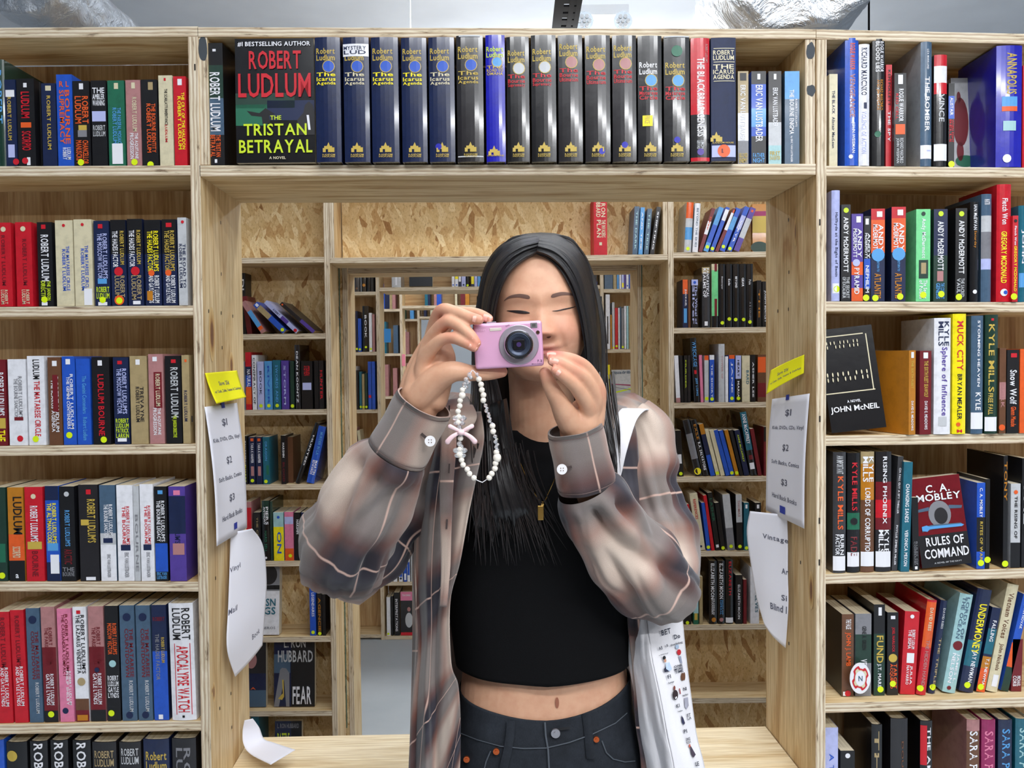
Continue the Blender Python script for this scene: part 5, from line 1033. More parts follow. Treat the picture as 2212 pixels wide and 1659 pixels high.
# ---- hair
def hair_mat(c1, c2):
    m, nt, b = newmat('black_hair', .34, spec=.55); q = N(nt); uv = q.coord()
    st = q.noise(q.mapping(uv, (260, 2.2, 1)), 1, 4, .65, .3)
    q.link(q.ramp(st, [(.35, c1), (.7, c2)]), b.inputs['Base Color']); q.bump(st, b, .75, .0016)
    b.inputs['Anisotropic'].default_value = .5; return m
HAIR = hair_mat((9, 8, 10), (30, 26, 28)); TIPH = hair_mat((18, 15, 17), (46, 36, 34))
def hsheet(inner, outer, na, nb, mat, seed, amp=.0035, bulge=.02, name='hair_curtain', thick=.006):
    A, B_ = catmull(inner, nb), catmull(outer, nb); m = min(len(A), len(B_)); vs, fs, uvs = [], [], []
    for layer in (0, 1):
        for i in range(m):
            v = i/(m-1)
            for j in range(na+1):
                t = j/na; px = A[i][0]*(1-t)+B_[i][0]*t; py = A[i][1]*(1-t)+B_[i][1]*t; Y = A[i][2]*(1-t)+B_[i][2]*t - bulge*math.sin(math.pi*t)*(1-.3*v) - (.022*math.exp(-v*9)*math.sin(math.pi*min(1, t*1.0))**.6 if bulge > 0 else 0)
                k = noise.noise(Vector((t*9+seed, v*1.5, seed)))*amp*1.4+noise.noise(Vector((t*34+seed, v*2.2, 2+seed)))*amp*.7
                Y += k + (thick+.004 if layer else 0) + (.03*max(0, (v-.86)/.14)**2 if bulge > 0 else 0); vs.append(at(px+k*500*min(1, v*3), py+(noise.noise(Vector((t*22+seed, 5, 1)))*46+noise.noise(Vector((t*60+seed, 5, 1)))*26+12)*max(0, (v-.7)/.3)**1.5, Y))
    w1 = na+1; L = m*w1
    for i in range(m-1):
        for j in range(na):
            f = (i*w1+j, (i+1)*w1+j, (i+1)*w1+j+1, i*w1+j+1); fs.append(f); uvs.append([(j/na*.12+seed, i/m), (j/na*.12+seed, (i+1)/m), ((j+1)/na*.12+seed, (i+1)/m), ((j+1)/na*.12+seed, i/m)])
            fs.append(tuple(x+L for x in f)[::-1]); uvs.append([(0, 0)]*4)
    for i in range(m-1):
        for j in (0, na): fs.append((i*w1+j, (i+1)*w1+j, L+(i+1)*w1+j, L+i*w1+j)); uvs.append([(0, 0)]*4)
    for j in range(na):
        i = m-1; fs.append((i*w1+j, i*w1+j+1, L+i*w1+j+1, L+i*w1+j)); uvs.append([(0, 0)]*4)
    return par(mesh(name, vs, fs, mat, uv=uvs, smooth=True), PERSON)
hsheet([(1158, 549, 1.150), (1128, 566, 1.142), (1102, 590, 1.137), (1082, 628, 1.136), (1070, 680, 1.143), (1066, 740, 1.155), (1070, 800, 1.165), (1084, 860, 1.170), (1098, 950, 1.160), (1112, 1050, 1.148), (1128, 1140, 1.15)],
       [(1168, 502, 1.215), (1122, 508, 1.21), (1078, 532, 1.21), (1048, 575, 1.215), (1032, 640, 1.22), (1027, 720, 1.22), (1024, 800, 1.215), (1020, 880, 1.20), (1012, 960, 1.175), (1012, 1050, 1.16), (1030, 1130, 1.155)], 70, 9, HAIR, 1.3)
hsheet([(1158, 549, 1.150), (1186, 562, 1.142), (1212, 588, 1.138), (1235, 632, 1.138), (1252, 690, 1.146), (1262, 750, 1.156), (1266, 810, 1.172), (1276, 870, 1.18), (1292, 930, 1.17), (1318, 985, 1.16), (1330, 1010, 1.158)],
       [(1168, 502, 1.215), (1212, 507, 1.21), (1250, 532, 1.21), (1276, 575, 1.215), (1292, 640, 1.22), (1301, 720, 1.22), (1306, 800, 1.21), (1313, 870, 1.195), (1324, 930, 1.175), (1333, 985, 1.162), (1336, 1012, 1.158)], 60, 9, HAIR, 4.1)
hsheet([(1030, 640, 1.27), (1030, 760, 1.275), (1032, 880, 1.27), (1030, 990, 1.22), (1040, 1080, 1.19)], [(1300, 640, 1.27), (1304, 760, 1.275), (1300, 880, 1.30), (1262, 960, 1.33), (1250, 1020, 1.34)], 40, 8, HAIR, 8.8, bulge=-.02, name='hair_back')
hsheet([(1095, 860, 1.178), (1110, 950, 1.168), (1135, 1040, 1.155), (1165, 1120, 1.150)], [(1040, 880, 1.19), (1030, 960, 1.175), (1030, 1050, 1.158), (1050, 1130, 1.152)], 40, 9, HAIR, 6.2)
# dome behind the curtains
dv, df = [], []
for i in range(25):
    ph = math.pi*i/24*.62
    for j in range(48):
        a = 2*math.pi*j/48; r_ = math.sin(ph); p = Vector((.0815*r_*math.cos(a), .012+.103*r_*math.sin(a), .003+.1105*math.cos(ph)))
        if p.y < -.02: p.y = -.02+(p.y+.02)*.45
        dv.append(HW(p))
for i in range(24):
    for j in range(48): df.append((i*48+j, (i+1)*48+j, (i+1)*48+(j+1) % 48, i*48+(j+1) % 48))
par(mesh('hair_crown', dv, df, HAIR, uv=[[(.01*x, .3) for x in range(4)] for f in df], smooth=True), PERSON)
# loose strands and tips
sv, sf, su = [], [], []
def strand(p, r0, seed, n=5):
    cs = catmull(p, 5); k = len(sv); pts = [at(a, b_, Y) for a, b_, Y in cs]; fr_ = frames(pts); m = len(pts)
    for i, (q_, (t, s, b)) in enumerate(zip(pts, fr_)):
        r = r0*(1-.92*(i/(m-1))**1.6)
        for j in range(n): a = 2*math.pi*j/n; sv.append(q_+s*r*math.cos(a)+b*r*.5*math.sin(a))
    for i in range(m-1):
        for j in range(n): sf.append((k+i*n+j, k+i*n+(j+1) % n, k+(i+1)*n+(j+1) % n, k+(i+1)*n+j)); su.append([(seed, i/m)]*4)
rr = random.Random(5)
for i in range(150):
    x = rr.uniform(1020, 1165); y0 = rr.uniform(1000, 1110); L = rr.uniform(70, 150); dx = (x-1040)*.35+rr.uniform(-14, 22)
    strand([(x-dx*.3, y0-50, 1.15), (x, y0, 1.146), (x+dx*.5, y0+L*.5, 1.146), (x+dx, min(1222, y0+L), 1.152)], rr.uniform(.0006, .0017), rr.random())
for i in range(26):
    x = rr.uniform(1296, 1334); y0 = rr.uniform(860, 930); strand([(x-6, y0-60, 1.185), (x, y0, 1.17), (min(1338, x+10), y0+60, 1.155), (min(1340, x+14), min(1022, y0+100), 1.152)], rr.uniform(.0008, .002), rr.random())
par(mesh('hair_tips', sv, sf, TIPH, uv=su, smooth=True), PERSON)
sv, sf, su = [], [], []
for i in range(60):
    sd = rr.choice((-1, 1)); o = rr.uniform(-5, 7)
    pts = [(1168+sd*20, 508, 1.2), (1168+sd*70, 520+o*.4, 1.2), (1165+sd*(112+o*.5), 590, 1.205), (1165+sd*(136+o), 700, 1.2), (1166+sd*(140+o*1.2), 830, 1.19), (1168+sd*(148+o*1.5), 930, 1.17)]
    strand(pts, .0009, rr.random(), 4)
par(mesh('hair_strands', sv, sf, HAIR, uv=su, smooth=True), PERSON)
# ---- clothes
def cloth_top():
    m, nt, b = newmat('black_jersey', .9, (10, 10, 12), spec=.15); q = N(nt)
    q.bump(q.noise(q.coord('Object'), 900, 2), b, .2, .0006); return m
TOPM = cloth_top()
def torso_shell(name, rows, mat, hem=None, n=72, amp=.003, seed=0, top=None):
    vs, fs, m = ell_tube(rows, n, False); z_end = vs[-1].z; out = []
    for k, v in enumerate(vs):
        i = k//n; t = i/(m-1); a = 2*math.pi*(k % n)/n; c = Vector((v.x, v.y, v.z))
        d = Vector((math.cos(a), math.sin(a), 0)); c += d*noise.noise(Vector((v.x*14+seed, v.y*14, v.z*7)))*amp
        if hem: c.z += hem(a)*max(0, (t-.75)/.25)
        if top: c.z += top(a)*max(0, (.25-t)/.25)
        out.append(c)
    uv = [[((k % n)/n*.9, vs[k].z) for k in f] for f in fs]
    o = mesh(name, out, fs, mat, uv=uv, smooth=True); s_ = o.modifiers.new('thick', 'SOLIDIFY'); s_.thickness = .0018; par(o, PERSON); return o, out, n, m
torso_shell('crop_top', [(1178, 925, 1.285, .088, .056), (1180, 960, 1.285, .130, .078), (1180, 1010, 1.28, .148, .104), (1180, 1100, 1.275, .142, .118), (1176, 1200, 1.275, .142, .112), (1172, 1330, 1.275, .142, .106), (1174, 1420, 1.275, .139, .104), (1177, 1484, 1.275, .136, .104)],
            TOPM, hem=lambda a: .010*max(0, math.cos(a))+.004*max(0, -math.cos(a)), top=lambda a: -.004*max(0, -math.sin(a)), amp=.005)
def denim():
    m, nt, b = newmat('black_denim', .75, spec=.2); q = N(nt); ob = q.coord('Object')
    n1 = q.noise(ob, 7, 5, .7); n2 = q.noise(q.mapping(ob, (900, 900, 300)), 1, 2)
    c = q.mix(.5, q.ramp(n1, [(.3, (20, 22, 27)), (.7, (50, 55, 63))]), q.ramp(n2, [(.3, (180, 180, 180)), (.7, (255, 255, 255))]), 'MULTIPLY')
    q.link(c, b.inputs['Base Color']); q.bump(n2, b, .3, .0006); return m
DENIM = denim(); SEAM = newmat('denim_seam', .7, (74, 80, 88))[0]
JR = [(1176, 1552, 1.28, .1330, .0965), (1176, 1585, 1.28, .1370, .100), (1176, 1640, 1.28, .145, .106), (1176, 1720, 1.28, .158, .112), (1176, 1850, 1.28, .168, .115)]
wave = lambda a: -.004*math.exp(-((math.cos(a)+.15)/.4)**2)+.030*max(0, math.cos(a))**1.7+.010*max(0, -math.cos(a))
torso_shell('jeans', JR, DENIM, top=wave, amp=.002, seed=4)
JB = (at(1176, 1850, 1.28))
for s in (-1, 1):
    v, f = ringtube([(JB.x+s*.085, JB.y, JB.z+.06, .092), (JB.x+s*.088, JB.y, .55, .07), (JB.x+s*.09, JB.y, .30, .058), (JB.x+s*.09, JB.y+.01, .09, .062)], 4, 20); par(mesh('jeans_leg', v, f, DENIM, smooth=True), PERSON)
    v, f = ringtube([(JB.x+s*.09, JB.y+.06, .045, .042), (JB.x+s*.09, JB.y-.04, .045, .044), (JB.x+s*.095, JB.y-.14, .036, .034)], 4, 18); par(mesh('shoe', v, f, newmat('shoe_white', .6, 'w')[0], smooth=True), PERSON)
def jsurf(px, py, off=.003):
    """point on the front of the jeans under the pixel"""
    Y = 1.18
    for _ in range(6):
        p = at(px, py, Y); zc = [at(r[0], r[1], r[2]-r[4]).z for r in JR]; k = 0
        while k < len(JR)-2 and p.z < zc[k+1]: k += 1
        t = min(1, max(0, (zc[k]-p.z)/(zc[k]-zc[k+1]))); rx = JR[k][3]*(1-t)+JR[k+1][3]*t; ry = JR[k][4]*(1-t)+JR[k+1][4]*t; cx = at(1176, 1600, 1.28).x
        u = min(.97, abs((p.x-cx)/rx)); Y = 1.28-ry*(1-u**(2/.86))**(.86/2)
    return at(px, py, Y-off)
def jstrip(name, pts, w_, mat, off=.003, rise=0):
    P_ = [jsurf(a, b_, off) for a, b_ in pts]; fr_ = frames(P_); vs, fs = [], []
    for p, (t, s, b) in zip(P_, fr_):
        sd = t.cross(Vector((0, -1, 0))).normalized(); vs += [p-sd*w_, p+Vector((0, -.0008-rise, 0)), p+sd*w_]
    for i in range(len(P_)-1): fs += [(3*i, 3*i+3, 3*i+4, 3*i+1), (3*i+1, 3*i+4, 3*i+5, 3*i+2)]
    return par(mesh(name, vs, fs, mat, smooth=True), PERSON)
jstrip('belt_loop', [(1104, 1556), (1102, 1590), (1096, 1625), (1088, 1659), (1086, 1680)], .0062, DENIM, .004, .002)
jstrip('belt_loop', [(1266, 1541), (1270, 1570), (1273, 1605), (1276, 1638)], .0062, DENIM, .004, .002)
jstrip('waistband_seam', [(995, 1584), (1030, 1598), (1080, 1612), (1130, 1617), (1180, 1616), (1230, 1604), (1280, 1586), (1330, 1562), (1355, 1540)], .0008, SEAM)
jstrip('fly_seam', [(1177, 1560), (1179, 1590), (1184, 1620), (1186, 1659), (1186, 1680)], .0012, SEAM, .004)
jstrip('pocket_seam', [(1300, 1600), (1310, 1626), (1325, 1640), (1350, 1646), (1372, 1644)], .0009, SEAM)
jstrip('pocket_seam', [(1060, 1622), (1050, 1645), (1044, 1670)], .0009, SEAM)
CU = newmat('copper', .3, (196, 96, 50), metal=.8)[0]; SIL = newmat('jeans_button_metal', .35, (168, 166, 172), metal=.8)[0]
def stud(px, py, r, mat, name, off=.004):
    c = jsurf(px, py, off); rod(name, c+Vector((0, -.003, 0)), c, r, mat, PERSON, 18); rod(name, c+Vector((0, -.0042, 0)), c+Vector((0, -.003, 0)), r*.45, mat, PERSON, 12)
stud(1200, 1583, .0066, SIL, 'jeans_button'); stud(1072, 1622, .0046, CU, 'rivet'); stud(1008, 1639, .0046, CU, 'rivet'); stud(1288, 1596, .0042, CU, 'rivet')
par(quad(None, 'buttonhole', jsurf(1218, 1574, .0045), Vector((.95, 0, .12)), Vector((-.1, 0, .9)), .009, .0022, newmat('buttonhole_dark', .8, 'k')[0]), PERSON)
# navel
c = at(1205, 1518, 1.1862); vs = [c+Vector((.0055*math.cos(a), .0006, .0085*math.sin(a))) for a in [2*math.pi*i/16 for i in range(16)]]
for r_, mt, nmm in ((.0042, NAV, 'navel'),):
    pts = [c+Vector((.0050*(math.cos(a)*.55-.2), -.0002, .0080*math.sin(a))) for a in [2*math.pi*i/16 for i in range(16)]]
    NAVEL = par(mesh(nmm, pts, [tuple(range(16))], mt), PERSON)
# ---- plaid overshirt
def plaid():
    m, nt, b = newmat('plaid_flannel', .88, spec=.15); q = N(nt); uv = q.coord()
    nz = q.noise(uv, 9, 3, .6); sp = q.n('SeparateXYZ'); q.link(uv, sp.inputs[0])
    st = [(0, (214, 200, 188)), (.16, (206, 188, 176)), (.27, (150, 104, 92)), (.36, (66, 60, 68)), (.50, (48, 48, 60)), (.60, (84, 82, 92)), (.68, (70, 62, 68)), (.76, (140, 98, 86)), (.87, (204, 188, 176)), (1, (214, 200, 188))]
    ch, ln = [], []
    for k, per, off in ((0, .19, .1), (1, .20, .35)):
        f = q.math('FRACT', q.math('ADD', q.math('ADD', q.math('DIVIDE', sp.outputs[k], per), off), q.math('MULTIPLY', nz, .05)))
        ch.append(q.ramp(f, st)); f2 = q.math('FRACT', q.math('ADD', q.math('DIVIDE', sp.outputs[k], per), off+.02))
        ln.append(q.ramp(f2, [(0, 0.0), (.460, 0.0), (.464, 1.0), (.474, 1.0), (.478, 0.0)]))
    c = q.mix(.5, ch[0], ch[1]); c = q.mix(.42, c, q.mix(1.0, ch[0], ch[1], 'MULTIPLY'))
    w = q.noise(q.mapping(uv, (1400, 1400, 1)), 1, 2); c = q.mix(.35, c, q.ramp(w, [(.3, (150, 146, 150)), (.7, (255, 255, 255))]), 'MULTIPLY')
    c = q.mix(q.math('MULTIPLY', q.math('MAXIMUM', ln[0], ln[1]), .7), c, rgb((206, 172, 158)))
    hs = q.n('HueSaturation'); hs.inputs['Value'].default_value = 1.12; q.link(c, hs.inputs['Color']); q.link(hs.outputs[0], b.inputs['Base Color'])
    q.bump(w, b, .3, .0008); b.inputs['Sheen Weight'].default_value = .25; return m
PLAID = plaid(); LINING = newmat('overshirt_lining', .9, (214, 194, 184), spec=.1)[0]; WBTN = newmat('shirt_button', .25, (232, 230, 232))[0]; THREAD = newmat('stitching', .8, (112, 92, 88))[0]
SHIRT = PERSON
def sleeve(name, cs, n=96, k=14, folds=(), amp=.0085, cap=(True, True), seed=0, uvo=(0, 0), flat=.92):
    sm_ = catmull([W(*c) for c in cs], k); pts = [Vector(p[:3]) for p in sm_]; fr_ = frames(pts); m = len(pts); vs, fs, uvs = [], [], []; L = [0]
    for i in range(1, m): L.append(L[-1]+(pts[i]-pts[i-1]).length)
    ringz = []
    if cap[0]:
        for a in (78, 55, 30): ringz.append((pts[0]-fr_[0][0]*sm_[0][3]*math.sin(math.radians(a)), sm_[0][3]*math.cos(math.radians(a)), fr_[0], -sm_[0][3]*math.radians(a)))
    ringz += [(pts[i], sm_[i][3], fr_[i], L[i]) for i in range(m)]
    if cap[1]:
        for a in (30, 55, 78): ringz.append((pts[-1]+fr_[-1][0]*sm_[-1][3]*math.sin(math.radians(a)), sm_[-1][3]*math.cos(math.radians(a)), fr_[-1], L[-1]+sm_[-1][3]*math.radians(a)))
    for p, r, (t, s, b), l in ringz:
        for i in range(n+1):
            a = 2*math.pi*i/n; d = s*math.cos(a)+b*math.sin(a)*flat; c = p+d*r; w0 = min(1, max(0, (l)/.03)) if not cap[0] else 1
            nn = noise.noise(Vector((c.x*16+seed, c.y*16, c.z*16)))*amp*1.3+abs(noise.noise(Vector((math.cos(a)*2.2+seed, math.sin(a)*2.2, l*9))))*amp*1.6-amp*.5
            for (l0, a0, ll, aw, dep, tw) in folds:
                dep = dep*1.35
                u = (a-math.radians(a0)-tw*(l-l0)+math.pi) % (2*math.pi)-math.pi; nn -= dep*math.exp(-.5*((l-l0)/ll)**2-.5*(u/aw)**2)
            vs.append(c+d*nn*w0)
    w1 = n+1
    for j in range(len(ringz)-1):
        for i in range(n):
            f = (j*w1+i, j*w1+i+1, (j+1)*w1+i+1, (j+1)*w1+i); fs.append(f)
            rr_ = .055; uvs.append([(2*math.pi*(i+di)/n*rr_+uvo[0], ringz[j+dj][3]+uvo[1]) for di, dj in ((0, 0), (1, 0), (1, 1), (0, 1))])
    o = mesh(name, vs, fs, [PLAID], uv=uvs, smooth=True); par(o, SHIRT); return o, pts, fr_
sleeve('sleeve_upper', [(992, 925, 1.285, .058), (955, 960, 1.28, .062), (905, 1030, 1.27, .062), (850, 1120, 1.25, .060), (800, 1190, 1.225, .058), (765, 1222, 1.205, .052)], folds=((.1, 200, .02, .8, .012, 2), (.18, 240, .02, .9, .012, -3)), seed=3, uvo=(.05, .02))
sleeve('sleeve_lower', [(857, 980, 1.088, .0405), (846, 1000, 1.092, .0490), (818, 1050, 1.105, .0550), (782, 1115, 1.125, .0640), (748, 1175, 1.15, .0690), (742, 1205, 1.17, .0640)], folds=((.06, 250, .035, .22, .012, 6), (.10, 290, .05, .16, .012, -5), (.03, 215, .02, .15, .010, 0), (.03, 275, .02, .13, .012, 0), (.03, 320, .02, .13, .010, 0), (.15, 225, .05, .2, .009, 4)), cap=(False, True), seed=9, uvo=(.035, .06))
sleeve('sleeve_upper', [(1348, 925, 1.285, .055), (1374, 955, 1.275, .058), (1396, 1040, 1.25, .0555), (1418, 1130, 1.23, .0565), (1432, 1215, 1.205, .0600), (1428, 1262, 1.18, .0520)], folds=((.10, 200, .014, .9, .014, 4), (.14, 250, .018, 1.0, .014, -6), (.2, 220, .02, .6, .012, 5)), seed=21, uvo=(.12, .1))
sleeve('sleeve_lower', [(1267, 1050, 1.09, .0405), (1278, 1072, 1.095, .0480), (1302, 1120, 1.105, .0520), (1345, 1185, 1.125, .0570), (1396, 1245, 1.145, .0620), (1424, 1268, 1.16, .0590)], folds=((.03, 230, .02, .14, .012, 0), (.03, 280, .02, .13, .012, 0), (.08, 260, .05, .18, .013, -6), (.14, 300, .05, .2, .014, 5), (.17, 240, .02, .25, .012, 9)), cap=(False, True), seed=33, uvo=(.09, .03))
def cuff(p0, p1, r0, r1, button, hole, uvo):
    A, B_ = at(*p0), at(*p1); ax = (B_-A).normalized(); s = ax.cross(Vector((0, -1, 0))).normalized(); b = ax.cross(s); n, m = 56, 9; vs, fs, uvs = [], [], []
    for layer in (0, 1):
        for j in range(m):
            t = j/(m-1); r = r0*(1-t)+r1*t-(.0026 if layer else 0)+.0006*math.sin(t*9)
            for i in range(n+1):
                a = 2*math.pi*i/n; k = noise.noise(Vector((math.cos(a)*1.6, math.sin(a)*1.6, t+p0[0])))*.003
                vs.append(A+(B_-A)*t+(s*math.cos(a)+b*math.sin(a)*.9)*(r+k))
    w1 = n+1; L = m*w1
    for j in range(m-1):
        for i in range(n):
            f = (j*w1+i, j*w1+i+1, (j+1)*w1+i+1, (j+1)*w1+i); fs.append(f); q_ = [(2*math.pi*(i+di)/n*.045+uvo[0], (j+dj)/m*.07+uvo[1]) for di, dj in ((0, 0), (1, 0), (1, 1), (0, 1))]; uvs.append(q_)
            fs.append(tuple(x+L for x in f)[::-1]); uvs.append(q_)
    for j in (0, m-1):
        for i in range(n): fs.append((j*w1+i, j*w1+i+1, L+j*w1+i+1, L+j*w1+i)); uvs.append([(uvo[0], uvo[1])]*4)
    o = mesh('cuff', vs, fs, PLAID, uv=uvs, smooth=True); par(o, SHIRT)
    for t in (.06, .94):
        r = r0*(1-t)+r1*t+.0008; pts = [A+(B_-A)*t+(s*math.cos(a)+b*math.sin(a)*.9)*(r+noise.noise(Vector((math.cos(a)*1.6, math.sin(a)*1.6, t+p0[0])))*.003) for a in [2*math.pi*i/56 for i in range(57)]]
        v2 = []; f2 = []
        for i, p in enumerate(pts): v2 += [p-ax*.0005, p+ax*.0005]
        for i in range(56): f2.append((2*i, 2*i+2, 2*i+3, 2*i+1))
        par(mesh('cuff_stitching', v2, f2, THREAD), o)
    return o
cuff((917, 869, 1.066), (858, 979, 1.088), .0375, .0410, 0, 0, (.02, .1))
cuff((1240, 924, 1.074), (1267, 1050, 1.09), .0365, .0400, 0, 0, (.06, .13))
def button(name, px, py, Y, r, mat, parent, hole=True):
    c = at(px, py, Y); b_ = rod(name, c, c+Vector((0, .0024, 0)), r, mat, parent, 24)
    rod(name+'_rim', c+Vector((0, -.0006, 0)), c+Vector((0, 0, 0)), r*.98, mat, parent, 24) if False else None
    for dx, dz in ((-1, -1), (1, -1), (-1, 1), (1, 1)):
        h = c+Vector((dx*r*.24, -.0003, dz*r*.24)); rod('thread_hole', h, h+Vector((0, .0002, 0)), r*.11, THREAD, b_, 8)
        b_.children[-1].matrix_parent_inverse = b_.matrix_world.inverted() if False else Matrix.Identity(4)
        b_.children[-1].matrix_basis = Matrix.Identity(4)
    return b_
BH = newmat('buttonhole_thread', .8, (60, 48, 46))[0]
button('cuff_button', 929, 953, 1.040, .0068, WBTN, PERSON); button('cuff_button', 1214, 1014, 1.046, .0066, WBTN, PERSON)
par(quad(None, 'buttonhole', at(917, 943, 1.0425), Vector((.75, 0, -.66)), Vector((.66, 0, .75)), .0055, .0018, BH), PERSON)
par(quad(None, 'buttonhole', at(1226, 1010, 1.049), Vector((.97, 0, .2)), Vector((-.2, 0, .97)), .0055, .0015, BH), PERSON)
def sheet(name, left, right, mat, na=40, nb=8, bulge=0, amp=.004, seed=0, folds=(), uvo=(0, 0), parent=None, thick=.002, fnl=None):
    A, B_ = catmull(left, nb), catmull(right, nb); m = min(len(A), len(B_)); vs, fs, uvs = [], [], []; cum = 0; V_ = []
    for i in range(m):
        v = i/(m-1)
        if i: cum += (at(*A[i])-at(*A[i-1])).length
        wd = (at(*A[i])-at(*B_[i])).length
        for j in range(na+1):
            t = j/na; px, py, Y = (A[i][k]*(1-t)+B_[i][k]*t for k in range(3))
            Y -= bulge*math.sin(math.pi*t); Y -= noise.noise(Vector((t*3+seed, v*4, seed)))*amp+noise.noise(Vector((t*8+seed, v*9, seed+2)))*amp*.4
            for (t0, tw, dep, slope) in folds: Y -= dep*math.exp(-.5*((t-t0-slope*(v-.5))/tw)**2)
            p = at(px, py, Y); vs.append(p); V_.append((wd*t+uvo[0], cum+uvo[1]))
    w1 = na+1
    for i in range(m-1):
        for j in range(na):
            f = (i*w1+j, (i+1)*w1+j, (i+1)*w1+j+1, i*w1+j+1); fs.append(f); uvs.append([V_[k] for k in f])
    o = mesh(name, vs, fs, mat, uv=uvs, smooth=True); s_ = o.modifiers.new('thick', 'SOLIDIFY'); s_.thickness = thick; s_.offset = 1
    if parent: par(o, parent)
    return o
# left front of the overshirt, its placket and collar
sheet('shirt_front', [(952, 884, 1.235), (922, 960, 1.255), (905, 1060, 1.245), (897, 1160, 1.235), (896, 1280, 1.225), (905, 1400, 1.215), (893, 1520, 1.21), (885, 1659, 1.205), (880, 1850, 1.20), (878, 2050, 1.20)],
      [(1040, 890, 1.17), (1046, 950, 1.150), (1030, 1030, 1.138), (1014, 1105, 1.135), (994, 1215, 1.135), (973, 1300, 1.14), (975, 1430, 1.15), (990, 1480, 1.152), (995, 1560, 1.15), (993, 1659, 1.15), (992, 1850, 1.15), (992, 2050, 1.15)][:10],
      PLAID, 60, 8, .012, .006, 2, ((.30, .045, .016, .18), (.12, .05, -.012, .1), (.62, .07, -.010, -.2)), (.02, .11), PERSON)
sheet('placket', [(950, 885, 1.155), (954, 960, 1.142), (951, 1040, 1.132), (953, 1130, 1.128), (955, 1230, 1.128), (952, 1310, 1.13)],
      [(984, 885, 1.150), (986, 960, 1.134), (980, 1040, 1.124), (976, 1130, 1.120), (972, 1230, 1.123), (964, 1310, 1.127)], PLAID, 10, 8, .002, .001, 5, (), (.0, .12), PERSON)
for py in (886, 1012, 1132): par(quad(None, 'buttonhole', at(970 if py < 1100 else 965, py, 1.118), Vector((1, 0, 0)), Vector((.08, 0, 1)), .0012, .0065, BH), PERSON)
sheet('collar', [(952, 868, 1.21), (942, 900, 1.17), (950, 930, 1.15)], [(1010, 858, 1.20), (1030, 900, 1.165), (1010, 935, 1.15)], PLAID, 20, 8, .006, .003, 8, (), (.1, .05), PERSON)
sheet('shirt_back', [(945, 895, 1.37), (900, 1100, 1.39), (895, 1300, 1.39), (890, 1500, 1.38), (884, 1700, 1.38), (880, 1950, 1.38)], [(1370, 895, 1.37), (1400, 1100, 1.39), (1408, 1300, 1.39), (1410, 1500, 1.38), (1400, 1700, 1.38), (1400, 1950, 1.38)], PLAID, 40, 6, -.03, .006, 12, (), (.3, .1), PERSON)
sheet('shirt_side', [(900, 1000, 1.37), (893, 1200, 1.38), (893, 1400, 1.38), (886, 1659, 1.37), (882, 1900, 1.37)], [(915, 1000, 1.25), (899, 1200, 1.23), (903, 1400, 1.215), (886, 1659, 1.205), (881, 1900, 1.2)], PLAID, 14, 6, .0, .003, 14, (), (.2, .1), PERSON)
# right front: shoulder part with collar, and the hanging lining edge behind the bag
sheet('shirt_front', [(1288, 862, 1.20), (1290, 930, 1.19), (1300, 1010, 1.18), (1330, 1120, 1.18), (1352, 1230, 1.185), (1356, 1350, 1.20), (1366, 1450, 1.215), (1372, 1560, 1.215), (1386, 1659, 1.21), (1396, 1850, 1.21)],
      [(1352, 880, 1.225), (1372, 930, 1.22), (1380, 1010, 1.22), (1395, 1120, 1.225), (1402, 1230, 1.23), (1400, 1350, 1.235), (1408, 1450, 1.24), (1412, 1560, 1.24), (1420, 1659, 1.24), (1425, 1850, 1.24)], PLAID, 24, 8, .006, .004, 31, ((.5, .1, .01, .2),), (.42, .12), PERSON)
sheet('collar', [(1292, 845, 1.205), (1296, 880, 1.19), (1302, 935, 1.175)], [(1312, 852, 1.215), (1334, 885, 1.20), (1326, 925, 1.18)], PLAID, 16, 8, .006, .003, 18, (), (.17, .05), PERSON)
par(sheet('shirt_yoke', [(1300, 868, 1.24), (1296, 880, 1.30), (1296, 892, 1.36)], [(1368, 884, 1.245), (1385, 892, 1.30), (1382, 900, 1.36)], PLAID, 16, 6, .0, .002, 19, (), (.1, .02)), PERSON)
# ---- tote bag
def canvas():
    m, nt, b = newmat('white_canvas', .9, (232, 230, 234), spec=.15); q = N(nt); uv = q.coord()
    q.bump(q.noise(q.mapping(uv, (900, 900, 1)), 1, 2), b, .35, .0008); return m
CANV = canvas()
BAG = empty('tote_bag', at(1440, 1900, 1.24)); tag(BAG, 'white canvas tote bag with small printed pictures hanging from the shoulder', 'bag')
bagL = [(1352, 1270, 1.245), (1350, 1340, 1.235), (1358, 1420, 1.225), (1372, 1500, 1.22), (1386, 1590, 1.215), (1398, 1659, 1.215), (1420, 1800, 1.215), (1440, 1950, 1.22)]
bagM = [(1395, 1270, 1.215), (1398, 1340, 1.20), (1408, 1420, 1.178), (1425, 1500, 1.168), (1442, 1590, 1.165), (1456, 1659, 1.165), (1478, 1800, 1.165), (1500, 1950, 1.17)]
bagR = [(1464, 1270, 1.235), (1472, 1340, 1.225), (1480, 1420, 1.215), (1490, 1500, 1.21), (1503, 1590, 1.205), (1520, 1659, 1.20), (1545, 1800, 1.20), (1570, 1950, 1.205)]
sheet('bag_side', bagL, bagM, CANV, 24, 8, .008, .005, 41, ((.5, .12, -.008, .3),), parent=BAG)
FB_ = sheet('bag_front', bagM, bagR, CANV, 24, 8, .010, .0015, 43, (), parent=BAG)
sheet('bag_back', [(a, b_, Y+.045) for a, b_, Y in bagL], [(a-4, b_, Y+.05) for a, b_, Y in bagR], CANV, 10, 8, .0, .002, 47, (), parent=BAG)
sheet('bag_gusset', [(a, b_, Y) for a, b_, Y in bagR], [(a-4, b_, Y+.05) for a, b_, Y in bagR], CANV, 4, 8, .0, .0, 48, (), parent=BAG)
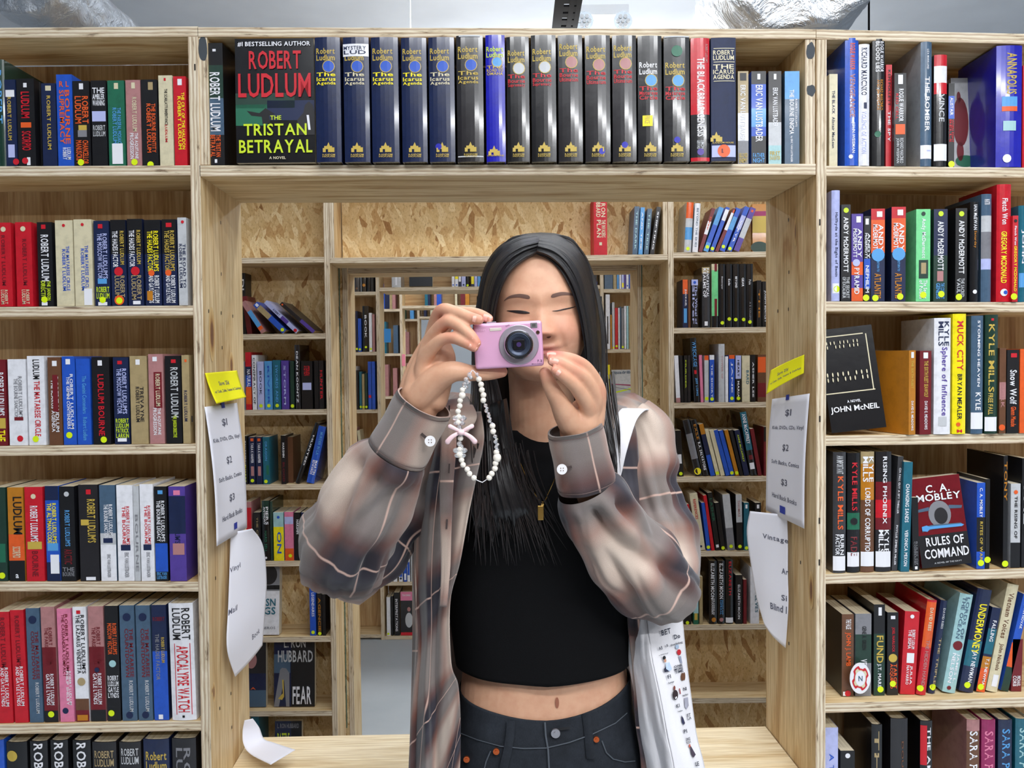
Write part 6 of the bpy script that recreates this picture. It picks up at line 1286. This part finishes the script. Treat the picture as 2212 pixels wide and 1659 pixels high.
sheet('shoulder_strap', [(1352, 898, 1.33), (1348, 884, 1.235), (1334, 896, 1.192), (1320, 940, 1.178), (1304, 1000, 1.175), (1298, 1070, 1.18), (1330, 1170, 1.20), (1365, 1270, 1.22)],
      [(1412, 902, 1.33), (1398, 886, 1.225), (1376, 906, 1.180), (1360, 950, 1.168), (1346, 1005, 1.168), (1335, 1070, 1.178), (1362, 1170, 1.20), (1398, 1270, 1.215)], CANV, 14, 8, .004, .001, 51, (), parent=BAG)
def bagpt(px, py):
    m = 60; v = None
    A, M_, R2 = catmull(bagL, 8), catmull(bagM, 8), catmull(bagR, 8)
    i = min(range(len(M_)), key=lambda k: abs(M_[k][1]-py)); t = (px-M_[i][0])/(R2[i][0]-M_[i][0]); Y = M_[i][2]*(1-t)+R2[i][2]*t-.010*math.sin(math.pi*min(1, max(0, t)))
    return at(px, py, Y-.0075)
INKB = newmat('bag_print_ink', .8, (40, 44, 62))[0]
def bagtext(s, x, y, w_, h, rot=-.28, mat=None):
    V, Fc = text2d(s); pts = []
    for a, b_ in V:
        dx, dy = a*w_, -b_*h; pts.append(bagpt(x+dx-dy*.0+b_*h*-.18, y+dy+dx*rot))
    par(mesh('printed_text', pts, Fc, mat or INKB), BAG)
bagtext('BET', 1430, 1374, 20, 13); bagtext('Do', 1457, 1382, 13, 11); bagtext('5', 1440, 1398, 4, 6); bagtext('douchebag', 1449, 1398, 26, 7)
bagtext('AB', 1424, 1405, 8, 8); bagtext('a anthology', 1424, 1418, 20, 4); bagtext('FI', 1443, 1467, 7, 9); bagtext('fumier', 1444, 1478, 13, 5); bagtext('NI', 1477, 1493, 7, 8); bagtext('nachat', 1475, 1505, 12, 5)
bagtext('KI', 1462, 1530, 7, 9); bagtext('kaplan', 1465, 1540, 10, 5); bagtext('PI', 1478, 1585, 7, 9); bagtext('SINGE|ROUX', 1484, 1608, 9, 14); bagtext('LE', 1503, 1656, 8, 10); bagtext('ONE|MORE|TIME', 1459, 1456, 18, 18); bagtext('ET|LA', 1486, 1556, 8, 14)
def bagblob(pts, col, name='printed_picture'):
    par(mesh(name, [bagpt(a, b_) for a, b_ in pts], [tuple(range(len(pts)))], ink(col)), BAG)
ell = lambda cx, cy, rx, ry, n=12: [(cx+rx*math.cos(2*math.pi*i/n), cy+ry*math.sin(2*math.pi*i/n)) for i in range(n)]
bagblob(ell(1435, 1421, 3.4, 4.5), 'k'); bagblob(ell(1437, 1427, 2.6, 4), (206, 150, 120)); bagblob([(1438, 1433), (1446, 1430), (1452, 1445), (1446, 1450), (1439, 1445)], (190, 208, 232)); bagblob([(1434, 1446), (1438, 1440), (1446, 1444), (1447, 1450), (1436, 1452)], (44, 44, 66))
bagblob(ell(1463, 1397, 4, 5), (170, 190, 214)); bagblob(ell(1467, 1409, 4.5, 6.5), 'r'); bagblob([(1466, 1418), (1471, 1417), (1474, 1432), (1470, 1433)], (150, 156, 176))
bagblob(ell(1474, 1462, 3, 9), 'B'); bagblob(ell(1478, 1461, 2.5, 9), 'B'); bagblob(ell(1459, 1501, 6, 11), (46, 30, 34)); bagblob(ell(1457, 1486, 2.2, 5), (120, 60, 50)); bagblob(ell(1460, 1506, 2.4, 4), 'w'); bagblob([(1467, 1487), (1469, 1487), (1471, 1499), (1469, 1499)], (150, 40, 40))
bagblob([(1478, 1508), (1486, 1506), (1488, 1524), (1483, 1532), (1479, 1526)], (168, 168, 184)); bagblob([(1472, 1545), (1476, 1551), (1480, 1562), (1477, 1566), (1473, 1560)], (40, 44, 80)); bagblob([(1490, 1608), (1494, 1614), (1503, 1630), (1498, 1637), (1493, 1628)], (70, 62, 80)); bagblob(ell(1490, 1611, 1.8, 4), (190, 90, 70))
# ---- necklace
NK = empty('necklace', at(1172, 1100, 1.15)); tag(NK, 'fine gold necklace with small rectangular pendant on the black top', 'necklace')
GOLD = newmat('gold', .25, (206, 166, 92), metal=1.0)[0]
nv_, nf_ = ringtube([W(1112, 968, 1.158, .0006), W(1128, 1010, 1.152, .0006), (*at(1150, 1058, 1.147), .0006), W(1172, 1085, 1.147, .0006), W(1186, 1062, 1.147, .0006), W(1200, 1030, 1.147, .0006), W(1222, 975, 1.16, .0006)], 8, 6); par(mesh('chain', nv_, nf_, GOLD), NK)
c = at(1168, 1108, 1.145); par(boxmesh('pendant', (c.x-.0042, c.y-.001, c.z-.010), (c.x+.0042, c.y+.001, c.z+.010), GOLD, None, .0006), NK)
c = at(1172, 1090, 1.146); rod('bail', c-Vector((.0018, 0, 0)), c+Vector((.0018, 0, 0)), .0018, GOLD, NK, 10)
# ---- pink camera
def pinkm():
    m, nt, b = newmat('pink_metal', .4, (218, 164, 198), metal=.25); q = N(nt)
    q.bump(q.noise(q.mapping(q.coord('Object'), (8, 8, 900)), 1, 2), b, .12, .0003); return m
PINK = pinkm(); CHR = newmat('lens_chrome', .18, (208, 208, 214), metal=1.0)[0]; CHB = newmat('brushed_ring', .42, (176, 166, 178), metal=.8)[0]; LB_ = newmat('lens_black', .25, (20, 20, 24))[0]; GL = newmat('lens_glass', .06, (36, 42, 60), spec=.9)[0]; PUR = newmat('lens_coating', .08, (64, 48, 96), spec=1)[0]
CM = empty('camera', at(1098.5, 745, 1.030)); CM.rotation_euler = (0, math.radians(-2.6), 0); tag(CM, 'small pink compact camera with its round lens out, held in both hands', 'camera')
def cbox(name, x0, x1, z0, z1, y0, y1, mat, bev): return boxmesh(name, (x0, y0, z0), (x1, y1, z1), mat, CM, bev)
hw, hh = .0428, .0283
cbox('body', -hw, hw, -hh, hh, .0, .022, PINK, .0035)
cbox('shutter_button', -.026, -.014, hh, hh+.0018, .008, .016, CHR, .0006)
def crod(name, x, z, r, y0, y1, mat, n=40, par_=None):
    vs = [Vector((x+r*math.cos(2*math.pi*i/n), y, z+r*math.sin(2*math.pi*i/n))) for y in (y0, y1) for i in range(n)]
    return mesh(name, vs, [(i, n+i, n+(i+1) % n, (i+1) % n) for i in range(n)]+[tuple(range(n)), tuple(range(n, 2*n))[::-1]], mat, parent=par_ or CM)
def cring(name, x, z, prof, mat, n=56, par_=None):
    """prof list of (radius, y)"""
    vs = [Vector((x+r*math.cos(2*math.pi*i/n), y, z+r*math.sin(2*math.pi*i/n))) for r, y in prof for i in range(n)]
    return mesh(name, vs, [(k*n+i, (k+1)*n+i, (k+1)*n+(i+1) % n, k*n+(i+1) % n) for k in range(len(prof)-1) for i in range(n)], mat, parent=par_ or CM, smooth=False)
LX, LZ = .0128, -.0005
ln = cring('lens_barrel', LX, LZ, [(.0248, .0), (.0248, -.0012), (.0240, -.0018), (.0182, -.0018)], CHB)
cring('lens_ring', LX, LZ, [(.0182, -.0012), (.0180, -.0075), (.0172, -.0088), (.0160, -.0085)], CHR)
cring('lens_ring', LX, LZ, [(.0160, -.0080), (.0158, -.0150), (.0150, -.0162), (.0143, -.0158)], LB_)
cring('lens_ring', LX, LZ, [(.0143, -.0160), (.0135, -.0168), (.0128, -.0158), (.0092, -.0125)], newmat('lens_inner', .3, (74, 82, 100), metal=.5)[0])
crod('lens_glass', LX, LZ, .0128, -.0120, -.0118, GL)
cbox('lens_aperture', LX-.0072, LX+.0072, LZ-.0055, LZ+.0060, -.0138, -.0122, LB_, .001); crod('lens_coating', LX, LZ, .0030, -.0142, -.0138, PUR, 20)
cbox('flash', -.0225, -.0075, .0180, .0220, -.0006, .002, newmat('flash_window', .2, (206, 196, 186), spec=.8)[0], .0007)
cbox('viewfinder_window', .0285, .0370, .0192, .0258, -.0008, .002, newmat('viewfinder_glass', .15, (120, 116, 118))[0], .0006); cbox('viewfinder_lens', .0305, .0350, .0207, .0245, -.0012, .0, newmat('viewfinder_inner', .1, (86, 84, 84), spec=.8)[0], .0004)
cring('autofocus_lamp', .0372, .0135, [(.0026, 0), (.0024, -.0008), (.0017, -.0008)], CHR, 20); crod('lamp_glass', .0372, .0135, .0017, -.0006, -.0002, newmat('amber_glass', .2, (70, 46, 34))[0], 16)
TXT = newmat('camera_print', .5, (84, 60, 84))[0]; TXL = newmat('camera_relief', .4, (238, 188, 220))[0]
text_on(CM, '7.2', Vector((.0345, -.0005, -.0235)), X3, Z3, .0062, .0032, TXT); text_on(CM, 'MEGA PIXELS', Vector((.0275, -.0005, -.0258)), X3, Z3, .0130, .0011, TXT)
text_on(CM, 'SONY', Vector((-.0385, -.0004, .0185)), X3, Z3, .012, .0030, TXL)
for k in range(3): cbox('microphone_slot', -.0020+k*.0017, -.0013+k*.0017, .0225+k*.0005, .0242+k*.0005, -.0003, .001, TXT, .0001)
# ---- beaded strap
PEARL = newmat('pearl', .22, (238, 230, 218), spec=.7)[0]; PEARL.node_tree.nodes['Principled BSDF'].inputs['Coat Weight'].default_value = .6
CLR, cnt, cb = newmat('clear_bead', .05, (244, 246, 250), spec=.8); cb.inputs['Transmission Weight'].default_value = .75; cb.inputs['IOR'].default_value = 1.45
BOW = newmat('pink_bow', .25, (240, 206, 210), spec=.7)[0]
ST = empty('beaded_strap', at(1030, 800, 1.034)); tag(ST, 'looped wrist strap of pearls, clear beads and a pink bow hanging from the camera', 'strap')
pathL = [(1020, 800), (1012, 812), (1005, 826), (1001, 838), (998, 852), (995, 864), (992, 878), (990, 892), (990, 906), (991, 920), (993, 934), (994, 948), (993, 962), (993, 976), (995, 990), (1001, 1004), (1010, 1016), (1020, 1030), (1032, 1038), (1042, 1042)]
pathR = [(1022, 800), (1030, 810), (1036, 821), (1039, 834), (1043, 848), (1044, 861), (1048, 876), (1053, 893), (1058, 908), (1063, 920), (1067, 936), (1071, 952), (1071, 964), (1073, 976), (1073, 990), (1070, 1006), (1065, 1020), (1056, 1032), (1042, 1042)]
def along(p, step):
    cs = catmull(p, 12); out = [cs[0]]; acc = 0
    for a, b_ in zip(cs, cs[1:]):
        acc += math.hypot(b_[0]-a[0], b_[1]-a[1])
        if acc >= step: out.append(b_); acc = 0
    return out
def ball(name, c, r, mat, parent, sx=1, sz=1, n=14, m=9, fac=False):
    vs = [Vector((c.x+r*sx*math.sin(math.pi*j/m)*math.cos(2*math.pi*i/n), c.y+r*math.sin(math.pi*j/m)*math.sin(2*math.pi*i/n), c.z+r*sz*math.cos(math.pi*j/m))) for j in range(m+1) for i in range(n)]
    o = mesh(name, vs, [(j*n+i, j*n+(i+1) % n, (j+1)*n+(i+1) % n, (j+1)*n+i) for j in range(m) for i in range(n)], mat, smooth=not fac); return par(o, parent)
SY = 1.026
for pth in (pathL, pathR):
    cs = catmull(pth, 6); v, f = ringtube([(*at(a, b_, SY+.001), .0005) for a, b_ in cs], 1, 6); par(mesh('cord', v, f, newmat('cord', .6, 'w')[0]), ST)
    for i, (a, b_) in enumerate(along(pth, 11.2)[1:-1]):
        if pth is pathL:
            mt, r = (CLR, .0034) if (b_ < 838 or 912 < b_ < 938 or 955 < b_ < 964 or 1036 < b_) else (PEARL, .0037)
            if i in (4, 15): mt, r = PEARL, .0046
        else:
            mt, r = (CLR, .0026) if (b_ < 815 or 868 < b_ < 918 or 940 < b_ < 968 or 1034 < b_) else (PEARL, .0038)
            if 982 < b_ < 998: mt, r = PEARL, .0052
        ball('bead', at(a+((-1)**i)*.8, b_, SY), r, mt, ST, fac=(mt is CLR), sz=1.15 if r > .005 else 1, n=8 if mt is CLR else 14, m=5 if mt is CLR else 9)
        if mt is CLR: ball('bead', at(a+4, b_+6, SY-.001), r*.75, mt, ST, fac=True, n=7, m=4)
def butterfly(px, py):
    for s in (-1, 1):
        for dz, sc in ((-5, 1), (6, .8)): ball('butterfly_bead', at(px+s*8*sc, py+dz, SY-.001), .0036*sc, CLR, ST, 1.3, 1, 8, 5, True)
butterfly(992, 908); butterfly(994, 978)
def bowloop(sx, up):
    c = at(996, 934, SY-.004); pts = []
    L = (.0135, .0075) if up else (.0165, -.0115)
    for t in [i/8 for i in range(9)]: pts.append((c.x+sx*L[0]*t+(0 if up else sx*.002*math.sin(t*3)), c.y-.0015*math.sin(t*3), c.z+L[1]*(t**(.8 if up else 1.3)), (.0022 if up else .0026)*(.8+.5*t)))
    v, f = ringtube(pts, 1, 12, .6); par(mesh('bow_loop', v, f, BOW, smooth=True), BOWE)
BOWE = empty('bow', at(996, 934, SY-.004)); par(BOWE, ST)
def par2(o, e): o.parent = e; return o
_par = par
def par(o, e):
    if e is BOWE: o.parent = e; o.matrix_parent_inverse = Matrix.Translation(-(Vector(e.location))); return o
    return _par(o, e)
for sx in (-1, 1):
    for up in (True, False): bowloop(sx, up)
ball('bow_knot', at(996, 934, SY-.006), .0042, BOW, BOWE, 1.1, .9)
# ================= paper notices on the opening's walls =================
PAP = newmat('white_paper', .75, (236, 236, 246), spec=.2)[0]; YEL = newmat('yellow_paper', .6, (246, 240, 30), spec=.25)[0]; TAPE = newmat('blue_tape', .6, (40, 60, 170))[0]; INKP = newmat('print_ink', .7, (96, 98, 116))[0]
def side_pt(px, py, side, off):
    """point off metres in front of the opening's side wall"""
    X = lx(1.3)+TH+off if side == 'L' else rx_-off
    for _ in range(5):
        p = atX(px, py, X); X = (lx(p.z)+TH+off if side == 'L' else rx_-off) + SH*(p.y-Y0)
    return atX(px, py, X)
def notice(name, label, cat, side, corners, mat, texts=(), curl=None, group=None, nu=14, nv_=18, tapes=()):
    """corners: TL, TR, BR, BL as (px, py, off). curl(u,v)->extra offset along the wall normal"""
    sg = 1 if side == 'L' else -1
    C4 = [side_pt(*c[:2], side, c[2]) for c in corners]
    def P(u, v, e=0):   # v from top
        p = C4[0]*(1-u)*(1-v)+C4[1]*u*(1-v)+C4[2]*u*v+C4[3]*(1-u)*v
        return p+Vector((sg*((curl(u, v) if curl else 0)+e), 0, 0))
    root = empty(name, C4[0]); tag(root, label, cat, group)
    vs = [P(i/nu, j/nv_) for j in range(nv_+1) for i in range(nu+1)]; fs = [(j*(nu+1)+i, (j+1)*(nu+1)+i, (j+1)*(nu+1)+i+1, j*(nu+1)+i+1) for j in range(nv_) for i in range(nu)]
    o = mesh('sheet', vs, fs, mat, smooth=True); sd = o.modifiers.new('thick', 'SOLIDIFY'); sd.thickness = .0003; sd.offset = 0; par(o, root)
    for s, u0, u1, v0, v1 in texts:
        V, Fc = text2d(s); par(mesh('lettering', [P(u0+(u1-u0)*a, v1-(v1-v0)*b_, .0006) for a, b_ in V], Fc, INKP), root)
    for u, v, w_, h in tapes:
        par(mesh('tape', [P(u-w_, v+h, .0012), P(u+w_, v+h, .0012), P(u+w_, v-h, .0012), P(u-w_, v-h, .0012)], [(0, 1, 2, 3)], TAPE), root)
    return root
PRICE = [('$1', .42, .58, .10, .17), ('Kids, DVDs, CDs, Vinyl', .10, .92, .235, .28), ('$2', .42, .58, .385, .455), ('Soft Backs, Comics', .14, .86, .525, .57), ('$3', .42, .58, .67, .74), ('Hard Back Books', .18, .82, .81, .855)]
NOTE = [('Save 25¢', .3, .62, .30, .50), ('w/ Cash, Zelle, Venmo & CashApp', .10, .94, .58, .72)]
notice('yellow_note', 'bright yellow discount note taped on the left side wall', 'note', 'L', [(443, 806, .001), (512, 800, .004), (524, 858, .018), (459, 872, .010)], YEL, NOTE, lambda u, v: .008*v*v)
notice('price_sheet', 'white price list sheet taped to the left side wall', 'sign', 'L', [(442, 879, .002), (512, 870, .002), (529, 1140, .006), (467, 1180, .028)], PAP, PRICE, lambda u, v: .006*math.sin(v*3)+.004*v*u, tapes=((.52, .0, .05, .025), (.58, .93, .05, .025)))
notice('yellow_note', 'bright yellow discount note taped on the right side wall', 'note', 'R', [(1665, 800, .030), (1738, 766, .001), (1737, 806, .003), (1655, 852, .045)], YEL, NOTE, lambda u, v: .004*math.sin(u*3))
notice('price_sheet', 'white price list sheet taped to the right side wall', 'sign', 'R', [(1668, 862, .014), (1749, 850, .002), (1738, 1142, .014), (1655, 1102, .022)], PAP, PRICE, lambda u, v: .004*math.sin(v*3), tapes=((.45, .005, .045, .022), (.47, .93, .07, .03)))
INKP2 = INKP
def loose(name, label, side, L_, R_, texts, curlamp, tapes=()):
    """curling sheet from left and right pixel polylines with offsets from the wall"""
    A, B_ = catmull(L_, 6), catmull(R_, 6); m = min(len(A), len(B_)); n = 22; sg = 1 if side == 'L' else -1; vs = []
    def P(u, v, e=0):
        k = v*(m-1); i = min(m-2, int(k)); f = k-i; a = [A[i][c]*(1-f)+A[i+1][c]*f for c in range(3)]; b_ = [B_[i][c]*(1-f)+B_[i+1][c]*f for c in range(3)]
        p, q_ = side_pt(a[0], a[1], side, a[2]), side_pt(b_[0], b_[1], side, b_[2]); r = p*(1-u)+q_*u
        return r+Vector((sg*(curlamp*math.sin(math.pi*u)*(.4+v)), -.0-e, 0))
    root = empty(name, P(0, 0)); tag(root, label, 'sign')
    N_ = 26; vs = [P(i/n, j/N_) for j in range(N_+1) for i in range(n+1)]
    o = mesh('sheet', vs, [(j*(n+1)+i, (j+1)*(n+1)+i, (j+1)*(n+1)+i+1, j*(n+1)+i+1) for j in range(N_) for i in range(n)], PAP, smooth=True); sd = o.modifiers.new('thick', 'SOLIDIFY'); sd.thickness = .0003; sd.offset = 0; par(o, root)
    for s, u0, u1, v0, v1 in texts:
        V, Fc = text2d(s); par(mesh('lettering', [P(u0+(u1-u0)*a, v1-(v1-v0)*b_, .0014) for a, b_ in V], Fc, INKP), root)
loose('curling_notice', 'white notice curling away below the left price list', 'L', [(498, 1150, .004), (496, 1220, .006), (493, 1310, .008), (490, 1400, .012), (508, 1462, .018)],
      [(545, 1142, .045), (568, 1178, .055), (576, 1255, .055), (572, 1330, .052), (567, 1394, .050)], [('Vinyl', .02, .3, .27, .32), ('Mail', .02, .22, .52, .56), ('Book', .62, .86, .80, .845)], .002)
loose('curling_notice', 'white notice curling away below the right price list', 'R', [(1620, 1104, .055), (1613, 1150, .062), (1622, 1220, .058), (1634, 1290, .052), (1650, 1346, .045)],
      [(1700, 1112, .008), (1702, 1170, .008), (1702, 1240, .010), (1703, 1310, .012), (1697, 1400, .014)], [('Vintage', .42, 1.0, .22, .28), ('Ar', .85, 1.0, .46, .51), ('Si', .82, .96, .67, .72), ('Blind I', .5, .96, .75, .80)], .004)
SP = empty('fallen_paper', at(560, 1630, 1.68)); tag(SP, 'white sheet slumped from the left side wall onto the sill board', 'paper')
L_ = [(528, 1556, 1.80), (524, 1580, 1.795), (526, 1608, 1.775), (542, 1630, 1.745), (585, 1652, 1.665)]; R_ = [(546, 1552, 1.82), (560, 1572, 1.83), (570, 1596, 1.82), (590, 1604, 1.79), (638, 1620, 1.730)]
o = sheet('sheet', L_, R_, PAP, 10, 6, 0, 0, 3, (), parent=SP, thick=.0004)

for px, py, w_, h, Y, col, lab in ((837, 725, .018, .036, 4.362, (60, 150, 225), 'blue sticky note on the third rack upright left of the raised hand'), (872, 778, .012, .042, 5.892, (236, 140, 160), 'pink paper tag on the fourth rack upright left of the wrist')):
    c = at(px, py, Y); o = quad(None, 'paper_tag', c, X3, Z3, w_, h, ink(col)); tag(o, lab, 'note')
